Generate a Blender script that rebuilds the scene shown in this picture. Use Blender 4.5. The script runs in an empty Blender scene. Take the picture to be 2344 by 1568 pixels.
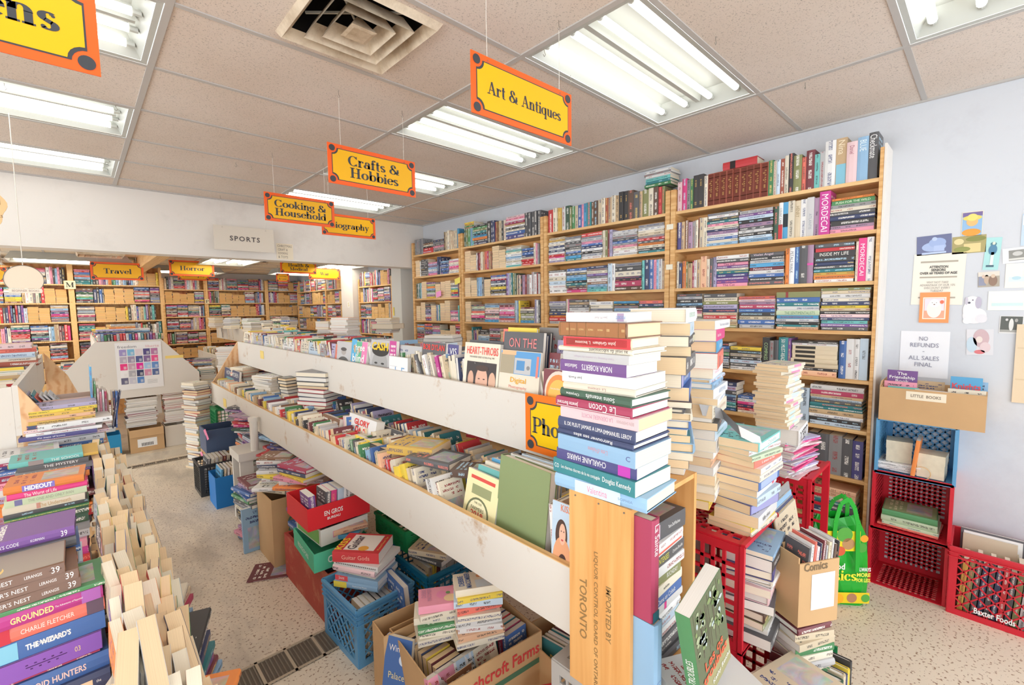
import bpy, math, random
from math import sin, cos, pi, radians as rad
from mathutils import Matrix, Vector
from mathutils.bvhtree import BVHTree
R = random.Random(7)
S = bpy.context.scene
COL = S.collection
V = Vector
# ------------------------------------------------------------------ camera
F, PT, YW, RL = 1044.9, -.0791, .7607, -.0134
CAM = V((-2.7645, -.3191, 1.63))
fw = V((sin(YW)*cos(PT), cos(YW)*cos(PT), sin(PT)))
r0 = V((cos(YW), -sin(YW), 0)); u0 = r0.cross(fw)
rx = r0*cos(RL)+u0*sin(RL); ux = -r0*sin(RL)+u0*cos(RL)
cam = bpy.data.cameras.new('camera'); co = bpy.data.objects.new('camera', cam); COL.objects.link(co)
cam.sensor_width = 36; cam.lens = F*36/2344; cam.clip_start = .02; cam.clip_end = 60
m = Matrix((rx, ux, -fw)).transposed().to_4x4(); m.translation = CAM
co.matrix_world = m
S.camera = co
# ------------------------------------------------------------------ world, exposure
w = bpy.data.worlds.new('world'); S.world = w; w.use_nodes = True
w.node_tree.nodes['Background'].inputs[0].default_value = (.89, .95, 1, 1)
w.node_tree.nodes['Background'].inputs[1].default_value = 3.2
S.view_settings.view_transform = 'Standard'; S.view_settings.look = 'None'
S.view_settings.exposure = .29; S.view_settings.gamma = 1; S.view_settings.use_curve_mapping = False
S.cycles.use_denoising = True; S.cycles.max_bounces = 8; S.cycles.diffuse_bounces = 5
S.cycles.sample_clamp_indirect = 6
TUBE = 2.7
H, H2 = 2.767, 2.36          # front ceiling, back-room ceiling
WX = .8075                   # right wall
YS = 5.2                     # header wall between the rooms
TX = 1.22; TY = .61          # ceiling tile
# ------------------------------------------------------------------ materials
def srgb(h):
    return tuple((c/255/12.92 if c/255 <= .04045 else ((c/255+.055)/1.055)**2.4) for c in h)
def newmat(name):
    M = bpy.data.materials.new(name); M.use_nodes = True
    nt = M.node_tree; return M, nt, nt.nodes['Principled BSDF'], nt.nodes, nt.links
def P(name, c, rough=.6, spec=.3, metal=0, emit=None, es=0, alpha=1, noise=0, ns=20, bump=0):
    M, nt, b, N, L = newmat(name)
    c = srgb(c) if max(c) > 1.001 else c
    b.inputs['Base Color'].default_value = (*c, 1); b.inputs['Roughness'].default_value = rough
    b.inputs['Specular IOR Level'].default_value = spec; b.inputs['Metallic'].default_value = metal
    if emit: b.inputs['Emission Color'].default_value = (*emit, 1); b.inputs['Emission Strength'].default_value = es
    if alpha < 1: b.inputs['Alpha'].default_value = alpha
    if noise or bump:
        tc = N.new('ShaderNodeTexCoord'); n = N.new('ShaderNodeTexNoise'); n.inputs['Scale'].default_value = ns; n.inputs['Detail'].default_value = 6
        L.new(tc.outputs['Object'], n.inputs['Vector'])
        if noise:
            mx = N.new('ShaderNodeMix'); mx.data_type = 'RGBA'
            mx.inputs[6].default_value = (*[x*(1-noise) for x in c], 1); mx.inputs[7].default_value = (*[min(1, x*(1+noise*.6)) for x in c], 1)
            L.new(n.outputs['Fac'], mx.inputs[0]); L.new(mx.outputs[2], b.inputs['Base Color'])
        if bump:
            bp = N.new('ShaderNodeBump'); bp.inputs['Strength'].default_value = bump; bp.inputs['Distance'].default_value = .002
            L.new(n.outputs['Fac'], bp.inputs['Height']); L.new(bp.outputs[0], b.inputs['Normal'])
    return M
def ramp(N, stops):
    r = N.new('ShaderNodeValToRGB'); e = r.color_ramp.elements
    while len(e) < len(stops): e.new(.5)
    for i, (p, c) in enumerate(stops):
        e[i].position = p; e[i].color = (*c, 1)
    return r
def wood(name, c1, c2, sc=(2, 2, 30), rough=.5):
    M, nt, b, N, L = newmat(name); tc = N.new('ShaderNodeTexCoord'); mp = N.new('ShaderNodeMapping'); mp.inputs['Scale'].default_value = sc
    n = N.new('ShaderNodeTexNoise'); n.inputs['Scale'].default_value = 1.6; n.inputs['Detail'].default_value = 5; n.inputs['Distortion'].default_value = .6
    wv = N.new('ShaderNodeTexWave'); wv.inputs['Scale'].default_value = 1.1; wv.inputs['Distortion'].default_value = 5; wv.inputs['Detail'].default_value = 2
    L.new(tc.outputs['Object'], mp.inputs[0]); L.new(mp.outputs[0], n.inputs['Vector']); L.new(mp.outputs[0], wv.inputs['Vector'])
    a = N.new('ShaderNodeMath'); a.operation = 'MULTIPLY_ADD'; a.inputs[1].default_value = .4
    L.new(wv.outputs['Fac'], a.inputs[0]); L.new(n.outputs['Fac'], a.inputs[2])
    r = ramp(N, [(.35, srgb(c2)), (.75, srgb(c1))]); L.new(a.outputs[0], r.inputs[0]); L.new(r.outputs[0], b.inputs['Base Color'])
    b.inputs['Roughness'].default_value = rough
    return M
def attr_mat(name, pattern, rough=.45):
    """colour from the mesh; PATTERN adds rows of small print to spines and a title and picture to covers"""
    M, nt, b, N, L = newmat(name); b.inputs['Roughness'].default_value = rough; b.inputs['Specular IOR Level'].default_value = .35
    at = N.new('ShaderNodeAttribute'); at.attribute_name = 'Col'
    if not pattern: L.new(at.outputs['Color'], b.inputs['Base Color']); return M
    tx = N.new('ShaderNodeAttribute'); tx.attribute_name = 'Tx'
    uv = N.new('ShaderNodeUVMap'); uv.uv_map = 'UVMap'
    def mt(op, a, b_=None, c=None):
        n = N.new('ShaderNodeMath'); n.operation = op
        for i, v in enumerate((a, b_, c)):
            if v is None: continue
            if isinstance(v, (int, float)): n.inputs[i].default_value = v
            else: L.new(v, n.inputs[i])
        return n.outputs[0]
    sp = N.new('ShaderNodeSeparateXYZ'); L.new(uv.outputs[0], sp.inputs[0]); u, v = sp.outputs[0], sp.outputs[1]
    al = tx.outputs['Alpha']
    def wn(x, y):
        c = N.new('ShaderNodeCombineXYZ'); L.new(x, c.inputs[0]); L.new(y, c.inputs[1]); L.new(mt('MULTIPLY', al, 91.7), c.inputs[2])
        n = N.new('ShaderNodeTexWhiteNoise'); n.noise_dimensions = '3D'; L.new(c.outputs[0], n.inputs[0]); return n
    # spine print: u in metres, v across
    cell = mt('FLOOR', mt('MULTIPLY', u, 700)); row = mt('FLOOR', mt('MULTIPLY', v, 9))
    g = mt('GREATER_THAN', wn(cell, row).outputs['Value'], .42)
    word = mt('GREATER_THAN', wn(mt('FLOOR', mt('MULTIPLY', u, 38)), mt('MULTIPLY', al, 3)).outputs['Value'], .38)
    band = mt('LESS_THAN', mt('ABSOLUTE', mt('SUBTRACT', v, .5)), .19)
    spine = mt('MULTIPLY', mt('MULTIPLY', mt('MULTIPLY', g, word), band), .8)
    # cover print: u, v in 0..1
    cell2 = mt('FLOOR', mt('MULTIPLY', u, 60)); row2 = mt('FLOOR', mt('MULTIPLY', v, 70))
    g2 = mt('GREATER_THAN', wn(cell2, row2).outputs['Value'], .4)
    line = mt('GREATER_THAN', mt('FRACT', mt('MULTIPLY', v, 10)), .45)
    word2 = mt('GREATER_THAN', wn(mt('FLOOR', mt('MULTIPLY', u, 9)), mt('FLOOR', mt('MULTIPLY', v, 10))).outputs['Value'], .35)
    inn = mt('MULTIPLY', mt('LESS_THAN', mt('ABSOLUTE', mt('SUBTRACT', u, .5)), .4), mt('LESS_THAN', mt('ABSOLUTE', mt('SUBTRACT', v, .78)), .16))
    cover = mt('MULTIPLY', mt('MULTIPLY', g2, line), mt('MULTIPLY', word2, inn))
    isc = mt('GREATER_THAN', al, 1.0); on = mt('GREATER_THAN', al, .001)
    msk = mt('MULTIPLY', on, mt('ADD', mt('MULTIPLY', isc, cover), mt('MULTIPLY', mt('SUBTRACT', 1, isc), spine)))
    # cover picture
    cv = N.new('ShaderNodeCombineXYZ'); L.new(u, cv.inputs[0]); L.new(v, cv.inputs[1]); L.new(mt('MULTIPLY', al, 57), cv.inputs[2])
    no = N.new('ShaderNodeTexNoise'); no.inputs['Scale'].default_value = 3.2; no.inputs['Detail'].default_value = 4; no.inputs['Distortion'].default_value = 1.2; L.new(cv.outputs[0], no.inputs['Vector'])
    pic = mt('MULTIPLY', mt('LESS_THAN', mt('ABSOLUTE', mt('SUBTRACT', u, .5)), .36), mt('LESS_THAN', mt('ABSOLUTE', mt('SUBTRACT', v, .32)), .24))
    pic = mt('MULTIPLY', mt('MULTIPLY', pic, isc), mt('MULTIPLY', mt('GREATER_THAN', mt('FRACT', mt('MULTIPLY', al, 7)), .35), .75))
    m1 = N.new('ShaderNodeMix'); m1.data_type = 'RGBA'; L.new(pic, m1.inputs[0]); L.new(at.outputs['Color'], m1.inputs[6]); L.new(no.outputs['Color'], m1.inputs[7])
    m2 = N.new('ShaderNodeMix'); m2.data_type = 'RGBA'; L.new(msk, m2.inputs[0]); L.new(m1.outputs[2], m2.inputs[6]); L.new(tx.outputs['Color'], m2.inputs[7])
    L.new(m2.outputs[2], b.inputs['Base Color'])
    return M
def pages_mat():
    M, nt, b, N, L = newmat('paper_edges'); b.inputs['Roughness'].default_value = .85; b.inputs['Specular IOR Level'].default_value = .1
    at = N.new('ShaderNodeAttribute'); at.attribute_name = 'Col'; uv = N.new('ShaderNodeUVMap'); uv.uv_map = 'UVMap'
    sp = N.new('ShaderNodeSeparateXYZ'); L.new(uv.outputs[0], sp.inputs[0])
    n = N.new('ShaderNodeTexNoise'); n.noise_dimensions = '1D'; n.inputs['Scale'].default_value = 900; n.inputs['Detail'].default_value = 1; L.new(sp.outputs[0], n.inputs['W'])
    r = ramp(N, [(.3, (.86, .84, .8)), (.6, (1, 1, 1))]); L.new(n.outputs['Fac'], r.inputs[0])
    m2 = N.new('ShaderNodeMix'); m2.data_type = 'RGBA'; m2.blend_type = 'MULTIPLY'; m2.inputs[0].default_value = .8
    L.new(at.outputs['Color'], m2.inputs[6]); L.new(r.outputs[0], m2.inputs[7]); L.new(m2.outputs[2], b.inputs['Base Color'])
    return M
def terrazzo():
    M, nt, b, N, L = newmat('terrazzo'); tc = N.new('ShaderNodeTexCoord')
    v = N.new('ShaderNodeTexVoronoi'); v.inputs['Scale'].default_value = 85; v.feature = 'F1'
    nz = N.new('ShaderNodeTexNoise'); nz.inputs['Scale'].default_value = 1.1; nz.inputs['Detail'].default_value = 7; nz.inputs['Roughness'].default_value = .65
    mp = N.new('ShaderNodeMapping'); mp.inputs['Scale'].default_value = (1.6, .7, 1); mp.inputs['Rotation'].default_value = (0, 0, .5)
    L.new(tc.outputs['Object'], v.inputs['Vector']); L.new(tc.outputs['Object'], mp.inputs[0]); L.new(mp.outputs[0], nz.inputs['Vector'])
    n2 = N.new('ShaderNodeTexNoise'); n2.inputs['Scale'].default_value = 75; n2.inputs['Detail'].default_value = 2; L.new(tc.outputs['Object'], n2.inputs['Vector'])
    base = ramp(N, [(.0, srgb((226, 211, 190))), (1, srgb((238, 226, 207)))]); L.new(nz.outputs['Fac'], base.inputs[0])
    spk = ramp(N, [(.36, (1, 1, 1)), (.40, (0, 0, 0))]); L.new(n2.outputs['Fac'], spk.inputs[0])
    m1 = N.new('ShaderNodeMix'); m1.data_type = 'RGBA'; L.new(spk.outputs[0], m1.inputs[0]); L.new(base.outputs[0], m1.inputs[6]); m1.inputs[7].default_value = (*srgb((158, 130, 108)), 1)
    st = ramp(N, [(.49, (0, 0, 0)), (.62, (.7, .7, .7))]); L.new(nz.outputs['Fac'], st.inputs[0])
    # greyer worn strip along the aisle
    sep = N.new('ShaderNodeSeparateXYZ'); L.new(tc.outputs['Object'], sep.inputs[0])
    ab = N.new('ShaderNodeMath'); ab.operation = 'LESS_THAN'; ab.inputs[1].default_value = -1.2; L.new(sep.outputs[0], ab.inputs[0])
    ml = N.new('ShaderNodeMath'); ml.operation = 'MULTIPLY'; L.new(st.outputs[0], ml.inputs[0]); L.new(ab.outputs[0], ml.inputs[1])
    m2 = N.new('ShaderNodeMix'); m2.data_type = 'RGBA'; L.new(ml.outputs[0], m2.inputs[0]); L.new(m1.outputs[2], m2.inputs[6]); m2.inputs[7].default_value = (*srgb((176, 164, 150)), 1)
    L.new(m2.outputs[2], b.inputs['Base Color']); b.inputs['Roughness'].default_value = .38
    return M
def ceiling_mat(name, c):
    M, nt, b, N, L = newmat(name); tc = N.new('ShaderNodeTexCoord')
    n = N.new('ShaderNodeTexNoise'); n.inputs['Scale'].default_value = 170; n.inputs['Detail'].default_value = 2; L.new(tc.outputs['Object'], n.inputs['Vector'])
    n2 = N.new('ShaderNodeTexNoise'); n2.inputs['Scale'].default_value = 1.3; n2.inputs['Detail'].default_value = 5; L.new(tc.outputs['Object'], n2.inputs['Vector'])
    r = ramp(N, [(.30, srgb([x*.8 for x in c])), (.42, srgb(c))]); L.new(n.outputs['Fac'], r.inputs[0])
    r2 = ramp(N, [(.35, (.93, .9, .87)), (.6, (1, 1, 1))]); L.new(n2.outputs['Fac'], r2.inputs[0])
    mx = N.new('ShaderNodeMix'); mx.data_type = 'RGBA'; mx.blend_type = 'MULTIPLY'; mx.inputs[0].default_value = 1
    L.new(r.outputs[0], mx.inputs[6]); L.new(r2.outputs[0], mx.inputs[7]); L.new(mx.outputs[2], b.inputs['Base Color']); b.inputs['Roughness'].default_value = .95
    b.inputs['Specular IOR Level'].default_value = .1
    return M
def painted(name, c, dirt, sc=3, lo=.62, hi=.72):
    M, nt, b, N, L = newmat(name); tc = N.new('ShaderNodeTexCoord')
    n = N.new('ShaderNodeTexNoise'); n.inputs['Scale'].default_value = sc; n.inputs['Detail'].default_value = 8; n.inputs['Roughness'].default_value = .7; L.new(tc.outputs['Object'], n.inputs['Vector'])
    r = ramp(N, [(lo, srgb(c)), (hi, srgb(dirt))]); L.new(n.outputs['Fac'], r.inputs[0]); L.new(r.outputs[0], b.inputs['Base Color']); b.inputs['Roughness'].default_value = .55
    bp = N.new('ShaderNodeBump'); bp.inputs['Strength'].default_value = .25; bp.inputs['Distance'].default_value = .003; L.new(n.outputs['Fac'], bp.inputs['Height']); L.new(bp.outputs[0], b.inputs['Normal'])
    return M
M_floor = terrazzo(); M_ceil = ceiling_mat('ceiling_tile', (226, 214, 204)); M_ceil2 = ceiling_mat('ceiling_tile_back', (232, 222, 204))
M_tbar = P('tbar_metal', (190, 186, 182), .5); M_wall = painted('wall_paint', (230, 225, 219), (218, 212, 206), 2, .55, .75)
M_white = painted('white_painted_board', (224, 219, 211), (190, 160, 128), 5, .60, .71); M_wallr = painted('wall_paint_right_darkened', (208, 212, 219), (196, 198, 206), 2, .5, .75)  # right wall: same wall paint, colour darkened to offset the strong light there
M_pine = wood('pine', (232, 190, 130), (206, 150, 88)); M_pineY = wood('pine_lengthwise', (234, 196, 140), (208, 156, 96), (14, 1.2, 14))
M_crate = wood('crate_wood', (230, 176, 110), (216, 154, 86), (3, 22, 1.3)); M_ply = wood('plywood', (236, 196, 150), (214, 150, 98), (6, 6, 9))
M_backw = wood('back_wood', (226, 170, 104), (200, 136, 74), (4, 4, 12))
M_tube = P('fluorescent_tube', (1., 1., 1.), .5, emit=(1, .99, .94), es=TUBE)
M_tube2 = P('fluorescent_tube_back', (1., 1., 1.), .5, emit=(1, .93, .8), es=TUBE*3.6); M_refl = P('light_tray', (188, 190, 184), .35, .5); M_vent = painted('vent_metal', (216, 200, 176), (165, 142, 114), 7, .42, .7); M_dark = P('duct_dark', (28, 24, 24), .9)
M_book = attr_mat('book_cover', True); M_page = pages_mat(); M_flat = attr_mat('print', False, .5)
M_card = P('cardboard', (205, 168, 124), .85, noise=.12, ns=6); M_conc = painted('concrete', (222, 210, 190), (185, 172, 155), 3, .5, .7)
M_grate = P('iron_grate', (140, 130, 118), .6, metal=.5, noise=.3); M_string = P('string', (225, 220, 210), .7)
M_black = P('black_gap', (20, 18, 18), .8)
M_clear = P('clear_film', (235, 235, 240), .15, .6, alpha=.45)
# ------------------------------------------------------------------ mesh builder
class MB:
    def __init__(s): s.v = []; s.f = []; s.mi = []; s.c = []; s.t = []; s.uv = []
    def add(s, vs, fs, m=0, col=(.8, .8, .8), M=None, uv=None, tx=(0, 0, 0, 0)):
        k = len(s.v)
        s.v += [(M @ V(p)) if M else V(p) for p in vs]
        for i, f in enumerate(fs):
            s.f.append([k+j for j in f]); s.mi.append(m[i] if isinstance(m, list) else m)
            s.c.append(col[i] if isinstance(col, list) and not isinstance(col[0], (int, float)) else col); s.t.append(tx[i] if isinstance(tx, list) else tx)
            s.uv.append(uv[i] if uv and uv[i] else None)
        return s
    def box(s, a, b, m=0, col=(.8, .8, .8), M=None):
        x0, y0, z0 = a; x1, y1, z1 = b
        vs = [(x, y, z) for z in (z0, z1) for y in (y0, y1) for x in (x0, x1)]
        return s.add(vs, [(0, 2, 3, 1), (4, 5, 7, 6), (0, 1, 5, 4), (2, 6, 7, 3), (0, 4, 6, 2), (1, 3, 7, 5)], m, col, M)
    def bar(s, p, q, a, b=None, m=0, col=(.8, .8, .8), up=None, M=None):
        """square bar from p to q, a thick sideways, b thick upwards"""
        p, q = V(p), V(q); d = (q-p).normalized(); b = b or a; up = V(up) if up else (V((0, 0, 1)) if abs(d.z) < .9 else V((0, 1, 0)))
        sd = d.cross(up).normalized(); up = sd.cross(d).normalized(); vs = []
        for c in (p, q):
            for i, j in ((-1, -1), (1, -1), (1, 1), (-1, 1)): vs.append(c+sd*i*a/2+up*j*b/2)
        return s.add(vs, [(3, 2, 1, 0), (4, 5, 6, 7), (0, 1, 5, 4), (1, 2, 6, 5), (2, 3, 7, 6), (3, 0, 4, 7)], m, col, M)
    def tube(s, pts, r, n=8, m=0, col=(.8, .8, .8), cap=True, M=None):
        pts = [V(p) for p in pts]; rings = []; vs = []; prev = None
        for i, p in enumerate(pts):
            d = (pts[min(i+1, len(pts)-1)]-pts[max(i-1, 0)]).normalized()
            a = prev.cross(d).cross(d) * -1 if prev and prev.cross(d).length > 1e-4 else d.orthogonal()
            a = (prev - d*prev.dot(d)) if prev is not None and (prev - d*prev.dot(d)).length > 1e-3 else d.orthogonal()
            a = a.normalized(); prev = a; b = d.cross(a); rr = r[i] if isinstance(r, (list, tuple)) else r
            vs += [p+(a*cos(2*pi*k/n)+b*sin(2*pi*k/n))*rr for k in range(n)]
        fs = [(i*n+k, i*n+(k+1) % n, (i+1)*n+(k+1) % n, (i+1)*n+k) for i in range(len(pts)-1) for k in range(n)]
        if cap: fs += [tuple(range(n))[::-1], tuple((len(pts)-1)*n+k for k in range(n))]
        return s.add(vs, fs, m, col, M)
    def prism(s, poly, d, m=0, col=(.8, .8, .8), M=None, mcap=None):
        n = len(poly); d = V(d); vs = [V(p) for p in poly]+[V(p)+d for p in poly]
        fs = [tuple(range(n))[::-1], tuple(range(n, 2*n))]+[(i, (i+1) % n, n+(i+1) % n, n+i) for i in range(n)]
        mm = m if mcap is None else [mcap, mcap]+[m]*n
        return s.add(vs, fs, mm, col, M)
    def mesh(s, name, mats):
        me = bpy.data.meshes.new(name); me.from_pydata([tuple(p) for p in s.v], [], s.f)
        for x in (mats if isinstance(mats, (list, tuple)) else [mats]): me.materials.append(x)
        me.polygons.foreach_set('material_index', s.mi)
        a = me.attributes.new('Col', 'FLOAT_COLOR', 'FACE'); a.data.foreach_set('color', [x for c in s.c for x in (*c[:3], 1)])
        a = me.attributes.new('Tx', 'FLOAT_COLOR', 'FACE'); a.data.foreach_set('color', [x for c in s.t for x in c])
        if any(s.uv):
            l = me.uv_layers.new(name='UVMap'); d = []
            for f, u in zip(s.f, s.uv):
                for i in range(len(f)): d += list(u[i]) if u else [0, 0]
            l.data.foreach_set('uv', d)
        me.update(); return me
    def build(s, name, mats, parent=None, M=None, **pr):
        o = bpy.data.objects.new(name, s.mesh(name, mats)); COL.objects.link(o)
        if M is not None: o.matrix_world = M
        if parent: o.parent = parent
        for k, v in pr.items(): o[k] = v
        return o
def empty(name, label, cat, loc=(0, 0, 0), group=None):
    o = bpy.data.objects.new(name, None); COL.objects.link(o); o.location = loc; o.empty_display_size = .05
    o['label'] = label; o['category'] = cat
    if group: o['group'] = group
    return o
def struct(mb, name, mats): return mb.build(name, mats, kind='structure')
def rel(o, mb):
    """shift a part's mesh so that it can be parented to an Empty that stands at its location"""
    mb.v = [p-o.location for p in mb.v]; return mb
def part(o, name, mb, mats, **k): return rel(o, mb).build(name, mats, o, **k)
# unproject a pixel of the 2344 x 1568 frame onto the plane axis = value, to read sizes and places off the photograph
def at(px, py, ax, val):
    d = fw+rx*((px-1172)/F)+ux*((784-py)/F); t = (val-CAM[ax])/d[ax]; return CAM+d*t
# ------------------------------------------------------------------ writing
_tc = {}
def text_geo(s, bold=0., space=1., ls=.9):
    k = (s, bold, space)
    if k in _tc: return _tc[k]
    cu = bpy.data.curves.new('t', 'FONT'); cu.body = s; cu.align_x = 'CENTER'; cu.align_y = 'CENTER'; cu.offset = bold; cu.resolution_u = 2; cu.space_character = space; cu.space_line = ls
    o = bpy.data.objects.new('t', cu); COL.objects.link(o)
    me = o.to_mesh(); vs = [V(v.co) for v in me.vertices]; fs = [tuple(p.vertices) for p in me.polygons]; o.to_mesh_clear()
    bpy.data.objects.remove(o); bpy.data.curves.remove(cu)
    if vs:
        x = [v.x for v in vs]; y = [v.y for v in vs]; cx, cy = (min(x)+max(x))/2, (min(y)+max(y))/2
        vs = [V((v.x-cx, v.y-cy, 0)) for v in vs]; wd, ht = max(x)-min(x), max(y)-min(y)
    else: wd = ht = 1
    _tc[k] = (vs, fs, wd, ht); return _tc[k]
def put_text(mb, s, center, right, up, w=None, h=None, col=(0, 0, 0), bold=.0, m=0, space=1., ls=.9):
    """write S centred at CENTER, fitted into w x h, in the plane of RIGHT and UP"""
    vs, fs, wd, ht = text_geo(s, bold, space, ls)
    if w and h: sx = min(w/wd, h/ht*1.25); sy = min(h/ht, sx*1.6)
    elif w: sx = sy = w/wd
    else: sx = sy = h/ht
    c, r_, u_ = V(center), V(right).normalized(), V(up).normalized()
    mb.add([c+r_*v.x*sx+u_*v.y*sy for v in vs], fs, m, col)
def quad(mb, c, r_, u_, w, h, col, m=0, tx=(0, 0, 0, 0)):
    c, r_, u_ = V(c), V(r_).normalized(), V(u_).normalized()
    mb.add([c-r_*w/2-u_*h/2, c+r_*w/2-u_*h/2, c+r_*w/2+u_*h/2, c-r_*w/2+u_*h/2], [(0, 1, 2, 3)], m, col, uv=[[(0, 0), (1, 0), (1, 1), (0, 1)]], tx=tx)
def ngon(mb, c, r_, u_, pts, col, m=0):
    c, r_, u_ = V(c), V(r_), V(u_)
    mb.add([c+r_*x+u_*y for x, y in pts], [tuple(range(len(pts)))], m, col)
def disc(mb, c, r_, u_, ra, col, rb=None, n=20, m=0): ngon(mb, c, r_, u_, [(ra*cos(2*pi*i/n), (rb or ra)*sin(2*pi*i/n)) for i in range(n)], col, m)
# ------------------------------------------------------------------ a bold old-style serif for the shop signs
def _V(x, a, b): return ('l', x, a, x, b, .195)
def _S(x, y, w=.3): return ('l', x-w/2, y, x+w/2, y, .07)
_n = [_V(.15, 0, .62), _S(.16, .035), ('l', .02, .6, .16, .6, .08), ('a', .335, .4, .17, .21, 0, 180), _V(.5, 0, .42), _S(.5, .035)]
GL = {
 'o': (.66, [('a', .33, .31, .235, .28, 0, 360)]), 'n': (.68, _n), 'h': (.68, _n+[_V(.15, .5, .95), ('l', .02, .93, .16, .93, .08)]),
 'r': (.52, [_V(.15, 0, .62), _S(.17, .035, .34), ('l', .02, .6, .16, .6, .08), ('a', .33, .42, .15, .18, 70, 170), ('d', .42, .53, .085)]),
 'i': (.34, [_V(.17, 0, .62), _S(.17, .035, .32), ('l', .02, .6, .18, .6, .08), ('d', .17, .83, .1)]),
 'l': (.34, [_V(.17, 0, .95), _S(.17, .035, .32), ('l', .02, .93, .18, .93, .08)]),
 't': (.44, [_V(.2, .12, .85), ('a', .33, .13, .13, .13, 190, 300), ('l', .04, .6, .4, .6, .07)]),
 'f': (.42, [_V(.18, 0, .75), _S(.19, .035, .34), ('a', .31, .76, .13, .17, 50, 180), ('d', .38, .86, .075), ('l', .03, .58, .4, .58, .07)]),
 'e': (.6, [('a', .31, .31, .225, .28, 20, 325), ('l', .12, .33, .52, .33, .06), ('a', .31, .33, .2, .24, 0, 40)]),
 'c': (.56, [('a', .31, .31, .225, .28, 45, 325), ('d', .43, .47, .09)]),
 's': (.5, [('a', .25, .45, .14, .14, 40, 240), ('a', .25, .17, .15, .14, -140, 65), ('l', .17, .35, .34, .26, .14), ('d', .13, .1, .06), ('d', .37, .5, .05)]),
 'a': (.62, [('a', .27, .18, .19, .16, 0, 360), _V(.44, .02, .42), ('a', .3, .42, .16, .18, 0, 150), ('d', .17, .45, .08), ('l', .44, .035, .58, .035, .07)]),
 'u': (.68, [_V(.15, .18, .62), ('a', .31, .2, .165, .17, 180, 340), _V(.5, 0, .62), ('l', .02, .6, .16, .6, .08), ('l', .38, .6, .5, .6, .08), ('l', .5, .035, .64, .035, .07)]),
 'd': (.68, [('a', .29, .31, .215, .28, 0, 360), _V(.5, 0, .95), ('l', .36, .93, .5, .93, .08), ('l', .5, .035, .64, .035, .07)]),
 'b': (.68, [('a', .38, .31, .215, .28, 0, 360), _V(.17, .02, .95), ('l', .03, .93, .17, .93, .08)]),
 'q': (.68, [('a', .29, .31, .215, .28, 0, 360), _V(.5, -.3, .62), _S(.5, -.27, .3)]),
 'p': (.68, [('a', .38, .31, .215, .28, 0, 360), _V(.17, -.3, .62), _S(.17, -.27, .3), ('l', .02, .6, .17, .6, .08)]),
 'g': (.64, [('a', .28, .4, .2, .19, 0, 360), ('a', .3, -.1, .24, .15, 0, 360), ('l', .16, .2, .2, .06, .08), ('l', .2, .06, .44, .04, .09), ('l', .44, .57, .58, .6, .08)]),
 'v': (.62, [('l', .12, .6, .33, 0, .16), ('l', .33, 0, .52, .6, .07), _S(.13, .6, .26), _S(.52, .6, .2)]),
 'y': (.62, [('l', .12, .6, .33, .02, .16), ('l', .2, -.28, .52, .6, .07), _S(.13, .6, .26), _S(.52, .6, .2), ('d', .17, -.25, .08)]),
 'k': (.68, [_V(.15, 0, .95), _S(.15, .035), ('l', .02, .93, .16, .93, .08), ('l', .2, .27, .5, .58, .07), ('l', .3, .38, .54, .02, .15), _S(.5, .59, .24), _S(.56, .035, .22)]),
 'A': (.92, [('l', .18, .03, .45, .93, .07), ('l', .45, .93, .74, .03, .18), ('l', .25, .32, .62, .32, .06), _S(.17, .035, .3), _S(.74, .035, .32)]),
 'C': (.86, [('a', .45, .47, .34, .45, 42, 318), ('l', .74, .66, .74, .93, .07), ('l', .74, .02, .74, .24, .07)]),
 'H': (1., [_V(.24, .03, .93), _V(.76, .03, .93), ('l', .24, .49, .76, .49, .06), _S(.24, .035, .4), _S(.76, .035, .4), _S(.24, .92, .4), _S(.76, .92, .4)]),
 'B': (.8, [_V(.22, .03, .93), ('l', .05, .92, .44, .92, .07), ('l', .05, .035, .46, .035, .07), ('l', .22, .5, .44, .5, .06), ('a', .44, .71, .2, .21, -90, 90), ('a', .46, .27, .24, .235, -90, 90)]),
 'P': (.78, [_V(.22, .03, .93), _S(.22, .035, .4), ('l', .05, .92, .44, .92, .07), ('l', .22, .45, .44, .45, .06), ('a', .44, .685, .24, .235, -90, 90)]),
 'T': (.82, [_V(.41, .03, .93), _S(.41, .035, .4), ('l', .06, .92, .76, .92, .07), ('l', .07, .68, .07, .94, .06), ('l', .75, .68, .75, .94, .06)]),
 'M': (1.14, [('l', .2, .03, .2, .93, .07), ('l', .2, .93, .56, .05, .17), ('l', .56, .05, .9, .93, .06), _V(.9, .03, .93), _S(.2, .035, .32), _S(.9, .035, .36), _S(.18, .92, .28), _S(.94, .92, .28)]),
 'W': (1.2, [('l', .16, .93, .4, .03, .17), ('l', .4, .03, .6, .9, .06), ('l', .58, .9, .82, .03, .17), ('l', .82, .03, 1.04, .93, .06), _S(.14, .92, .34), _S(.58, .92, .3), _S(1.06, .92, .26)]),
 '&': (.98, [('a', .4, .7, .16, .2, -20, 250), ('a', .36, .25, .25, .23, 70, 350), ('l', .3, .58, .78, .06, .17), ('a', .5, .3, .32, .3, -30, 30), ('l', .7, .5, .92, .5, .06), _S(.82, .035, .26)]),
 '9': (.6, [('a', .3, .65, .2, .25, 0, 360)]), ' ': (.36, [])}
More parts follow.
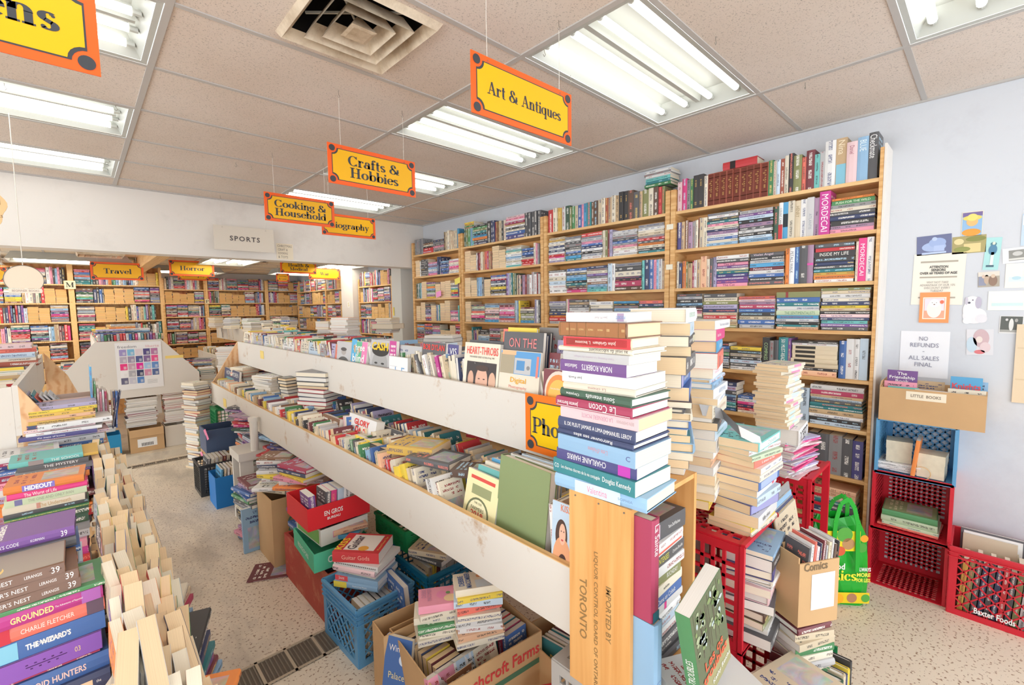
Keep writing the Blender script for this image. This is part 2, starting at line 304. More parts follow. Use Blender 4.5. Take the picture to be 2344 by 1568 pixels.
def serif(mb, s, c, r_, u_, w, h, col, m=0, tilt=0):
    """one line of sign lettering centred at C; w caps the width, h is the capital height"""
    tot = sum(GL[ch][0] for ch in s); k = min(h, w/tot*1.0); kx = min(k*1.18, w/tot); c, r_, u_ = V(c), V(r_).normalized(), V(u_).normalized(); x = -tot/2
    def T(px, py): return c+r_*(px*kx)+u_*((py-.47)*k)
    for ch in s:
        adv, st = GL[ch]
        for q in st:
            if q[0] == 'd': mb.add([T(x+q[1]+q[3]*cos(a*pi/5), q[2]+q[3]*sin(a*pi/5)) for a in range(10)], [tuple(range(10))], m, col)
            elif q[0] == 'l':
                _, ax, ay, bx, by, wd = q; dx, dy = bx-ax, by-ay; L = math.hypot(dx, dy); nx, ny = -dy/L*wd/2, dx/L*wd/2
                if dx == 0: nx, ny = -wd/2, 0
                mb.add([T(x+ax+nx, ay+ny), T(x+bx+nx, by+ny), T(x+bx-nx, by-ny), T(x+ax-nx, ay-ny)], [(0, 1, 2, 3)], m, col)
            else:
                _, cx, cy, ra, rb, a0, a1 = q; n = max(6, int(abs(a1-a0)/18)); vs = []
                for i in range(n+1):
                    a = rad(a0+(a1-a0)*i/n); ww = (.07+.14*abs(cos(a))**1.4)/2
                    vs += [T(x+cx+(ra+ww)*cos(a), cy+(rb+ww*.75)*sin(a)), T(x+cx+(ra-ww)*cos(a), cy+(rb-ww*.75)*sin(a))]
                mb.add(vs, [(2*i, 2*i+1, 2*i+3, 2*i+2) for i in range(n)], m, col)
        x += adv
X_, Y_, Z_ = V((1, 0, 0)), V((0, 1, 0)), V((0, 0, 1))
# ------------------------------------------------------------------ room shell
XL = -6.5; YN = -2.6; YB = 10.25
mb = MB().box((XL, YN, -.1), (WX+.1, 5.95, 0)); struct(mb, 'floor', M_floor)
mb = MB().box((XL, 5.95, -.1), (WX+.1, YB+.1, .08)); struct(mb, 'floor_raised', M_conc)
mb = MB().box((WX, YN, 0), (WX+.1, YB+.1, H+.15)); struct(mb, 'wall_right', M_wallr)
mb = MB().box((XL-.1, YN, 0), (XL, YB+.1, .35)).box((XL-.1, YN, 2.6), (XL, YB+.1, H+.15))  # unseen wall; its window openings are added to let world light in
for i in range(8): mb.box((XL-.1, YN+i*1.84, .35), (XL, YN+i*1.84+.1, 2.6))
struct(mb, 'wall_left', M_wall)
mb = MB().box((XL, YB, 0), (WX, YB+.1, H+.15)); struct(mb, 'wall_back', M_wall)
mb = MB().box((XL, YS, 2.175), (WX, YS+.22, H+.15)); struct(mb, 'wall_header', M_wall)
mb = MB().box((XL, YN-.02, 2.6), (WX+.1, YN+.1, H+.15)); mb.box((XL, YN-.02, 0), (WX+.1, YN+.1, .5))  # unseen front wall, openings shaped to set how much world light enters
for x in (-6.5, -4.7, -2.9, -1.1, .7): mb.box((x, YN-.02, .3), (x+.08, YN+.1, 2.6))
struct(mb, 'wall_front', M_wall)
FX = [(-1, k) for k in (1, 3, 5, 7, -1)]+[(-3, k) for k in (7, 5, 3, 1)]   # (column, row) of the light fixtures
def cellx(c): return c*TX/1. if c >= 0 else c*TX
holes = set(FX)
mb = MB(); grid = MB()
cols = [(-6, -5), (-5, -4), (-4, -3), (-3, -2), (-2, -1), (-1, 0)]
VQ = (-2.10, 1.26, -1.62, 1.76)      # the vent's outer edge x0 y0 x1 y1
for c in range(-6, 1):
    x0 = max(c*TX, XL); x1 = (c+1)*TX if c < 0 else WX
    if c == 0: x0 = 0
    for k in range(-5, 9):
        y0, y1 = k*TY, min((k+1)*TY, YS)
        if (c, k) in holes: continue
        if c == -2 and k == 2:
            a, b, d, e = VQ[0]+.03, VQ[1]+.03, VQ[2]-.03, VQ[3]-.03
            for q in ((x0, y0, x1, b), (x0, e, x1, y1), (x0, b, a, e), (d, b, x1, e)): mb.box((q[0], q[1], H), (q[2], q[3], H+.015))
            continue
        mb.box((x0, y0, H), (x1, y1, H+.015))
struct(mb, 'ceiling', M_ceil)
for c in range(-5, 1): grid.box((c*TX-.013, YN, H-.006), (c*TX+.013, YS, H+.002))
for k in range(-4, 9):
    grid.box((XL, k*TY-.012, H-.005), (WX, k*TY+.012, H+.001))
grid.box((WX-.02, YN, H-.012), (WX, YS, H)); grid.box((XL, YS-.02, H-.012), (WX, YS, H))
struct(grid, 'trim_1', M_tbar)
mb = MB(); g2 = MB()
F2 = [(-4.6, 6.0), (-4.6, 8.2), (-1.52, 6.15), (-.06, 6.2), (-.2, 8.3), (-2.05, 8.8), (-3.35, 7.6)]
ys = [YS+.22+i*.61 for i in range(9)]+[YB]
mb.box((XL, YS+.2, H2), (WX, YB, H2+.02))
struct(mb, 'ceiling_back', M_ceil2)
for y in ys[1:-1]: g2.box((XL, y-.01, H2-.004), (WX, y+.01, H2))
for x in (-5.4, -4.2, -3., -1.45, -.6, .2): g2.box((x-.01, YS+.2, H2-.005), (x+.01, YB, H2))
struct(g2, 'trim_2', M_tbar)
mb = MB().box((-2.12, YS+.22, H2-.16), (-2.0, 8.58, H2)); struct(mb, 'ceiling_beam', M_pineY)
# floor drains
def grate(x0, x1, y0, y1, z, label, step=.125):
    o = empty('floor_drain_grate', label, 'drain grate', (x0, (y0+y1)/2, z))
    f = MB()
    for a, b in (((x0, y0, z), (x1, y0+.012, z+.006)), ((x0, y1-.012, z), (x1, y1, z+.006))): f.box(a, b)
    x = x0
    while x < x1-.01: f.box((x, y0, z), (x+.012, y1, z+.006)); x += step
    part(o, 'frame', f, P('grate_frame', (188, 172, 150), .6))
    g = MB(); x = x0
    while x < x1: g.box((x+.003, y0, z), (x+.009, y1, z+.004)); x += .017
    part(o, 'bars', g, M_grate)
    part(o, 'channel', MB().box((x0, y0, z), (x1, y1, z+.0012)), P('drain_channel', (105, 95, 85), .8))
grate(-2.9, -1.88, 1.77, 1.95, .0005, 'long iron floor drain grate crossing the aisle beside the blue milk crate')
grate(-2.95, -1.7, 5.76, 5.86, .0005, 'far iron drain grate at the foot of the concrete step', .1)
# ------------------------------------------------------------------ light fixtures
def fixture(x0, y0, lx, ly, z, label, ntubes=4, depth=.085, along='x', mt=None):
    o = empty('ceiling_light', label, 'ceiling light', ((x0+lx/2), y0+ly/2, z), 'fluorescent ceiling lights')
    x1, y1 = x0+lx, y0+ly; t = MB(); zt = z+depth; e = .022; s = .07
    t.box((x0+s, y0+s, zt), (x1-s, y1-s, zt+.004))
    for a, b in (((x0, y0), (x1, y0)), ((x1, y0), (x1, y1)), ((x1, y1), (x0, y1)), ((x0, y1), (x0, y0))):
        ax, ay = a; bx, by = b; cx, cy = (x0+x1)/2, (y0+y1)/2
        def ins(px, py, q): return (px+(q if px < cx else -q), py+(q if py < cy else -q))
        p, q = ins(ax, ay, s), ins(bx, by, s); p2, q2 = ins(ax, ay, e), ins(bx, by, e)
        t.add([(*p2, z), (*q2, z), (*q, zt), (*p, zt)], [(0, 1, 2, 3)])
        t.add([(ax, ay, z-.004), (bx, by, z-.004), (*q2, z-.002), (*p2, z-.002)], [(0, 1, 2, 3)])
    part(o, 'reflector_tray', t, M_refl)
    for i in range(ntubes):
        f = (i+.5)/ntubes; f = .13+.74*i/(ntubes-1)
        if along == 'x': p, q = (x0+.075, y0+ly*f, z+.035), (x1-.075, y0+ly*f, z+.035)
        else: p, q = (x0+lx*f, y0+.075, z+.035), (x0+lx*f, y1-.075, z+.035)
        tb = part(o, 'tube', MB().tube([p, q], .0165, 10), mt or M_tube)
        for a, d in ((p, -1), (q, 1)):
            dv = V((d, 0, 0)) if along == 'x' else V((0, d, 0))
            rel(o, MBx := MB().tube([V(a), V(a)+dv*.03], .013, 8)).build('tube_socket', M_refl, tb)
    bx = MB()
    if along == 'x': bx.prism([(x0+.06, y0+ly*.46, zt), (x0+.06, y0+ly*.48, z+.03), (x0+.06, y0+ly*.52, z+.03), (x0+.06, y0+ly*.54, zt)], (lx-.12, 0, 0))
    else: bx.prism([(x0+lx*.46, y0+.06, zt), (x0+lx*.48, y0+.06, z+.03), (x0+lx*.52, y0+.06, z+.03), (x0+lx*.54, y0+.06, zt)], (0, ly-.12, 0))
    part(o, 'ballast_cover', bx, M_refl)
    return o
names = {(-1, 1): 'large four-tube ceiling light right behind the Art & Antiques sign', (-1, 3): 'ceiling light panel behind the Art & Antiques sign, second along its row',
 (-1, 5): 'ceiling light panel partly hidden behind the Crafts & Hobbies sign', (-1, 7): 'farthest ceiling light of the right row, above the Biography sign',
 (-1, -1): 'ceiling light cut by the top right corner of the photo', (-3, 3): 'ceiling light at top left, partly behind the sign ending in ens',
 (-3, 5): 'ceiling light at the left edge, middle one of the left row', (-3, 7): 'ceiling light at the left edge nearest the white header wall'}
for c, k in FX:
    fixture(c*TX+.015, k*TY+.014, TX-.03, TY-.028, H, names.get((c, k), 'ceiling light nearest the shop front in the left row'))  # the default label is for the fixture out of view, added for light
for i, (x, y) in enumerate(F2):
    fixture(x, y, .6 if i in (2, 3) else 1.2, 1.2 if i in (2, 3) else .6, H2-.09, ['left back-room ceiling light seen under the header wall at far left', 'deeper left back-room ceiling light at far left', 'back-room ceiling light above the Horror sign', 'back-room ceiling light above the War sign', 'back-room ceiling light over the far right shelves', 'back-room ceiling light over the far shelves behind Horror', 'back-room ceiling light behind the round hanging sign'][i], along='y' if i in (2, 3) else 'x', mt=M_tube2)
# ------------------------------------------------------------------ ceiling vents
def vent(q, z, label):
    x0, y0, x1, y1 = q; o = empty('ceiling_vent', label, 'ceiling vent', ((x0+x1)/2, (y0+y1)/2, z), 'square ceiling vents')
    cx, cy, hw, hh = (x0+x1)/2, (y0+y1)/2, (x1-x0)/2, (y1-y0)/2
    def ring(mb, s0, z0, s1, z1):
        a = [(cx+i*hw*s0, cy+j*hh*s0, z0) for i, j in ((-1, -1), (1, -1), (1, 1), (-1, 1))]; b = [(cx+i*hw*s1, cy+j*hh*s1, z1) for i, j in ((-1, -1), (1, -1), (1, 1), (-1, 1))]
        mb.add(a+b, [(i, (i+1) % 4, 4+(i+1) % 4, 4+i) for i in range(4)])
    f = MB(); ring(f, 1, z-.002, .93, z-.028); ring(f, .93, z-.028, .80, z+.01); ring(f, 1, z-.002, 1, z+.004); part(o, 'frame', f, M_vent)
    for s in (.66, .44):
        l = MB(); ring(l, s, z-.03, s-.13, z+.03); ring(l, s+.004, z-.03, s-.126, z+.03); part(o, 'louver', l, M_vent)
    l = MB(); ring(l, .22, z-.028, .16, z-.032); a = .16; l.add([(cx+i*hw*.16, cy+j*hh*.16, z-.032) for i, j in ((-1, -1), (1, -1), (1, 1), (-1, 1))], [(0, 1, 2, 3)]); ring(l, .22, z-.028, .05, z+.03)
    part(o, 'center_plate', l, M_vent)
    d = MB().box((x0+.03, y0+.03, z+.2), (x1-.03, y1-.03, z+.21)); ring(d, .86, z+.002, .86, z+.2); part(o, 'duct', d, M_dark)
    s = MB(); s.bar((x0+.08, y0+.1, z+.05), (x1-.1, y1-.06, z+.04), .008); s.bar((x0+.08, y1-.12, z+.05), (x1-.1, y0+.1, z+.045), .008); part(o, 'strut', s, M_refl)
vent(VQ, H, 'large rusty square air vent in the front ceiling')
vent((-2.72, 7.1, -2.27, 7.55), H2-.02, 'small back-room air vent above the Travel sign')
vent((-.95, 7.3, -.6, 7.65), H2-.02, 'small back-room air vent right of the Horror sign')
# ------------------------------------------------------------------ hanging signs
OR, YE, DK = (.93, .13, .02), (.90, .47, .008), (.055, .06, .07)
M_sign = attr_mat('sign_plastic', False, .35)
def sign(lines, cx, y, zt, w, h, label, rot=0, plain=False, zc=H, sx=None, text_h=None, name='hanging_sign', strings=True):
    o = empty(name, label, 'sign', (0, 0, 0), None); o.location = (cx, y, zt)
    b = MB(); r_, u_, n = V((1, 0, 0)), Z_, V((0, -1, 0)); c = V((0, 0, -h/2))
    if plain: b.box((-w/2, 0, -h), (w/2, .004, 0), 0, (.72, .66, .57))
    else:
        b.box((-w/2, 0, -h), (w/2, .004, 0), 0, OR); k = .11*h*1.25; mrg = .085*h*1.2
        def plate(e, off, col):
            W, Hh = w/2-mrg-e, h/2-mrg-e; rr = k+e*.6; pts = []
            for sx_, sy_, a0 in ((1, 1, 180+90), (-1, 1, 0-0), (-1, -1, 90), (1, -1, 180)):
                cxx, cyy = sx_*(W+.0*k), sy_*Hh
                arc = [a0+ (90*i/5) for i in range(6)]
                arc = [270-90*i/5 for i in range(6)] if (sx_, sy_) == (1, 1) else arc
                if (sx_, sy_) == (1, 1): arc = [270-18*i for i in range(6)]
                if (sx_, sy_) == (-1, 1): arc = [360-18*i for i in range(6)]
                if (sx_, sy_) == (-1, -1): arc = [90-18*i for i in range(6)]
                if (sx_, sy_) == (1, -1): arc = [180-18*i for i in range(6)]
                pts += [(cxx+rr*cos(rad(a)), cyy+rr*sin(rad(a))) for a in arc]
            # polygon runs corner by corner; the first corner has to run from its bottom to its left
            cc = [pts[0:6][::-1], pts[6:12][::-1], pts[12:18][::-1], pts[18:24][::-1]]
            P2 = []
            for q in (cc[0], cc[1], cc[2], cc[3]): P2 += q
            return [(x, y) for x, y in P2], off, col
        def poly(e):
            W, Hh = w/2-mrg-e, h/2-mrg-e; rr = k+e*.9; P2 = []
            for sx_, sy_, a0, a1 in ((1, 1, 270, 180), (-1, 1, 360, 270), (-1, -1, 90, 0), (1, -1, 180, 90)):
                P2 += [(sx_*W+rr*cos(rad(a0+(a1-a0)*i/5)), sy_*Hh+rr*sin(rad(a0+(a1-a0)*i/5))) for i in range(6)]
            return P2
        for e, off, col in ((0, .0008, DK), (.018*h, .0014, YE)):
            pp = poly(e); ctr = c+n*off; vs = [ctr]+[ctr+r_*x+u_*y_ for x, y_ in pp]
            b.add(vs, [(0, 1+i, 1+(i+1) % len(pp)) for i in range(len(pp))], 0, col)
        for i in (-1, 1):
            for j in (-1, 1): disc(b, c+r_*i*(w/2-mrg-.012*h)+u_*j*(h/2-mrg-.012*h)+n*.0016, r_, u_, .078*h, DK)
    part_m = b
    th = text_h or (.27*h if len(lines) > 1 else .30*h)
    for i, s in enumerate(lines):
        cc = c+u_*((len(lines)-1)/2-i)*th*1.12+n*.0022
        if plain: put_text(b, s, cc, r_, u_, w=w*.5, h=th, col=(.09, .08, .08), bold=.02, space=1.25)
        elif any(ch not in GL for ch in s): put_text(b, s, cc, r_, u_, w=w*.6, h=th*.8, col=DK)
        else: serif(b, s, cc, r_, u_, w*.74, th, DK)
    b.build('panel', M_sign, o)
    for i, s in enumerate((-1, 1)):
        if not strings: break
        xs = s*w*.36 if sx is None else sx[i]
        t = MB().tube([(xs, .002, -.02), (xs*1.01, .002, (zc-zt)*.5), (xs, .002, zc-zt-.03)], .0011, 5); st = t.build('string', M_string, o)
        hk = MB().tube([(xs, .002, zc-zt), (xs, .002, zc-zt-.02), (xs+.006, .002, zc-zt-.03), (xs, .002, zc-zt-.038), (xs-.005, .002, zc-zt-.03)], .0013, 5); hk.build('hook', M_grate, o)
        MB().tube([(xs-.005, 0, -.02), (xs, -.004, -.012), (xs+.005, 0, -.02), (xs, .004, -.026), (xs-.005, 0, -.02)], .001, 4).build('ring', M_grate, o)
    o.rotation_euler = (0, 0, rot)
    return o
sign(['Art & Antiques'], -1.48, .934, 2.50, .52, .205, 'orange and yellow hanging sign reading Art & Antiques, nearest and highest of the row', rad(-1.5), text_h=.066)
sign(['Crafts &', 'Hobbies'], -1.51, 2.09, 2.49, .52, .205, 'orange and yellow hanging sign reading Crafts & Hobbies')
sign(['Cooking &', 'Household'], -1.475, 3.34, 2.48, .51, .205, 'orange and yellow hanging sign reading Cooking & Household')
sign(['Biography'], -.925, 3.72, 2.465, .5, .19, 'yellow hanging sign reading Biography, half behind the Cooking sign')
sign(['Childrens'], -2.955, 1.35, 2.485, .56, .23, 'hanging sign cut by the top left corner, its word ending in ens', text_h=.072)
sign(['SPORTS'], -1.455, 5.02, 2.475, .55, .24, 'plain cream hanging sign reading SPORTS in front of the header wall', plain=True, text_h=.05)
def signpx(lines, x0, x1, yt, yb, Y, label, **k):
    a, b = at(x0, yt, 1, Y), at(x1, yt, 1, Y); c = at(x0, yb, 1, Y)
    return sign(lines, (a.x+b.x)/2, Y, (a.z+b.z)/2, b.x-a.x, (a.z-c.z), label, zc=H2, **k)
signpx(['Travel'], 205, 327, 601, 642, 7.4, 'yellow hanging sign reading Travel in the back room')
signpx(['Horror'], 386, 489, 597, 633, 7.4, 'yellow hanging sign reading Horror in the back room')
signpx(['Health &', 'Medical'], 641, 723, 597, 627, 6.9, 'orange and yellow hanging sign reading Health & Medical')
signpx(['War'], 706, 777, 614, 640, 7.2, 'yellow hanging sign reading War, right behind the Health & Medical sign')
GL['Y'] = (.84, [('l', .12, .93, .42, .45, .17), ('l', .42, .45, .7, .93, .06), _V(.42, .03, .5), _S(.42, .035, .36), _S(.14, .92, .34), _S(.7, .92, .26)])
signpx(['Philosophy'], 405, 478, 618, 642, 8.2, 'slanted yellow sign almost hidden below the Horror sign', rot=rad(8))
signpx(['Community', '& Law'], 632, 661, 626, 645, 7.9, 'small yellow sign half hidden at the lower left of Health & Medical', rot=rad(-6))
signpx([], -60, 14, 611, 645, 7.4, 'orange and yellow sign cut by the left edge, behind the round sign')
# ------------------------------------------------------------------ books
CN = {'white': (238, 238, 238), 'cream': (240, 230, 208), 'beige': (222, 204, 172), 'tan': (205, 172, 128), 'brown': (128, 84, 56), 'dark brown': (82, 58, 46), 'black': (44, 42, 44),
 'charcoal': (78, 78, 82), 'grey': (142, 142, 144), 'pale grey': (196, 196, 198), 'navy': (48, 58, 98), 'blue': (54, 98, 172), 'light blue': (140, 184, 222), 'sky blue': (70, 160, 214), 'pale blue': (196, 218, 238),
 'teal': (38, 124, 132), 'turquoise': (104, 194, 190), 'green': (62, 132, 76), 'dark green': (48, 82, 62), 'olive': (132, 136, 82), 'pale green': (198, 216, 180), 'lime': (170, 206, 70), 'yellow': (246, 214, 62), 'mustard': (222, 176, 70),
 'orange': (240, 132, 52), 'peach': (246, 192, 152), 'coral': (236, 110, 92), 'red': (206, 40, 46), 'crimson': (176, 46, 84), 'maroon': (112, 42, 50), 'rust': (158, 70, 48), 'pink': (240, 150, 176), 'hot pink': (226, 50, 128),
 'pale pink': (244, 208, 212), 'magenta': (196, 44, 140), 'purple': (112, 66, 142), 'lavender': (182, 174, 214), 'mauve': (166, 130, 160), 'indigo': (64, 60, 124)}
CN = {k: srgb([q*.86+26 for q in v]) for k, v in CN.items()}
PG = {'w': srgb((238, 235, 229)), 'c': srgb((242, 232, 212)), 't': srgb((240, 214, 176)), 'o': srgb((226, 184, 124))}
MIXW = ['white']*5+['cream']*4+['beige']*2+['pale grey']*3+['grey']*3+['black']*6+['charcoal']*4+['navy']*4+['blue']*3+['light blue']*3+['pale blue']*2+['teal']*2+['red']*4+['crimson']*2+['maroon']*2+['pink']*2+['hot pink', 'magenta', 'purple', 'purple', 'lavender', 'green', 'dark green', 'yellow', 'orange', 'coral', 'turquoise', 'tan', 'brown', 'mauve', 'indigo']
OLDW = ['cream']*4+['tan']*3+['beige']*3+['brown']*2+['dark brown']*2+['dark green', 'olive', 'grey', 'grey', 'charcoal', 'red', 'maroon', 'navy', 'teal', 'green', 'white', 'pale green', 'mustard', 'blue', 'black', 'black']
BK = []; CNT = {}
class Bk: pass
def lum(c): return .3*c[0]+.6*c[1]+.1*c[2]
def basis(x, y): x, y = V(x), V(y); z = x.cross(y); return Matrix((x, y, z)).transposed()
def BOOK(C, Rm, w, t, h, cn, hc=False, pg='c', desc='', where='', grp='', texts=None, cat='book', name=None, art=True, adj='', fix=None):
    b = Bk(); b.C = V(C); b.R = Rm; b.w, b.t, b.h = w, t, h; b.cn = cn; b.hc = hc; b.pg = pg; b.where = where; b.desc = desc; b.grp = grp; b.texts = texts or []; b.cat = cat; b.adj = adj; b.art = art
    b.name = name or ('hardcover_book' if hc else 'paperback_book'); c = CN[cn]; k = R.uniform(.86, 1.12); b.col = tuple(min(1, x*k+.012) for x in c); b.seed = R.random(); b.fix = fix
    b.tc = (.95, .93, .88) if lum(c) < .28 else R.choice([(.03, .03, .04), (.05, .07, .2), (.35, .05, .05), (.05, .05, .05)])
    if lum(c) < .28 and R.random() < .3: b.tc = R.choice([(.8, .6, .2), (.85, .25, .2), (.5, .75, .9)])
    BK.append(b); return b
def bgeo(b):
    """cover mesh and page block of one book; x from spine to fore-edge, y through the thickness, z from foot to head"""
    w, t, h = b.w, b.t, b.h; c = .0028 if b.hc else .0007; o = .0035 if b.hc else .0004; bl = .004 if b.hc else .0008
    c = min(c, t*.2)
    O = [(w, 0), (0, 0), (-bl, t*.3), (-bl, t*.7), (0, t), (w, t)]; I = [(w, c), (c, c), (c, t*.3), (c, t*.7), (c, t-c), (w, t-c)]; n = 6
    cv = MB(); vs = [(x, y, z) for z in (0, h) for L_ in (O, I) for x, y in L_]   # 0-5 O bottom, 6-11 I bottom, 12-17 O top, 18-23 I top
    fs = []; uv = []; tx = []; sd = b.seed*.97+.015; tc = (*b.tc, sd); tcc = (*b.tc, 1+sd)
    art = b.art and not any(q[0] in 'FO' for q in b.texts)
    for i in range(5):
        fs.append((i, i+12, i+13, i+1))
        if i in (1, 2, 3):
            v0, v1 = O[i][1]/t, O[i+1][1]/t; s0 = b.seed*9; uv.append([(s0, v0), (s0+h, v0), (s0+h, v1), (s0, v1)]); tx.append(tc if b.art and not b.texts else (0, 0, 0, 0))
        elif i == 0: uv.append([(1, 0), (1, 1), (0, 1), (0, 0)]); tx.append(tcc if art else (0, 0, 0, 0))
        else: uv.append([(1, 0), (1, 1), (0, 1), (0, 0)]); tx.append(tcc if art else (0, 0, 0, 0))
    for i in range(5): fs.append((i, i+1, i+7, i+6)); fs.append((i+12, i+18, i+19, i+13)); uv += [None]*2; tx += [(0,)*4]*2
    fs += [(0, 6, 18, 12), (5, 17, 23, 11)]; uv += [None]*2; tx += [(0,)*4]*2
    cv.add(vs, fs, 0, b.col, uv=uv, tx=tx)
    pg = MB(); x0, x1, y0, y1, z0, z1 = c, w-o, c, t-c, o, h-o
    pv = [(x0, y0, z0), (x1, y0, z0), (x1, y1, z0), (x0, y1, z0), (x0, y0, z1), (x1, y0, z1), (x1, y1, z1), (x0, y1, z1)]
    pf = [(0, 3, 2, 1), (4, 5, 6, 7), (0, 1, 5, 4), (1, 2, 6, 5), (2, 3, 7, 6), (3, 0, 4, 7)]; s0 = b.seed*3
    pu = [[(s0+y0, 0), (s0+y1, 0), (s0+y1, 1), (s0+y0, 1)], [(s0+y0, 0), (s0+y0, 1), (s0+y1, 1), (s0+y1, 0)], None, [(s0+y0, 0), (s0+y1, 0), (s0+y1, 1), (s0+y0, 1)], None, None]
    pc = PG[b.pg]; kk = .94+.1*b.seed
    pg.add(pv, pf, 0, tuple(x*kk for x in pc), uv=pu)
    for q in b.texts:      # (face, text, centre along, centre across, width, height, colour[, rotation flag])
        f, s, u, v, tw, th, col = q[:7]; kw = dict(q[7]) if len(q) > 7 else {}
        if f in ('a', 'b'):
            sg = 1 if f == 'a' else -1; cc = V((-bl-.0004, t*(v if f == 'a' else 1-v), h*(u if f == 'a' else 1-u)))
            if s is None: quad(cv, cc+V((.00015, 0, 0)), (0, 0, sg), (0, sg, 0), tw*h, th*t, col)
            else: put_text(cv, s, cc, (0, 0, sg), (0, sg, 0), tw*h, th*t, col, **kw)
        elif f == 'F':     # front cover (y = 0)
            kk = kw.pop('k', 0) if kw else 0; cc = V((w*u, -.0003-.0003*kk, h*v))
            if s is None: quad(cv, cc, (1, 0, 0), (0, 0, 1), tw*w, th*h, col, tx=kw.get('tx', (0,)*4))
            else: put_text(cv, s, cc-V((0, .0016, 0)), (1, 0, 0), (0, 0, 1), tw*w, th*h, col, **kw)
        elif f == 'O':     # disc on the front cover
            disc(cv, V((w*u, -.00045-.0003*kw.get('k', 0), h*v)), (1, 0, 0), (0, 0, 1), tw*w/2, col, th*h/2, 24)
        elif f == 'H':     # writing on the page edges at the head
            put_text(pg, s, V((w*u, t*v, h-o+.0003)), (1, 0, 0), (0, -1, 0), tw*w, th*t, col)
    return cv, pg
def bmat(b): return Matrix.Translation(b.C) @ b.R.to_4x4() @ Matrix.Translation((-b.w/2, -b.t/2, -b.h/2))
def ordn(i): return ['first', 'second', 'third', 'fourth', 'fifth', 'sixth', 'seventh', 'eighth', 'ninth', 'tenth', 'eleventh', 'twelfth', 'thirteenth', 'fourteenth', 'fifteenth', 'sixteenth', 'seventeenth', 'eighteenth', 'nineteenth', 'twentieth'][i-1] if i <= 20 else '%d%s' % (i, 'th' if 10 < i % 100 < 14 else {1: 'st', 2: 'nd', 3: 'rd'}.get(i % 10, 'th'))
def nxt(k): CNT[k] = CNT.get(k, 0)+1; return CNT[k]
Z = Z_
def rz(v, a): return V((v[0]*cos(a)-v[1]*sin(a), v[0]*sin(a)+v[1]*cos(a), 0))
def flat(cx, cy, z, d, w, t, h, cn, face='spine', rot=0, **k):
    """a book lying flat; its FACE looks along the level direction d"""
    d = rz(V(d).normalized(), rot)
    if face == 'spine': x = -d
    elif face == 'fore': x = d
    elif face == 'head': x = (-Z).cross(d)*-1*-1
    else: x = (-Z).cross(-d)
    if face == 'head': x = (-Z).cross(d)
    return BOOK((cx, cy, z+t/2), basis(x, -Z), w, t, h, cn, **k)
def stack(cx, cy, z, d, items, where, grp, face='spine', jit=.01, jr=4, w=.14, h=.21, hc=.4, front=None, scale=1, pg='cw', label_top=True, side=0, maxz=None):
    """items from the bottom up: 'colour thickness_mm[ key=value ...]' or (text, [print])"""
    n = len(items); d = V(d).normalized(); sdv = V((-d.y, d.x, 0)); tot = 0
    for i, it in enumerate(items):
        texts = None
        if isinstance(it, tuple): it, texts = it
        q = it.split('/'); cn = q[0]; t = float(q[1])/1000*scale if len(q) > 1 and q[1] else R.uniform(.014, .034)*scale
        op = dict(s.split('=') for s in q[2:])
        ww = float(op.get('w', 0)) or w*R.uniform(.92, 1.08); hh = float(op.get('h', 0)) or h*R.uniform(.92, 1.06); fc = op.get('f', face)
        rot = rad(float(op['r'])) if 'r' in op else rad(R.uniform(-jr, jr)); hcv = bool(int(op['hc'])) if 'hc' in op else (R.random() < hc)
        jx = float(op.get('jx', R.uniform(-jit, jit))); jy = float(op.get('jy', R.uniform(-jit, jit)))
        dep = {'spine': ww, 'fore': ww, 'tail': hh, 'head': hh}[fc]; off = (front-dep/2 if front is not None else 0)
        p = V((cx, cy, 0))+d*(off+jx)+sdv*jy
        k = n-i
        pos = 'top' if k == 1 else ('bottom' if i == 0 else ordn(k)+' from top')
        flat(p.x, p.y, z+tot, d, ww, t, hh, cn, fc, rot, hc=hcv, pg=op.get('pg') or R.choice(pg), where='%s of %s' % (pos, where) if k > 1 and i else 'on %s of %s' % (pos, where), grp=grp, texts=texts)
        tot += t+.0004
    return z+tot
def mixed(n, tmin=14, tmax=32, pal=None, **k):
    pal = pal or MIXW; op = ''.join('/%s=%s' % kv for kv in k.items()); return ['%s/%.1f%s' % (R.choice(pal), R.uniform(tmin, tmax), op) for _ in range(n)]
def upright(p, d, w, t, h, cn, lean=0, face='spine', yaw=0, **k):
    """a standing book; p = middle of its foot; FACE looks along d; LEAN tips it sideways (spine) or back (cover)"""
    d = rz(V(d).normalized(), yaw)
    if face == 'spine': x = -d
    elif face == 'fore': x = d
    elif face == 'cover': x = (-d).cross(Z)*1.0; x = Z.cross(d) if False else (-d).cross(Z)
    if face == 'cover':
        y = -d; x = y.cross(Z)       # front cover (-y) looks along d
        Rm = Matrix((x, y, Z)).transposed(); ax = x
    else:
        y = Z.cross(x); Rm = Matrix((x, y, Z)).transposed(); ax = x
    Rm = Matrix.Rotation(lean, 3, ax) @ Rm
    base = {'spine': w, 'fore': w}.get(face, t)
    up_ = Rm @ V((0, 0, 1)); th = Rm @ V((0, 1, 0)); ext = abs(up_.z)*h/2+abs(th.z)*t/2
    c = V(p)+up_*0; ce = V((p[0], p[1], p[2]+ext)); sh = up_*h/2; ce.x += up_.x*h/2*1.0; ce.y += up_.y*h/2
    return BOOK(ce, Rm, w, t, h, cn, **k)
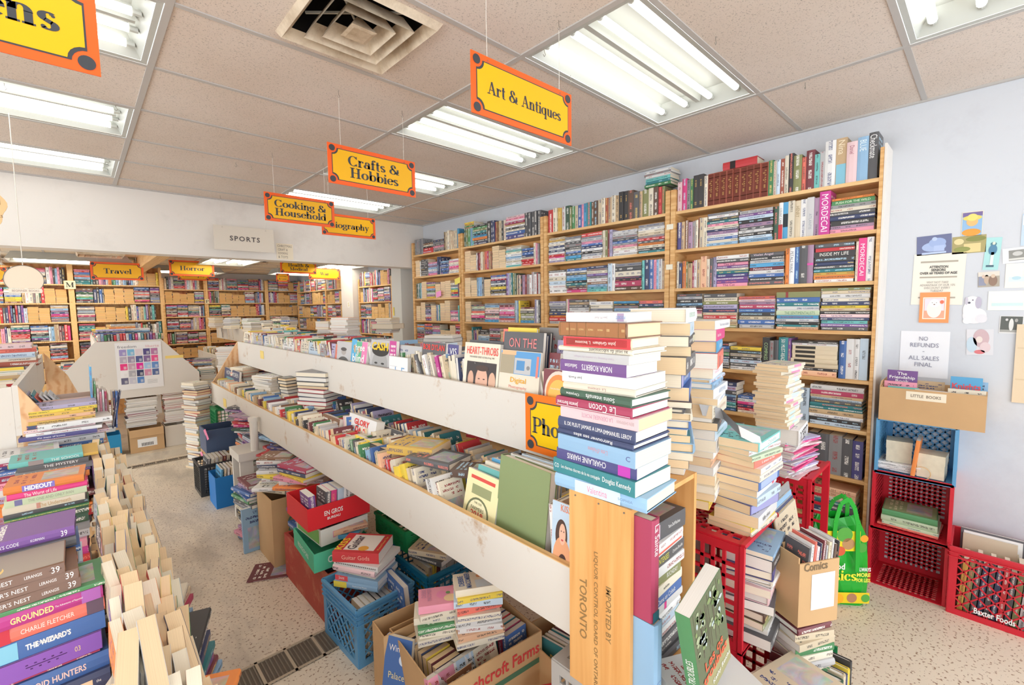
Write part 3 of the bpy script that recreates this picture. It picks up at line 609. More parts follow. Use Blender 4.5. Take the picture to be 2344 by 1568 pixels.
def shelf_row(O, a, d, L_, z, segs, where, grp, hs=.27, inset=.0, wdef=.13, pgs='ct', pal=None, oldp='t'):
    """fill a shelf from its left end O along a, spines looking along d"""
    a, d = V(a), V(d); pos = .004; pal = pal or MIXW; nS = sum(1 for q in segs if q[0] == 's'); nU = sum(1 for q in segs if q[0] == 'u'); iS = iU = 0; wh_ = where.replace('on ', '', 1).replace(' of ', ', ')
    def fr(i, n): return 'rightmost' if i == n else ordn(n-i+1)+' from right'
    def P(u, dep, extra=0): return V((O[0], O[1], 0))+a*u-d*(dep/2+inset+extra)
    def wd_(c):
        c = c[0] if isinstance(c, tuple) else c; return float(c.split('/')[1])/1000+.0006 if '/' in c else None
    tot = []
    for q in segs:
        if q[0] == 'u': tot += [None] if isinstance(q[1], int) else [wd_(c) for c in q[1]]
        elif q[0] == 's': tot.append(q[1]+.003)
        elif q[0] == 'p': tot.append(q[1]*.111)
        elif q[0] == 'g': tot.append(q[1])
    kx_ = 1
    if None not in tot and sum(tot) > 0:
        kx_ = (L_-.012)/sum(tot)
        if not .85 < kx_ < 1.3: kx_ = 1
    segs = list(segs)+[('fill',)]
    for sg in segs:
        if pos > L_-.02: break
        k = sg[0]
        if k == 'fill':
            while pos < L_-.03:
                t = min(R.uniform(.02, .034), L_-pos-.001); ww = .14; p = P(pos+t/2, ww); upright((p.x, p.y, z), d, ww, t, R.uniform(.19, .225), R.choice(pal), hc=R.random() < .6, pg='c', where='among the last standing ones, '+wh_, grp=grp); BK[-1].nopick = True; pos += t+.0006
            break
        if k == 'u':
            cl = sg[1] if not isinstance(sg[1], int) else [R.choice(pal) for _ in range(sg[1])]; hr = sg[2] if len(sg) > 2 else (.19, .235); tr = sg[3] if len(sg) > 3 else (.018, .036)
            iU += 1; nb = len(cl); ns = sum(1 for c in cl if c is setb) if 'setb' in globals() else 0; js = 0
            for jb, c in enumerate(cl):
                isset = ns and c is setb; js += isset
                wt = ('%s of nine matching gilt volumes, %s' % (ordn(js), wh_)) if isset else '%s in the %s, %s' % ((ordn(jb+1)+' from left') if jb < nb/2 else fr(jb+1, nb), ('standing row' if nU == 1 else 'group '+fr(iU, nU)), wh_)
                tx = None
                if isinstance(c, tuple): c, tx = c
                q = c.split('/'); t = float(q[1])/1000*kx_ if len(q) > 1 else R.uniform(*tr); h = float(q[2])/1000 if len(q) > 2 else R.uniform(*hr); c = q[0]
                if pos+t > L_: break
                ww = R.uniform(.13, .155); p = P(pos+t/2, ww, R.uniform(0, .012))
                upright((p.x, p.y, z), d, ww, t, h, c, hc=R.random() < .6, pg='c', where=wt, grp=grp, texts=tx); pos += t+.0006
        elif k == 's':
            wd = sg[1]*kx_; items = sg[2] if not isinstance(sg[2], int) else mixed(sg[2], 15, 30, pal); zz = 0
            if pos+wd > L_+.01: wd = L_-pos
            if wd < .1: break
            iS += 1
            for jb, it in enumerate(items):
                tx = None
                if isinstance(it, tuple): it, tx = it
                q = it.split('/'); t = float(q[1])/1000 if len(q) > 1 else R.uniform(.015, .03); hh = min(wd, wd*R.uniform(.93, 1)); 
                if zz+t > hs-.012: break
                ww = R.uniform(.125, .15); p = P(pos+wd/2, ww, R.uniform(0, .012))
                flat(p.x, p.y, z+zz, d, ww, t, hh, q[0], hc=R.random() < .5, pg='c', where='%s in the pile %s, %s' % (ordn(jb+1)+' from bottom' if jb else 'lowest', fr(iS, nS) if nS > 1 else 'standing alone', wh_), grp=grp, rot=rad(R.uniform(-1.5, 1.5)), texts=tx); zz += t+.0003
            pos += wd+.003
        elif k == 'p':
            for _ in range(sg[1]):
                wd = R.uniform(.104, .112); zz = 0; top = R.uniform(.72, .97)*hs
                if pos+wd > L_: break
                x_off = R.uniform(0, .01)
                while True:
                    t = R.uniform(.018, .034)
                    if zz+t > top: break
                    p = P(pos+wd/2+R.uniform(-.004, .004), .17, x_off); 
                    flat(p.x, p.y, z+zz, d, wd, t, .17, R.choice(pal), face='tail', pg=oldp, where='lying %s %s' % (ordn(nxt(where)), where), grp=grp, rot=rad(R.uniform(-2, 2)), art=False); zz += t+.0003
                pos += wd+.003
        elif k == 'g': pos += sg[1]
def auto_segs(p_pages=.45, n=9):
    o = []
    for _ in range(n):
        r = R.random()
        if r < p_pages: o.append(('p', R.randint(1, 3)))
        elif r < p_pages+.33*(1-p_pages)/.55: o.append(('s', R.uniform(.155, .2), 12))
        else: o.append(('u', R.randint(3, 8)))
    return o
# ------------------------------------------------------------------ bookcases on the right wall
XF = .6
BZ = [2.335, 2.045, 1.75, 1.455, 1.16, .855, .55, .25, .02]
BY = [.14, 1.425, 2.745, 4.08, 5.17]
ORD = ['nearest', 'second', 'third', 'farthest']
def bookcase(i):
    y0, y1 = BY[i], BY[i+1]; o = empty('bookcase', ['pine bookcase nearest the corner postcards, with white painted end panel', 'pine bookcase on the right wall, second from the white end panel', 'pine bookcase on the right wall, third from the white end panel', 'farthest pine bookcase on the right wall, touching the header wall'][i], 'bookcase', (XF, (y0+y1)/2, 0), 'pine bookcases along the right wall')
    e = .038; tz = 2.50
    a = y0+.003; 
    part(o, 'side_panel', MB().box((XF-.005, a, 0), (WX-.001, a+(e if i else .017), tz)), M_pine); part(o, 'side_panel', MB().box((XF-.005, y1-e-.003, 0), (WX-.001, y1-.003, tz)), M_pine)
    if i == 0: part(o, 'end_panel', MB().box((XF, a-.012, 0), (WX-.001, a-.001, tz+.02)), M_wall, label='white painted end panel')
    for z in BZ:
        part(o, 'shelf_board', MB().box((XF, a+(e if i else .017)+.001, z-.022), (WX-.012, y1-e-.004, z)), M_pineY)
    part(o, 'back_panel', MB().box((WX-.011, a+(e if i else .017)+.001, 0), (WX-.002, y1-e-.003, 2.34)), M_backw)
    return o
for i in range(4): bookcase(i)
def brow(i, j, segs, **k):
    y0, y1 = BY[i]+(.045 if i else .024), BY[i+1]-.045; hs = (BZ[j-1]-.022-BZ[j]) if j else .34
    nm = ['top', 'second', 'third', 'fourth', 'fifth', 'sixth', 'seventh', 'eighth', 'lowest'][j]
    shelf_row((XF+.012, y1, 0), (0, -1, 0), (-1, 0, 0), y1-y0, BZ[j]+.001, segs, 'on %s shelf of %s bookcase' % (nm, ORD[i]), 'books on the %s shelf of the %s bookcase' % (nm, ORD[i]), hs=hs, **k)
gold = (.75, .5, .15)
setb = ('rust/41/228', [('b', None, .5, .5, .96, .8, (.17, .035, .02)), ('b', None, .84, .5, .015, .8, gold), ('b', None, .14, .5, .015, .8, gold), ('b', '* o *', .3, .5, .16, .7, gold), ('b', '* O *', .5, .5, .16, .7, gold), ('b', '***', .68, .5, .1, .7, gold)])
blk = ('black/36/240', [('b', '= ===', .25, .5, .2, .5, gold), ('b', '==', .85, .5, .1, .4, gold)])
brow(0, 0, [('u', ['pale pink/30/215', 'hot pink/34/235', 'grey/26/220', 'green/20/222', blk, blk, 'cream/26/222']+[setb]*9+['green/28/232', 'cream/18/220', 'pale blue/20/222', 'rust/22/225', 'cream/22/238', 'black/26/245', 'olive/42/225', 'coral/22/205', 'maroon/42/238', 'turquoise/24/205', 'pale grey/24/215', 'white/50/268', ('tan/50/272', [('b', None, .78, .5, .44, .9, (.25, .55, .7)), ('b', 'Nina', .2, .5, .3, .6, (.9, .8, .6))]), ('pale pink/48/235', [('b', 'Daniel', .2, .5, .2, .5, (.3, .05, .1))]), ('light blue/48/250', [('b', 'BLUE', .2, .5, .25, .6, (.8, .9, .95))]), ('charcoal/40/262', [('b', 'Checkmate', .3, .5, .5, .8, (.95, .95, .95))])])])
m_ = ('magenta/60/262', [('b', 'MORDECAI', .5, .5, .86, .62, (.97, .9, .95))])
brow(0, 1, [('u', ['indigo/38/205', 'tan/26/205', 'brown/30/212', 'mauve/34/195', 'grey/22/200', 'cream/20/205', 'dark brown/12/220', 'beige/28/215', 'cream/30/215']), ('s', .235, ['light blue/20', 'cream/20', 'blue/18', 'white/20', 'mauve/22', 'navy/16', 'cream/22', 'pink/18', 'teal/18', 'charcoal/20', 'white/20', 'grey/16']),
 ('s', .235, ['light blue/24', 'pale blue/18', 'black/22', 'white/20', 'charcoal/20', 'mauve/24', 'black/24', 'pale blue/22', 'purple/18', ('pale grey/24', [('b', 'BINGE   TYLER OAKLEY', .45, .5, .8, .55, (.1, .1, .12))])]),
 ('u', ['dark green/30/215', ('white/26/235', [('b', None, .8, .5, .4, 1, (.6, .05, .06)), ('b', 'COUNT CARIBE', .4, .5, .5, .5, (.1, .1, .1))]), ('sky blue/30/235', [('b', None, .5, .5, .36, 1, (.02, .03, .04))]), 'cream/40/238', ('beige/36/232', [('b', 'HENRY', .3, .5, .3, .6, (.3, .22, .1))]), 'white/38/235', ('pale grey/40/240', [('b', 'ATLANTIS', .62, .5, .4, .4, (.3, .35, .4))]), 'mauve/30/232', m_]), ('s', .235, ['pink/24', 'mauve/18', 'black/32', 'navy/26', 'charcoal/24', 'cream/20', 'grey/22', ('green/26', [('b', 'PUSH FOR THE WILD', .5, .5, .8, .5, (.8, .9, .7))]), 'orange/12'])])
cat_ = ('pink/22', [('b', 'The Cat', .4, .5, .4, .7, (.15, .02, .08))])
brow(0, 2, [('u', ['cream/18/205', 'navy/26/190', 'orange/30/205', 'olive/16/200', 'tan/36/185', 'crimson/14/200', 'white/24/205', 'tan/28/208', 'peach/46/228', 'cream/24/205', 'charcoal/24/210', 'lavender/26/215']), ('s', .23, [cat_, 'purple/22', 'purple/20', 'indigo/24', 'teal/22', 'cream/16', 'purple/18', cat_, 'charcoal/24', 'white/26']),
 ('s', .23, ['charcoal/28', 'black/24', 'blue/22', 'white/24', ('maroon/22', [('b', 'Notorious', .4, .5, .6, .7, (.9, .8, .85))]), 'sky blue/26', 'pale grey/20', 'black/22', ('charcoal/26', [('b', 'Violet Angel', .4, .5, .6, .7, (.85, .7, .8))])]), ('u', ['orange/26/230', ('white/30/232', [('b', 'PETALS WALK', .4, .5, .6, .6, (.1, .1, .15))]), 'blue/26/235', 'charcoal/48/240', ('mauve/34/240', [('b', None, .5, .5, .06, 1, (.7, .1, .4))])]),
 ('s', .225, ['white/20', 'orange/24', 'mustard/18', 'teal/20', 'charcoal/20', 'navy/22', 'black/30', ('black/34', [('b', 'INSIDE MY LIFE', .5, .5, .7, .6, (.85, .85, .8))]), 'red/22', 'charcoal/26']), ('u', ['cream/12/235', ('hot pink/40/252', [('b', 'MORDECAI', .5, .5, .86, .55, (.97, .9, .95))]), 'white/34/255'])])
brow(0, 3, [('s', .2, 12), ('s', .24, ['olive/20', 'tan/20', 'beige/22', 'red/26', 'beige/20', 'navy/26', 'lavender/30', 'olive/24', 'cream/26', 'charcoal/28']), ('s', .23, ['pale grey/28', 'blue/30', 'beige/26', 'black/26', 'blue/24', 'crimson/28', 'mauve/18', 'pale pink/18', 'coral/20']),
 ('s', .24, ['peach/16', 'teal/14', 'black/18', 'white/20', 'sky blue/22', ('pale green/30', [('b', 'THE SENTIMENTALISTS', .55, .5, .7, .6, (.1, .25, .15))]), 'white/28', 'teal/24', 'blue/32', ('olive/36', [('b', None, .25, .5, .06, 1, (.3, .05, .05))])]), ('s', .24, ['charcoal/22', 'purple/18', 'turquoise/20', 'navy/18', 'pale pink/20', 'black/18', 'beige/18', 'yellow/16', 'navy/24', 'cream/20', 'white/26', 'beige/20', 'olive/16'])])
brow(0, 4, [('s', .2, 9), ('s', .17, 8), ('s', .19, ['white/24', 'charcoal/24', 'pale blue/24', 'black/22', 'beige/20', 'black/22', 'yellow/24']), ('u', [('black/40/235', [('b', 'COMPASS', .4, .5, .5, .5, (.4, .6, .3))]), 'grey/26/215', 'charcoal/24/220', ('teal/50/240', [('b', '501 MUST-READ BOOKS', .5, .5, .9, .6, (.95, .95, .9))]), 'purple/16/235']),
 ('s', .235, ['peach/34', 'black/18']+[('beige/28', [('b', None, .3, .5, .45, .6, (.05, .045, .04))])]*5+['white/14', ('black/14', None)]), ('u', ['blue/32/232', 'white/34/245', 'white/26/245', ('pale blue/36/250', None)])])
brow(0, 5, [('s', .2, 9), ('s', .18, 9), ('s', .2, ['cream/20', 'red/18', 'navy/22', 'hot pink/20', 'white/20', 'blue/20']), ('g', .03), ('u', ['coral/22/225', 'brown/36/225', 'beige/36/220', 'pale blue/40/225']), ('s', .23, ['pale blue/24', 'black/22', 'white/22', 'tan/30', ('teal/20', None), 'teal/20', 'charcoal/20', 'pale blue/14', 'tan/16', ('crimson/30', None), 'white/32'])])
brow(0, 6, [('s', .2, 8), ('s', .2, 8), ('s', .2, 8), ('s', .14, ['pink/22', 'white/24', 'green/22', 'white/20', 'crimson/20', 'charcoal/20']), ('u', ['sky blue/22/235', ('black/40/250', [('b', 'ENDER JACK WIDE LINES', .5, .5, .8, .5, (.9, .9, .9))]), 'charcoal/52/248', 'grey/56/250', 'charcoal/44/240', 'indigo/44/235'])])
brow(0, 7, [('s', .22, 8), ('s', .22, 8), ('s', .22, 8), ('g', .12), ('s', .24, ['navy/26', ('white/20', [('b', 'THE SHACK', .5, .5, .5, .6, (.1, .1, .1))]), 'navy/26', 'charcoal/30', 'teal/22', 'cream/26', ('peach/30', [('b', 'IRVINE WELSH   GLUE', .5, .5, .8, .5, (.35, .15, .1))]), ('peach/28', [('b', 'IRVINE WELSH   GLUE', .5, .5, .8, .5, (.35, .15, .1))])])])
brow(0, 8, [('s', .22, 8)]*5)
brow(1, 0, [('u', ['red/46/215', 'cream/36/225', 'beige/16/225', ('mustard/36/215', [('b', 'WHILE', .3, .5, .3, .6, (.95, .8, .4))]), 'white/34/220', 'dark green/44/222', 'olive/20/205', 'green/26/205', 'beige/30/205', 'blue/34/205', 'pink/16/205', 'sky blue/24/210', ('teal/44/212', None), 'brown/22/205', 'dark brown/34/212', 'beige/34/215', 'cream/30/220', 'rust/22/215', 'tan/26/215', 'cream/34/225', 'tan/28/218', blk, blk, 'dark brown/40/235', 'charcoal/42/215', 'tan/20/210', 'olive/44/215', 'cream/36/220', 'dark brown/34/222', 'red/26/212', 'olive/18/212'])], pal=OLDW)
brow(1, 1, [('s', .21, ['lavender/18', 'white/22', 'hot pink/14', 'red/20', 'white/22', 'navy/20', 'white/20', 'navy/18', 'cream/18', 'white/22', 'mustard/16', 'beige/22']), ('s', .19, ['teal/22', 'sky blue/24', 'charcoal/22', 'blue/16', 'white/20', 'black/22', 'grey/26', 'charcoal/22', 'white/22', 'grey/22']), ('s', .235, ['white/22', 'pale grey/26', 'black/22', 'white/22', 'navy/24', 'blue/18', 'pink/22', 'pale grey/22', 'grey/20', 'red/30']),
 ('u', ['cream/26/235', ('olive/26/232', None), 'maroon/22/235', 'lavender/28/230']), ('s', .25, ['white/22', 'white/24', 'cream/20', 'pink/20', 'grey/16', 'blue/20', 'charcoal/18', 'grey/24', 'pale grey/22', 'pale grey/20']), ('s', .24, ['teal/18', 'black/20', 'cream/22', 'orange/18', 'charcoal/20', 'red/20', 'grey/18', 'beige/22', 'cream/20', 'white/24', 'grey/22'])])
brow(1, 2, [('s', .22, ['white/44', 'white/34', 'pale blue/36', 'cream/40', 'white/44', 'charcoal/20']), ('s', .24, ['hot pink/24', 'maroon/20', 'charcoal/20', 'teal/22', 'black/22', 'sky blue/26', 'light blue/22', 'charcoal/22', 'white/18', 'blue/24']), ('s', .22, ['turquoise/22', 'teal/20', 'light blue/22', 'brown/22', 'white/30', 'grey/22', 'purple/20', 'cream/24', 'grey/22', 'navy/20']), ('u', ['pale blue/44/238', 'white/30/235']), ('s', .26, ['dark brown/34', 'crimson/46', 'black/20', 'navy/16', 'cream/44', 'charcoal/40', 'grey/26']), ('u', ['turquoise/22/238', ('navy/44/240', None), 'blue/40/238', 'pink/22/235', 'light blue/18/235', 'white/30/238', 'beige/18/220'])])
brow(1, 3, [('s', .22, ['pale grey/26', 'red/34', 'orange/20', 'navy/34', 'charcoal/28', 'grey/26', 'pale grey/30', 'lavender/16']), ('u', ['cream/14/235', 'pink/12/235']), ('s', .24, ['white/24', 'turquoise/22', 'cream/24', 'blue/30', 'white/26', 'pale grey/26', 'charcoal/28', 'tan/20', 'charcoal/24']), ('s', .25, ['pink/24', 'pale grey/24', 'maroon/22', 'charcoal/24', 'white/28', 'grey/22', 'cream/30', 'white/30']), ('s', .25, ['grey/24', 'hot pink/22', 'blue/24', 'charcoal/26', 'white/20', 'light blue/26', 'grey/22', 'black/20', 'sky blue/18']), ('s', .22, 9)])
for j in (4, 5, 6): brow(1, j, [('s', .22, 8), ('u', 4), ('s', .2, 9), ('s', .24, 9), ('u', 6), ('s', .22, 9), ('s', .22, 8)])
brow(2, 0, [('u', ['dark green/30/215', 'olive/26/205', 'green/40/205', 'light blue/20/205', 'turquoise/18/205']), ('s', .2, ['navy/30', 'charcoal/26', 'orange/26', 'sky blue/24', 'black/20', 'teal/24', 'olive/26', 'green/24', 'black/20']), ('u', [('black/50/240', None), 'navy/26/240', 'navy/30/235', 'crimson/18/215', 'brown/22/215', 'tan/20/215', 'beige/26/215', 'black/22/212', 'cream/24/215']), ('s', .24, ['indigo/44', 'blue/34', 'cream/20', 'black/22', 'white/16', 'tan/18', 'crimson/22', 'white/16', 'pink/26', 'pale pink/18']), ('u', ['charcoal/34/240']*5)], pal=OLDW)
brow(2, 1, [('p', 2), ('u', ['white/12/200', 'maroon/20/200', 'red/18/198', 'beige/20/200', 'cream/22/205', 'tan/22/202', 'coral/36/205', 'crimson/22/205', 'tan/26/200', 'brown/22/198']), ('p', 2), ('s', .2, ['turquoise/20', 'white/24', 'cream/20', 'white/24', 'light blue/20', 'white/26', 'cream/22', 'turquoise/18', 'white/20', 'beige/20']), ('s', .14, ['red/22', 'red/20', 'red/20', 'cream/20', 'navy/24', 'blue/24', 'navy/22', 'blue/20'])])
brow(2, 2, [('p', 2), ('u', ['light blue/30/215']*3+['black/18/212', 'charcoal/22/212']), ('p', 1), ('s', .25, ['white/24', 'black/24', 'charcoal/20', 'yellow/26', 'black/22', 'white/20', 'navy/26', 'red/18', 'white/20', 'blue/20']), ('u', ['purple/30/235', 'lavender/20/232', 'pale grey/30/235', 'teal/24/232', 'olive/26/230', 'dark green/26/225', 'beige/20/205', 'charcoal/26/210'])])
brow(2, 3, [('p', 1), ('s', .22, ['grey/24', 'charcoal/20', 'hot pink/30', 'cream/26', 'coral/24', 'grey/26', 'pale green/26', 'charcoal/22']), ('s', .22, ['sky blue/28', 'pink/20', 'cream/24', 'charcoal/26', 'pale pink/40', 'beige/24', 'light blue/26', 'grey/20']), ('s', .22, ['pale pink/24', 'coral/22', 'light blue/20', 'crimson/22', 'hot pink/28', 'white/22', 'pink/26', 'maroon/22', 'grey/20']), ('u', ['pale blue/30/235', 'light blue/22/230', 'yellow/20/232']), ('s', .18, ['sky blue/26', 'olive/22', 'white/26', 'olive/24', 'charcoal/26', 'cream/20', 'maroon/18']), ('u', ['lavender/22/240', 'white/26/235', 'charcoal/24/230'])])
for j in (4, 5, 6): brow(2, j, [('p', 1), ('u', 4), ('s', .2, 9), ('s', .18, 9), ('p', 1), ('s', .2, 9), ('u', 4), ('s', .2, 9)])
brow(3, 0, [('u', ['grey/28/205']*6), ('s', .19, ['red/36', 'red/34', 'black/20', 'cream/22', 'brown/18']), ('s', .2, ['charcoal/24', 'grey/26', 'pink/24', 'charcoal/24', 'grey/24', 'navy/26']), ('u', ['dark brown/20/225', 'beige/40/225', 'cream/30/235', 'beige/24/230']+['beige/26/215']*4+['sky blue/24/235'])], pal=OLDW)
brow(3, 1, [('p', 1), ('u', ['white/20/200', 'charcoal/14/205']), ('s', .16, ['charcoal/24']*9), ('s', .2, ['hot pink/24', 'lavender/26', 'white/26', 'light blue/24', 'mauve/26', 'lavender/20', 'pink/18']), ('u', ['navy/36/225', 'navy/36/225']), ('s', .17, ['blue/26', 'navy/20', 'blue/24', 'charcoal/20', 'blue/24', 'navy/26', 'light blue/20']), ('s', .2, ['white/22', 'cream/20', 'pink/22', 'hot pink/20', 'white/20', 'cream/24', 'pink/20', 'white/20'])])
brow(3, 2, [('u', ['charcoal/20/205', 'dark green/22/205', 'white/18/200', 'teal/24/208', 'navy/20/200', 'turquoise/20/208', 'pale blue/20/205']), ('p', 1), ('s', .2, 10), ('p', 3), ('s', .15, 8), ('p', 2)])
brow(3, 3, [('p', 2), ('s', .15, 9), ('p', 1), ('u', ['charcoal/22/200', 'blue/18/200', 'cream/24/205', 'turquoise/20/205', 'teal/18/200']), ('p', 2), ('s', .18, ['pink/24', 'pale pink/26', 'grey/20', 'pale pink/24', 'hot pink/18', 'mauve/20']), ('p', 1)])
for j in (4, 5): brow(3, j, auto_segs(.4))
def xstack(y, z, items, where, w_=.22, x=XF+.09): return stack(x, y, z, (-1, 0, 0), items, where, 'books piled on the bookcases', h=w_, w=.15, jit=.004, jr=2)
# books lying on top of the standing ones
xstack(1.545, 2.335+.224, ['green/24', 'teal/24', 'turquoise/22', 'white/20', 'grey/16', 'white/18'], 'pile above the olive books, second bookcase', .22)
flat(XF+.085, .93, 2.337+.229, (-1, 0, 0), .14, .052, .225, 'red', hc=True, pg='c', where='lying across the matching red-brown set on the nearest bookcase', grp='books piled on the bookcases', texts=[('b', None, .3, .5, .16, 1, (.03, .02, .02))])
stack(XF+.09, 3.93, 2.335+.207, (-1, 0, 0), ['tan/18', 'green/16', 'mustard/22', 'yellow/14'], 'pile above green books, third bookcase', 'books piled on the bookcases', h=.18, w=.14, jit=.004, jr=3)
# ------------------------------------------------------------------ display tables
def board(mb, a, b): return mb.box(a, b)
def yellow_note(c, r_, u_, w_, h_, label, cn=(.93, .72, .22), rot=0):
    mb = MB(); c = V(c); n = V(r_).cross(V(u_)); r2 = V(r_)*cos(rot)+V(u_)*sin(rot); u2 = -V(r_)*sin(rot)+V(u_)*cos(rot)
    pts = [c-r2*w_/2-u2*h_/2, c+r2*w_/2-u2*h_/2, c+r2*w_/2+u2*h_/2, c-r2*w_/2+u2*h_/2]
    mb.prism([p+n*.0004 for p in pts], n*.0006, 0, cn); 
    return mb.build('sticky_note', M_flat, label=label, category='sticky note')
o = empty('display_table', 'long two-tier white display table crossing the picture, filled with paperbacks', 'display table', (-1.2, 2.8, 0), 'white book display tables')
Y0, Y1 = .46, 5.25
part(o, 'front_board', MB().box((-1.795, Y0, .685), (-1.775, Y1, .885)), M_white)
part(o, 'front_board_edge', MB().box((-1.795, Y0, .885), (-1.775, Y1, .888)), M_pineY, label='bare chipped wood along the top of the front board')
part(o, 'riser_board', MB().box((-1.53, .40, 1.065), (-1.51, Y1, 1.292)), M_white)
part(o, 'tray_floor', MB().box((-1.775, Y0, .745), (-.72, Y1, .76)), M_pineY); part(o, 'tray_floor', MB().box((-1.51, .47, 1.19), (-1.02, Y1, 1.205)), M_pineY)
part(o, 'back_board', MB().box((-.72, Y0, .685), (-.70, Y1, .885)), M_white); part(o, 'riser_board', MB().box((-1.02, .47, 1.065), (-1.0, Y1, 1.25)), M_white)
part(o, 'end_board', MB().prism([(-1.775, Y1, .68), (-1.775, Y1, .885), (-1.53, Y1, 1.29), (-1.0, Y1, 1.29), (-.72, Y1, .885), (-.72, Y1, .68)], (0, .02, 0)), M_ply)
for x, y in ((-1.62, .52), (-.86, .52), (-1.62, 5.16), (-.86, 5.16), (-1.62, 2.8), (-.86, 2.8)): part(o, 'leg', MB().box((x-.04, y-.04, 0), (x+.04, y+.04, .68)), M_white)
part(o, 'divider', MB().box((-1.51, 2.9, 1.206), (-1.02, 2.915, 1.3)), M_ply)
for px, py, nm in ((600, 812, 'yellow sticky note at the far end of the riser board'),):
    c = at(px, py, 0, -1.53); yellow_note((-1.531, c.y, c.z), (0, -1, 0), (0, 0, 1), .11, .075, nm)
c = at(515, 922, 0, -1.795); yellow_note((-1.796, c.y, c.z), (0, -1, 0), (0, 0, 1), .12, .08, 'yellow sticky note at the far end of the long front board')
# the sign on the riser board
def photo_sign():
    o = empty('riser_sign', 'large orange and yellow sign starting Photo, fixed to the riser board behind the book tower', 'sign', (-1.534, .64, 1.30))
    b = MB(); w_, h_ = .52, .222; r_, u_, n = V((0, -1, 0)), Z_, V((-1, 0, 0)); c = V((-.0, 0, -h_/2))
    b.box((-.004, -w_/2, -h_), (0, w_/2, 0), 0, (.93, .20, .01)); n0 = n*.004; mrg = .026; k = .03
    def poly(e):
        W, Hh = w_/2-mrg-e, h_/2-mrg-e; rr = k+e*.9; P2 = []
        for sx_, sy_, a0, a1 in ((1, 1, 270, 180), (-1, 1, 360, 270), (-1, -1, 90, 0), (1, -1, 180, 90)): P2 += [(sx_*W+rr*cos(rad(a0+(a1-a0)*i/5)), sy_*Hh+rr*sin(rad(a0+(a1-a0)*i/5))) for i in range(6)]
        return P2
    for e, off, col in ((0, .0006, DK), (.004, .0011, (.92, .58, .0))):
        pp = poly(e); ctr = c+n0+n*off; b.add([ctr]+[ctr+r_*x+u_*y for x, y in pp], [(0, 1+i, 1+(i+1) % len(pp)) for i in range(len(pp))], 0, col)
    for i in (-1, 1):
        for j in (-1, 1): disc(b, c+n0+r_*i*(w_/2-.027)+u_*j*(h_/2-.027)+n*.0013, r_, u_, .017, DK)
    serif(b, 'Photography', c+n0+n*.0018-u_*.006, r_, u_, w_*.86, .085, (.08, .08, .08)); b.build('panel', M_sign, o)
photo_sign()
def cover(x0, x1, yt, Xp, zb, cn, label_where, grp, t=.02, lean=8, texts=None, hc=False, yaw=0, pg='w', yb=None, **k):
    """a book whose front cover faces the aisle, its edges read from the photo at plane X = Xp"""
    ym = yt; a, b = at(x0, ym, 0, Xp), at(x1, ym, 0, Xp); yc = (a.y+b.y)/2; w_ = abs(a.y-b.y)/cos(rad(yaw)); zt = (a.z+b.z)/2
    if yb: zb = at((x0+x1)/2, yb, 0, Xp).z
    h_ = (zt-zb)/cos(rad(lean)); return upright((Xp+t/2, yc, zb), (-1, 0, 0), w_, t, h_, cn, lean=-rad(lean), face='cover', yaw=rad(yaw), hc=hc, pg=pg, where=label_where, grp=grp, texts=texts, **k)
G1 = 'books facing out along the upper tier of the long table'; UZ = 1.206
# -- upper tier, far to near
far = [(553, 572, 'cream'), (575, 596, 'pale grey'), (600, 622, 'white'), (624, 640, 'beige'), (643, 668, 'white'), (670, 682, 'coral'), (684, 700, 'cream'), (702, 727, 'pale blue'), (728, 741, 'grey'), (743, 760, 'lavender'), (762, 790, 'coral')]
for i, (a, b, cn) in enumerate(far):
    cover(a, b, 764+(a-553)*.13+R.uniform(-3, 3), -1.495, UZ, cn, 'facing out at the far upper tier, %s from the far end' % ordn(i+1), G1, texts=None)
def tb(s, v, h_, col, w_=.85, u=.5, **k): return ('F', s, u, v, w_, h_, col, k)
wh, bk, rd_ = (.95, .95, .93), (.03, .03, .035), (.75, .04, .04)
cover(766, 797, 783, -1.50, UZ, 'pale grey', '', G1, lean=6, fix='paperback with a grey portrait, facing out left of the three-striped cover', texts=[('O', None, .5, .66, .34, .2, (.45, .42, .4)), ('O', None, .5, .3, .8, .42, (.12, .12, .12)), ('O', None, .5, .75, .42, .12, (.1, .09, .09), {'k': 1})])
cover(796, 832, 783, -1.50, UZ, 'white', '', G1, lean=8, fix='green, blue and pink striped paperback facing out on the upper tier', texts=[tb(None, .6, .9, (.1, .45, .75), .33, .17), tb(None, .5, .98, (.12, .5, .3), .33, .5), tb(None, .5, .98, (.85, .25, .5), .33, .83), tb('three', .82, .2, wh, .9, .5, bold=.02), tb('blind', .5, .24, wh, .9, .5, bold=.02), tb('mice', .2, .2, wh, .9, .5, bold=.02)])
cover(840, 884, 780, -1.505, UZ, 'pale grey', '', G1, lean=7, fix='biography facing out with large yellow letters CASH over a grey face', texts=[('O', None, .52, .38, .8, .74, (.4, .4, .4)), ('O', None, .52, .74, .86, .3, (.03, .03, .03), {'k': 1}), ('O', None, .34, .42, .16, .05, (.05, .05, .05), {'k': 2}), ('O', None, .68, .42, .16, .05, (.05, .05, .05), {'k': 2}), ('O', None, .52, .18, .3, .04, (.1, .08, .08), {'k': 2}), tb('CASH', .84, .2, (.95, .6, .02), .96, .5, bold=.03)])
cover(885, 900, 782, -1.50, UZ, 'magenta', 'leaning right behind the grey and yellow cover on the upper tier', G1, lean=5)
cover(888, 930, 818, -1.518, UZ, 'white', '', G1, lean=3, hc=True, fix='white book with blue letters LE in front of the upper tier row', texts=[tb('L E', .5, .3, (.2, .4, .65), .7, .6), tb(None, .66, .01, (.5, .5, .55), .4, .25)])
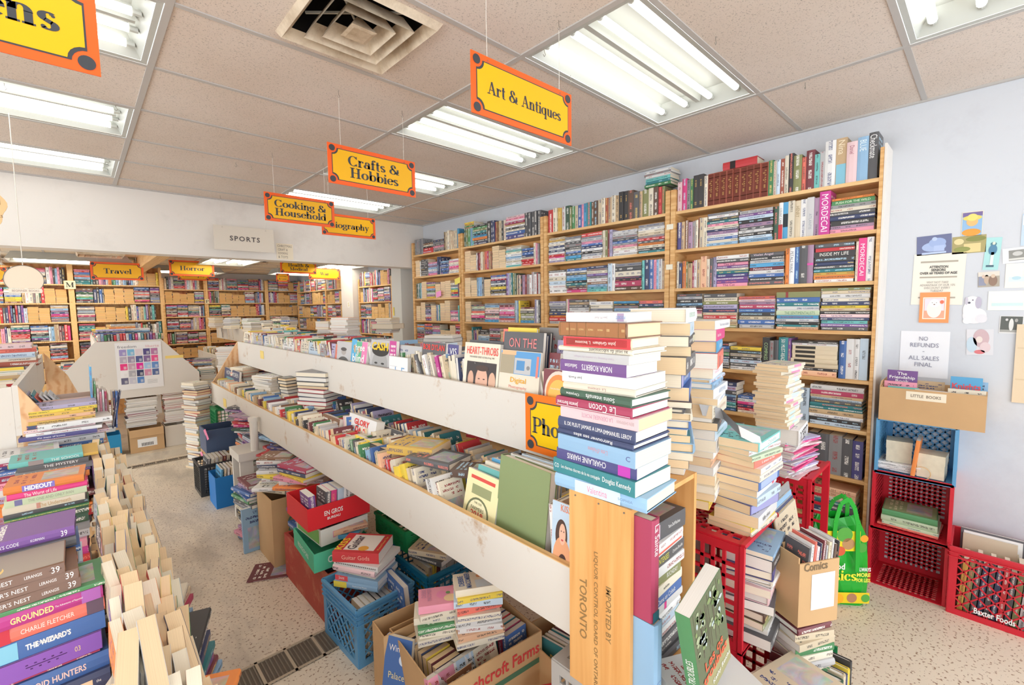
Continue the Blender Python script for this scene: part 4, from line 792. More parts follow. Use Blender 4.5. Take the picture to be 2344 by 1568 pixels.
cover(905, 960, 793, -1.47, UZ, 'pale grey', 'facing out behind the white one lettered LE', G1, lean=4, t=.03)
cover(957, 1010, 786, -1.49, UZ, 'charcoal', '', G1, lean=7, fix='dark magazine with red headline beside the leaning black book, upper tier', texts=[tb('BOB DYLAN', .9, .12, (.85, .06, .05), .9, .5, bold=.02), tb(None, .6, .3, (.7, .7, .68), .4, .65), ('O', None, .35, .5, .3, .3, (.45, .4, .38))])
cover(1008, 1042, 790, -1.47, UZ, 'indigo', '', G1, lean=5, fix='dark blue biography lettered ELVIS on the upper tier', texts=[tb('ELVIS', .86, .14, wh, .8, .5), ('O', None, .5, .5, .4, .3, (.6, .45, .4))])
for i, (a, b, yt, cn, rl_) in enumerate([(962, 1012, 823, 'charcoal', 22), (986, 1020, 818, 'white', 18), (1000, 1034, 815, 'cream', 16), (1015, 1046, 812, 'magenta', 14), (1025, 1056, 812, 'beige', 12)]):
    p = at((a+b)/2, yt, 0, -1.47); upright((-1.425, p.y+.03, UZ), (-1, 0, 0), .14, .026, .19, cn, lean=-rad(rl_+4), hc=i % 2 == 0, pg='w', where='%s of the leaning books left of the three-faces cover' % ordn(i+1), grp=G1)
cover(1053, 1133, 788, -1.505, UZ, 'cream', '', G1, t=.022, lean=7, fix='large cream magazine headed HEART-THROBS with three faces, upper tier', texts=[tb('HEART-THROBS', .87, .14, (.85, .1, .08), .88, .52, bold=.01), tb('THE HUNDRED SEXIEST ACTORS OF ALL TIME', .76, .03, bk, .7, .52), tb(None, .36, .64, (.06, .05, .05), .84, .52, ), ('O', None, .55, .36, .34, .5, (.75, .45, .33), {'k': 2}), ('O', None, .24, .37, .17, .3, (.7, .42, .3), {'k': 2}), ('O', None, .84, .37, .19, .32, (.72, .45, .32), {'k': 2}), ('O', None, .55, .58, .36, .1, (.08, .05, .04), {'k': 3}), ('O', None, .48, .4, .06, .02, (.1, .06, .05), {'k': 3}), ('O', None, .62, .4, .06, .02, (.1, .06, .05), {'k': 3}), ('O', None, .55, .22, .1, .02, (.5, .15, .13), {'k': 3})])
for i, cn in enumerate(('charcoal', 'beige', 'crimson', 'cream', 'white')): cover(1063+i*3, 1140+i*2, 782+i, -1.475+i*.024, UZ, cn, '%s behind the three-faces magazine on the upper tier' % ordn(i+1), G1, t=.02, lean=7, hc=True)
cover(1134, 1226, 806, -1.51, UZ, 'cream', '', G1, t=.014, lean=8, fix='large white photography book reading Digital with a camera picture', texts=[tb(None, .80, .38, (.12, .35, .68), .98, .5), tb(None, .78, .34, (.42, .36, .25), .36, .19, k=.3), tb(None, .96, .07, (.95, .5, .28), .36, .22, k=.6), tb(None, .75, .26, (.55, .56, .58), .40, .58, k=1), tb(None, .76, .16, (.1, .3, .6), .2, .53, k=2), ('O', None, .72, .73, .08, .07, (.25, .26, .28), {'k': 3}), tb('Digital', .50, .11, (.95, .45, .03), .62, .5, bold=.01), tb('Photography', .39, .06, (.8, .3, .25), .62, .5), tb(None, .76, .34, (.9, .25, .2), .05, .93, k=1)])
cover(1142, 1232, 762, -1.485, UZ, 'charcoal', '', G1, t=.016, lean=6, fix='dark book lettered ON THE rising behind the Digital book', texts=[tb('ON THE', .86, .12, (.85, .25, .25), .7, .5)])
for i, (cn, xa, xb, yt) in enumerate([('yellow', 1150, 1215, 752), ('coral', 1140, 1190, 755), ('navy', 1200, 1240, 768), ('charcoal', 1206, 1248, 762), ('grey', 1222, 1290, 752)]): cover(xa, xb, yt, -1.455+i*.02, UZ, cn, '%s behind the dark one lettered ON THE' % ordn(i+1), G1, t=.016, lean=6, hc=True)
cover(1240, 1312, 850, -1.512, UZ, 'maroon', '', G1, t=.04, lean=4, fix='thick maroon and orange book reading ULTIMATE above the Photo sign', texts=[('O', None, .5, .55, .9, .86, (.8, .7, .6)), tb(None, .25, .5, (.8, .7, .6), .9, .5), ('O', None, .5, .52, .8, .78, (.85, .3, .08), {'k': 1}), ('O', None, .5, .48, .66, .66, (.98, .55, .12), {'k': 2}), tb('Uncle Johns Bathroom Reader', .62, .12, (.95, .9, .8), .5, .5), tb('ULTIMATE', .34, .1, (.3, .12, .02), .56, .5, k=0) if False else tb('ULTIMATE', .34, .1, (.3, .12, .02), .56, .5)])
cover(1245, 1270, 812, -1.47, UZ, 'maroon', 'standing between the Digital book and the towers', G1, t=.03); cover(1270, 1330, 826, -1.455, UZ, 'pale grey', 'behind the maroon book above the Photo sign', G1, t=.03)
cover(1262, 1325, 783, -1.42, UZ, 'lavender', 'tall one behind the thick maroon book', G1, t=.02); 
# a file of books filling the upper tier behind the covers
def file_row(x, y0, y1, zf, grp, where, w_=(.105, .135), h_=(.165, .205), t_=(.014, .034), lean=(8, 30), pal=None, flip=.6, pg='ct', skip=(), cov=0, hc=.15, jx=.012):
    y = y0; run = 0; ln = 0; fl = False; k = 0
    while y < y1:
        if run <= 0: run = R.randint(4, 12); ln = R.uniform(*lean); fl = R.random() < flip
        run -= 1; t = R.uniform(*t_); st = (t+.0012)/cos(rad(ln))
        if any(a < y < b for a, b in skip): y += .02; continue
        d = (1, 0, 0) if fl else (-1, 0, 0); sg = 1 if fl else -1; k += 1
        a = rad(ln+R.uniform(-2, 2))*sg; hh = R.uniform(*h_)
        upright((x+R.uniform(-jx, jx), y, zf), d, R.uniform(*w_), t, hh, R.choice(pal or MIXW), lean=a, hc=R.random() < hc, pg=R.choice(pg), where='standing %s from the near end in %s' % (ordn(k), where), grp=grp)
        y += st
LP = ['cream']*6+['white']*5+['beige']*3+['tan', 'pale grey', 'grey', 'charcoal', 'black', 'navy', 'red', 'maroon', 'blue', 'light blue', 'yellow', 'peach', 'green', 'brown']
LG = 'paperbacks filed in the lower tier of the long table'
file_row(-1.40, .6, 5.1, UZ, G1, 'the upper tier of the long table', lean=(4, 20), pal=LP, pg='wc', h_=(.15, .2), w_=(.14, .15))
file_row(-1.25, .6, 5.1, UZ, G1, 'the middle of the upper tier', lean=(4, 16), pal=LP, pg='wc', h_=(.14, .19), w_=(.13, .14))
file_row(-1.11, .6, 5.1, UZ, G1, 'the back of the upper tier', lean=(4, 16), pal=MIXW, pg='wc', h_=(.14, .2), w_=(.13, .15))
file_row(-1.708, 1.12, 5.05, .761, LG, 'the front row of the lower tier', pal=LP, lean=(6, 20), t_=(.022, .05), h_=(.165, .195), skip=((1.16, 1.3),))
file_row(-1.578, .62, 5.05, .761, LG, 'the second row of the lower tier', pal=LP, lean=(6, 20), t_=(.02, .045), h_=(.17, .205))
file_row(-1.44, .62, 5.05, .761, LG, 'the row under the riser board', pal=MIXW, h_=(.2, .26))
file_row(-.80, .62, 5.05, .761, LG, 'the rear tray of the long table', pal=MIXW, h_=(.19, .24))
# heroes of the lower tier
LZ = .761
cover(1122, 1243, 1070, -1.752, LZ, 'olive', '', LG, t=.034, lean=7, hc=True, art=False, texts=[], fix='large plain green hardcover facing out at the near end of the lower tier', yaw=-4)
BK[-1].col = srgb((142, 158, 112))
for i, (cn, a, b, yt, t) in enumerate([('white', 1150, 1252, 1062, .016), ('pale blue', 1175, 1262, 1060, .02)]): cover(a, b, yt, -1.712+i*.022, LZ, cn, '%s behind the large green one in the lower tier' % ordn(i+1), LG, t=t, lean=7, hc=True)
for i, (cn, t) in enumerate([('white', .02), ('maroon', .014), ('pale pink', .03), ('blue', .016), ('olive', .02), ('navy', .018)]):
    upright((-1.66, .555-i*.03, LZ), (-1, 0, 0), .2, t, .27-.01*i, cn, lean=rad(-4), hc=True, pg='w', where='tall one standing %s right of the large green cover' % ordn(i+1), grp=LG)
cover(1258, 1302, 1155, -1.78, LZ, 'orange', '', LG, t=.006, lean=3, fix='magazine with a dark-haired woman and man on its cover beside the wooden crate', name='magazine', texts=[tb(None, .9, .2, (.55, .7, .85), 1, .5), tb(None, .5, .62, (.55, .7, .85), 1, .5, k=0), ('O', None, .5, .66, .62, .34, (.10, .06, .05)), ('O', None, .55, .4, .95, .5, (.80, .40, .22), {'k': 1}), ('O', None, .56, .68, .34, .22, (.85, .52, .38), {'k': 2}), ('O', None, .5, .71, .05, .015, (.1, .05, .05), {'k': 3}), ('O', None, .63, .71, .05, .015, (.1, .05, .05), {'k': 3}), ('O', None, .56, .62, .12, .02, (.6, .1, .1), {'k': 3}), ('O', None, .6, .38, .44, .2, (.07, .04, .04), {'k': 3}), ('O', None, .6, .32, .34, .22, (.78, .45, .3), {'k': 4}), tb('KISS', .95, .07, (.9, .25, .1), .5, .7)])
cover(1046, 1122, 1094, -1.755, LZ, 'cream', '', LG, t=.012, lean=12, yaw=-3, fix='yellow 2019 farmers almanac facing out left of the green book', texts=[tb(None, .5, 1, (.93, .86, .5), 1, .5), ('O', None, .45, .38, .72, .5, (.2, .22, .12)), ('O', None, .45, .38, .62, .44, (.95, .9, .6), {'k': 1}), tb(None, .9, .05, (.75, .1, .08), .75, .5, k=1), tb(None, .73, .14, (.35, .38, .2), .6, .5, k=1), tb('FARMERS', .47, .05, (.15, .15, .08), .4, .45), tb('2019', .39, .09, (.75, .08, .06), .42, .45, bold=.02), tb('ALMANAC', .29, .05, (.15, .15, .08), .4, .45), tb('THE OLD', .55, .03, (.15, .15, .08), .24, .45)])
for i, (a, b, yt, cn) in enumerate([(1070, 1140, 1086, 'turquoise'), (1085, 1160, 1078, 'cream'), (1100, 1180, 1072, 'sky blue')]): cover(a, b, yt, -1.735+i*.026, LZ, cn, '%s leaning behind the yellow almanac' % ordn(i+1), LG, t=.018, lean=12)
cover(822, 882, 1028, -1.755, LZ, 'black', '', LG, t=.045, lean=10, pg='t', fix='thick black paperback facing out in the lower tier above the front board', texts=[tb(None, .5, .94, (.12, .1, .1), .9, .5), tb('TOTEM', .5, .08, (.7, .65, .5), .4, .5)])
cover(770, 800, 1002, -1.755, LZ, 'grey', 'facing out left of the yellow-spined one in the lower tier', LG, t=.02, lean=12); cover(797, 830, 1008, -1.755, LZ, 'yellow', 'facing out left of the thick black paperback', LG, t=.035, lean=12)
cover(785, 845, 962, -1.66, LZ+.03, 'white', '', LG, t=.05, lean=12, pg='w', fix='white book with red letters GLORY DAYS in the lower tier', texts=[tb('GLORY', .84, .16, (.8, .05, .04), .86, .5, bold=.03), tb('DAYS', .64, .16, (.8, .05, .04), .7, .5, bold=.03)])
cover(725, 762, 958, -1.70, LZ, 'brown', 'with a brown portrait facing out at mid lower tier', LG, t=.03, lean=12); cover(845, 905, 985, -1.60, LZ+.02, 'charcoal', 'facing out behind the thick black paperback', LG, t=.02, lean=14)
pass
for px_, py_, cn_, k_ in ((900, 1005, 'pale pink', 'with a pink top corner'), (935, 1000, 'cream', 'second from the pink one'), (965, 995, 'blue', 'third from the pink one')):
    q_ = at(px_, py_, 2, .80); upright((max(-1.70, min(-1.60, q_.x)), q_.y, .79), (-.35, -1, 0), .13, .03, .2, cn_, face='cover', lean=-rad(18), pg='w', where='%s, leaning before the riser board' % k_, grp=LG)
p = at(960, 1030, 2, .965); flat(p.x, p.y, .962, (-1, -.35, 0), .17, .04, .24, 'mustard', rot=rad(6), pg='t', where='', fix='orange and gold paperback lying flat on the lower tier books', grp=LG)
p = at(1005, 1055, 2, .955); flat(p.x, p.y, .952, (-1, -.5, 0), .155, .03, .24, 'charcoal', rot=rad(-12), pg='w', hc=True, grp=LG, fix='grey and red hardcover lying flat in front of the orange one')
p = at(1090, 1085, 2, .95); flat(p.x, p.y, .95, (-1, -.2, 0), .11, .03, .18, 'dark brown', rot=rad(20), pg='t', grp=LG, where='lying across the lower tier above the almanac')
p = at(1120, 1000, 2, .96); flat(p.x, p.y, .962, (-1, 0, 0), .13, .05, .2, 'red', rot=rad(15), pg='w', grp=LG, where='lying below the riser board')
# piles on the lower tier
def pile(px, py, z, d, items, where, dx=0, dy=0, **k):
    p = at(px, py, 2, z); return stack(p.x+dx, p.y+dy, z, d, items, where, 'books in the '+where, **k)
PW = ['white', 'cream', 'pale grey', 'charcoal', 'navy', 'black', 'grey']
pile(742, 945, .895, (-1, -.45, 0), ['grey/12/h=.27/w=.18', 'charcoal/22/hc=1', 'black/20/hc=1', 'red/26/hc=1', 'navy/26', 'charcoal/26', 'red/24', 'navy/22/pg=t', 'charcoal/26/pg=c', 'black/30/hc=1', 'grey/30/hc=1/h=.26'], 'tall white-paged pile on the lower tier', h=.25, w=.165, scale=1.1, hc=1, face='fore', pg='wwc', jit=.006, jr=4, dx=.0, dy=.06)
pile(676, 925, .89, (-1, -.2, 0), ['black/26', 'black/24', 'navy/26', 'charcoal/28', 'black/24', 'black/24', 'charcoal/22', 'black/24'], 'pile behind the tall white-paged pile', h=.14, w=.12, hc=1, face='tail', pg='wct', dx=.02, dy=.12)
pile(612, 905, .885, (-1, -.3, 0), ['cream/30', 'white/26', 'cream/30', 'white/22', 'beige/20', 'navy/16', 'mustard/16', 'white/12'], 'broad white pile at the far lower tier', h=.26, w=.16, hc=0, face='fore', pg='w', jit=.012, jr=8, dx=.03)
pile(556, 880, .885, (-1, -.3, 0), ['white/40', 'red/50/hc=1', 'coral/30', 'peach/30', 'cream/24'], 'pile with a coral book at the far lower tier', h=.2, w=.15, face='fore', pg='wc', dx=.02)
cover(508, 540, 847, -1.7, LZ, 'navy', '', LG, t=.02, lean=6, texts=[tb('HOWIE MOREN', .85, .15, wh, .8, .55), tb(None, .4, .6, (.15, .35, .4), .5, .4)], fix='dark book with white capitals at the far end of the lower tier')
# piles on the upper tier
UG = 1.34
pile(768, 775, UG, (-1, -.4, 0), ['cream/30', 'white/26', 'coral/20', 'white/24', 'orange/26', 'cream/28', 'white/26', 'peach/20'], 'tall pale pile on the upper tier', h=.22, w=.16, face='fore', pg='w', hc=.7, dx=.1)
pile(728, 772, UG, (-1, -.4, 0), ['white/26', 'white/24', 'cream/24', 'orange/22', 'beige/40', 'peach/20'], 'second pale pile on the upper tier', h=.2, w=.15, face='fore', pg='wc', hc=.4, dx=.15, dy=.1)
pile(875, 765, UG, (-1, -.5, 0), ['cream/20', 'grey/26', 'beige/60/h=.3/w=.22', 'white/30', 'crimson/20', 'yellow/16'], 'pile with a yellow book on top, upper tier', h=.22, w=.17, face='fore', pg='wc', dx=.2, dy=.25)
p = at(722, 718, 2, 1.62) if False else None
pile(985, 800, UG, (-1, -.5, 0), ['charcoal/30', 'grey/30', 'cream/20'], 'low grey pile behind the red headline magazine', h=.24, w=.17, face='fore', pg='w', dx=.25, dy=.2)
flat(-1.12, 3.2, UG-.02, (-1, 0, 0), .2, .03, .27, 'blue', grp=G1, where='lying on the back of the upper tier')
# ------------------------------------------------------------------ second long table in the back room
def plain_table(x0, x1, y0, y1, label, z0=.76, z1=.94, zt=1.14, zr=1.34, ex=.3, dy=.02, polyend=None, zbase=.08):
    o = empty('display_table', label, 'display table', ((x0+x1)/2, y0, zbase), 'white book display tables')
    part(o, 'front_board', MB().box((x0, y0+.02, z0), (x0+.02, y1, z1)), M_white); part(o, 'back_board', MB().box((x1-.02, y0+.02, z0), (x1, y1, z1)), M_white)
    part(o, 'riser_board', MB().box((x0+ex, y0+.02, zt), (x0+ex+.02, y1, zr)), M_white); part(o, 'riser_board', MB().box((x1-ex-.02, y0+.02, zt), (x1-ex, y1, zr)), M_white)
    part(o, 'tray_floor', MB().box((x0+.02, y0+.02, z0), (x1-.02, y1, z0+.015)), M_pineY); part(o, 'tray_floor', MB().box((x0+ex+.02, y0+.02, zt), (x1-ex-.02, y1, zt+.015)), M_pineY)
    pe = polyend or [(x0, y0, z0), (x0, y0, z1), (x0+ex, y0, zr), (x1-ex, y0, zr), (x1, y0, z1), (x1, y0, z0)]
    part(o, 'end_board', MB().prism(pe, (0, .02, 0)), M_white)
    for x in (x0+.2, x1-.2):
        for y in (y0+.15, y1-.1): part(o, 'leg', MB().box((x-.035, y-.035, zbase), (x+.035, y+.035, z0)), M_white)
    return o
plain_table(-1.25, -.2, 6.4, 9.3, 'white display table in the back room behind the long table', zbase=.08)
TB = plain_table(-2.98, -1.74, 6.2, 8.5, 'white display table whose end panel carries the freedom poster', z0=.68, z1=.9, zt=1.14, zr=1.31, ex=.34)
po = MB(); c = V((-2.285, 6.195, 1.03)); r_, u_ = X_, Z_; quad(po, c, r_, u_, .40, .52, (.86, .86, .87))
put_text(po, 'freedom', c+V((-.1, -.001, .215)), r_, u_, .16, .03, (.2, .2, .25)); put_text(po, 'liberte', c+V((.12, -.001, .212)), r_, u_, .13, .026, (.75, .4, .45))
pcols = [(.35, .3, .6), (.2, .5, .75), (.8, .7, .75), (.1, .08, .25), (.5, .2, .4), (.5, .45, .55), (.35, .3, .45), (.1, .12, .3), (.25, .15, .35), (.85, .1, .3), (.85, .05, .25), (.6, .4, .5), (.8, .02, .35), (.4, .6, .85), (.15, .3, .65), (.9, .9, .92), (.45, .45, .5), (.05, .06, .15), (.7, .3, .45), (.1, .15, .35), (.15, .15, .25), (.6, .6, .7), (.1, .25, .6)]
for i, cc in enumerate(pcols):
    x, y = i % 5, i//5; quad(po, c+V((-.15+x*.068+.012, -.001, .15-y*.078)), r_, u_, .06, .07, cc); quad(po, c+V((-.15+x*.068+.012+.01, -.0015, .15-y*.078-.01)), r_, u_, .024, .03, [min(1, q*.5+.4) for q in cc])
for k in range(4): quad(po, c+V((.1, -.001, -.17-k*.012)), r_, u_, .09, .004, (.5, .5, .5))
o = po.build('poster', M_flat, label='freedom poster of small coloured squares on the white end panel', category='poster')
yellow_note((-1.97, 6.199, 1.10), (1, 0, 0), (0, 0, 1), .17, .032, 'long yellow tape strip beside the freedom poster')
BG = 'books on the back-room tables'
for x, lo in ((-2.86, .775-.08), (-1.86, .775-.08)): file_row(x, 6.3, 8.4, .70, BG, 'the freedom table tray at x %d' % (x*10), pal=MIXW, h_=(.2, .24))
for x in (-2.55, -2.4, -2.2): file_row(x, 6.3, 8.4, 1.156, BG, 'the freedom table upper tray', pal=MIXW, h_=(.16, .2))
for x in (-1.1, -.35): file_row(x, 6.5, 9.2, .776, BG, 'the rear table tray', pal=LP, h_=(.19, .24))
for x in (-.88, -.72, -.57): file_row(x, 6.5, 9.2, 1.156, BG, 'the rear table upper tray', pal=LP, h_=(.19, .24))
# back-room piles poking up above the long table
for i in range(14):
    x = R.uniform(-1.1, -.4); y = 6.6+i*.18; stack(x, y, 1.34, (-1, -.3, 0), mixed(R.randint(3, 8), 18, 30, LP), 'back table pile %d' % i, BG, face=R.choice(['fore', 'tail', 'spine']), h=.2, w=.14)
for i, (x, y) in enumerate([(-2.5, 6.5), (-2.25, 6.6), (-2.35, 7.2), (-2.5, 7.9), (-1.9, 6.6)]):
    stack(x, y, 1.31 if x < -1.95 else .92, (0, -1, 0), mixed(R.randint(4, 7), 16, 28), 'freedom table pile %d' % i, BG, face='spine', h=.24, w=.16)
for i in range(22):     # a rack of small upright books along the end panel top
    upright((-2.6+i*.026, 6.36, 1.31), (0, -1, 0), .1, .022, .06+R.uniform(0, .02), R.choice(MIXW), where='in the low rack above the freedom poster', grp=BG)
stack(-1.62, 6.5, .08, (-1, 0, 0), mixed(34, 18, 30, ['teal', 'dark green', 'cream', 'maroon', 'turquoise', 'charcoal', 'white', 'beige']), 'tall teal and cream back-room stack', BG, h=.22, w=.16)
stack(-1.42, 6.2, .08, (-.6, -1, 0), mixed(42, 20, 30, ['cream', 'white', 'beige', 'navy', 'peach']), 'tall white-paged back-room stack', BG, face='fore', h=.22, w=.16, pg='w')
stack(-1.5, 7.3, .08, (-.5, -1, 0), mixed(36, 20, 30), 'back-room stack right of the poster', BG, h=.22, w=.16)
# ------------------------------------------------------------------ back-room bookcases
def back_case(x0, x1, y, zs, top, label, face=(0, -1, 0), dep=.2, p=.4, seed=None, nm='back', zb=.08, skip=0):
    d = V(face); a = Z.cross(d) if False else d.cross(Z)*-1
    a = Z.cross(-d) * -1 if False else (-d).cross(Z) * 1.0
    o = empty('bookcase', label, 'bookcase', ((x0+x1)/2, y, zb) if face[1] else (y, (x0+x1)/2, zb), 'wooden bookcases in the back room')
    def B(u0, u1, v0, v1, z0, z1):      # u along the front, v inward
        if face[1]: return ((u0, y+v0, z0), (u1, y+v1, z1))
        return ((y+v0, u0, z0), (y+v1, u1, z1))
    part(o, 'side_panel', MB().box(*B(x0, x0+.03, 0, dep, zb, top)), M_pine); part(o, 'side_panel', MB().box(*B(x1-.03, x1, 0, dep, zb, top)), M_pine)
    part(o, 'back_panel', MB().box(*B(x0+.03, x1-.03, dep-.01, dep, zb, top)), M_backw)
    for z in zs: part(o, 'shelf_board', MB().box(*B(x0+.031, x1-.031, 0, dep-.011, z-.018, z)), M_pineY)
    for i, z in enumerate(zs):
        hs = (zs[i-1]-.018-z) if i else .24
        if z < skip: continue
        O = (x0+.035, y+.01, 0) if face[1] else (y+.01, x1-.035, 0); aa = (1, 0, 0) if face[1] else (0, -1, 0)
        shelf_row(O, aa, face, x1-x0-.07, z+.001, auto_segs(p if i else .15, 14), 'on shelf %d of %s' % (i+1, nm), 'books in the back-room bookcases', hs=hs, oldp='o')
zl = [2.02-.262*i for i in range(7)]; zr_ = [2.02-.25*i for i in range(7)]
back_case(-5.4, -4.1, 8.6, zl, 2.3, 'back-room bookcase cut by the left edge of the photo', nm='the far left back case')
back_case(-4.1, -2.79, 8.6, zl, 2.3, 'back-room bookcase left of the M card', nm='the case left of the M card')
back_case(-2.79, -1.77, 8.6, zl, 2.3, 'back-room bookcase behind the Travel sign, right of the M card', nm='the case right of the M card')
XR = [-1.72, -.70, .02, .58]
def px_x(px, Y): return at(px, 680, 1, Y).x
q = [px_x(v, 10.0) for v in (372, 472, 611, 698)]
for i in range(3): back_case(q[i], q[i+1]-.002, 10.0, zr_, 2.22, ['back-room bookcase behind the Horror sign', 'wide back-room bookcase in the middle of the far wall', 'back-room bookcase behind Health & Medical sign, in the far corner'][i], nm=['the Horror case', 'the middle far case', 'the corner case'][i])
zz = [1.98-.25*i for i in range(7)]
for a, b, nm, lb in ((8.2, 9.7, 'the far right case', 'far right back-room bookcase behind the War sign'), (7.35, 8.2, 'the case by the white pillar', 'back-room bookcase left of the white pillar'), (5.75, 6.85, 'the case right of the pillar', 'back-room bookcase between the white pillar and grey panel')):
    back_case(a, b-.002, .6, zz, 2.1, lb, face=(-1, 0, 0), nm=nm)
struct(MB().box((.52, 6.88, .08), (WX, 7.32, H2)), 'wall_pillar', M_wall)
struct(MB().box((.58, 5.45, .0), (WX, 5.72, H2)), 'wall_pilaster', P('grey_panel', (205, 205, 200), .6))
def card(c, r_, u_, w_, h_, s, label, col=(.85, .78, .5), tcol=(.05, .05, .05)):
    n = V(r_).cross(V(u_)); mb = MB(); c = V(c); mb.prism([c-V(r_)*w_/2-V(u_)*h_/2, c+V(r_)*w_/2-V(u_)*h_/2, c+V(r_)*w_/2+V(u_)*h_/2, c-V(r_)*w_/2+V(u_)*h_/2], n*.003, 0, col)
    if s in GL: serif(mb, s, c+n*.0036, r_, u_, w_*.8, h_*.62, tcol)
    elif s: put_text(mb, s, c+n*.0036, r_, u_, w_*.7, h_*.6, tcol)
    return mb.build('shelf_letter_card', M_flat, label=label, category='card')
p = at(160, 652, 1, 8.58); card((p.x, 8.57, p.z), (1, 0, 0), (0, 0, 1), .115, .115, 'M', 'cream card lettered M on a back-room shelf post')
p = at(474, 690, 1, 9.98); card((p.x, 9.97, p.z), (1, 0, 0), (0, 0, 1), .07, .09, 'P', 'small card lettered P on a back-room shelf post', (.8, .7, .45))
p = at(799, 697, 0, .52); card((.516, p.y, p.z), (0, -1, 0), (0, 0, 1), .1, .1, 'S', 'yellow letter S on the white pillar', (.9, .88, .84), (.6, .5, .1))
p = at(902, 713, 0, .58); card((.576, p.y, p.z), (0, -1, 0), (0, 0, 1), .03, .12, '', 'yellow strip on the grey panel beside the far bookcases', (.85, .65, .1))
# note on the header wall
p = at(652, 576, 1, YS-.004); mb = MB(); quad(mb, (p.x, YS-.004, p.z), (1, 0, 0), (0, 0, 1), .175, .175, (.85, .76, .6))
for i, s in enumerate(('CHRISTMAS', 'CRAFT &', 'COOKING', '& TOYS')): put_text(mb, s, (p.x-(.0 if i == 0 else .02), YS-.005, p.z+.06-i*.04), (1, 0, 0), (0, 0, 1), .15 if i == 0 else .1, .026, (.2, .15, .12))
mb.build('paper_note', M_flat, label='cream handwritten note CHRISTMAS CRAFT & COOKING on the header wall', category='note')
# ------------------------------------------------------------------ crates and boxes
def plastic(name, c, rough=.4): return P(name, c, rough, .45, noise=.08, ns=8)
M_red = plastic('red_plastic', (206, 34, 52)); M_blue = plastic('blue_plastic', (96, 160, 206)); M_green = plastic('green_plastic', (34, 140, 84)); M_blk = plastic('black_plastic', (52, 54, 56)); M_teal = plastic('teal_plastic', (28, 120, 160)); M_gry = plastic('grey_plastic', (176, 172, 168)); M_navy = plastic('slate_plastic', (76, 96, 130))
def panel(mb, O, u, v, W, Hh, n=9, m=9, border=.03, th=.008, bar=.006, diag=False, lo=None):
    """a perforated crate wall: frame and bars, O corner, u and v unit vectors"""
    O, u, v = V(O), V(u), V(v); nn = u.cross(v)
    def B(a0, a1, b0, b1, t=th):
        c = [O+u*a+v*b for a, b in ((a0, b0), (a1, b0), (a1, b1), (a0, b1))]; mb.prism([p-nn*t/2 for p in c], nn*t)
    lo = lo if lo is not None else border
    B(0, W, 0, lo); B(0, W, Hh-border, Hh); B(0, border, lo, Hh-border); B(W-border, W, lo, Hh-border)
    if diag:
        k = max(n, 6); A, Bh = W-2*border, Hh-lo-border; st = (A+Bh)/k
        for i in range(1, k):
            s = i*st
            for sg in (0, 1):
                a0 = max(0, s-Bh); b0 = s-a0; a1 = min(A, s); b1 = s-a1
                p, q = (a0, b0), (a1, b1)
                if sg: p, q = (A-p[0], p[1]), (A-q[0], q[1])
                P0 = O+u*(border+p[0])+v*(lo+p[1]); Q0 = O+u*(border+q[0])+v*(lo+q[1])
                if (Q0-P0).length > .01: mb.bar(P0, Q0, bar, th*.7, up=nn)
    else:
        for i in range(1, n): x = border+(W-2*border)*i/n; B(x-bar/2, x+bar/2, lo, Hh-border, th*.8)
        for j in range(1, m): y = lo+(Hh-lo-border)*j/m; B(border, W-border, y-bar/2, y+bar/2, th*.8)
def milk_crate(label, c, size, mat, rot=0, opening='up', style='grid', grp=None, text=None, tilt=0, name='milk_crate', n=9, bar=.007, ribs=0, th=.008, tcol=(.9, .9, .9)):
    """c = middle of the footprint at floor height; size = (width across the opening side, depth, height)"""
    w_, d_, h_ = size; o = empty(name, label, 'milk crate', c, grp); x0, x1, y0, y1 = -w_/2, w_/2, -d_/2, d_/2; b = MB(); dg = style == 'diag'
    kw = dict(n=n, m=n, diag=dg, bar=bar, th=th)
    faces = {'-y': ((x0, y0, 0), (1, 0, 0), (0, 0, 1), w_, h_), '+y': ((x1, y1, 0), (-1, 0, 0), (0, 0, 1), w_, h_), '-x': ((x0, y1, 0), (0, -1, 0), (0, 0, 1), d_, h_), '+x': ((x1, y0, 0), (0, 1, 0), (0, 0, 1), d_, h_), '-z': ((x0, y1, 0), (1, 0, 0), (0, -1, 0), w_, d_), '+z': ((x0, y0, h_), (1, 0, 0), (0, 1, 0), w_, d_)}
    op = {'up': '+z', 'front': '-y', 'left': '-x'}[opening]
    for k, f in faces.items():
        if k == op: continue
        panel(b, *f, **kw) if k[1] != 'z' or opening != 'up' else panel(b, *f, n=6, m=6, bar=bar, th=th)
    b.build('basket', mat, o)
    r = MB(); f = faces[op]; O, u, v, W, Hh = V(f[0]), V(f[1]), V(f[2]), f[3], f[4]; nn = u.cross(v)*(-1 if op in () else 1); e = .014
    cs = [O-u*.004-v*.004, O+u*(W+.004)-v*.004, O+u*(W+.004)+v*(Hh+.004), O-u*.004+v*(Hh+.004)]
    out = V({'+z': (0, 0, 1), '-y': (0, -1, 0), '-x': (-1, 0, 0)}[op])
    for i in range(4): r.bar(cs[i]-out*.006, cs[(i+1) % 4]-out*.006, e, e, up=out)
    for k in range(ribs):
        for i in range(4): r.bar(cs[i]-out*(.03+.022*k), cs[(i+1) % 4]-out*(.03+.022*k), .012, .006, up=out)
    r.build('rim', mat, o)
    if text:
        t = MB(); f = faces['-y']; put_text(t, text, (0, y0-.006, h_*.16), (1, 0, 0), (0, 0, 1), w_*.42, h_*.13, tcol, bold=.02); t.box((-w_*.25, y0-.005, h_*.09), (w_*.25, y0-.004, h_*.1), 0, tcol) if False else None
        t.build('lettering', M_flat, o, label='white lettering')
    o.rotation_euler = (tilt, 0, rot); return o
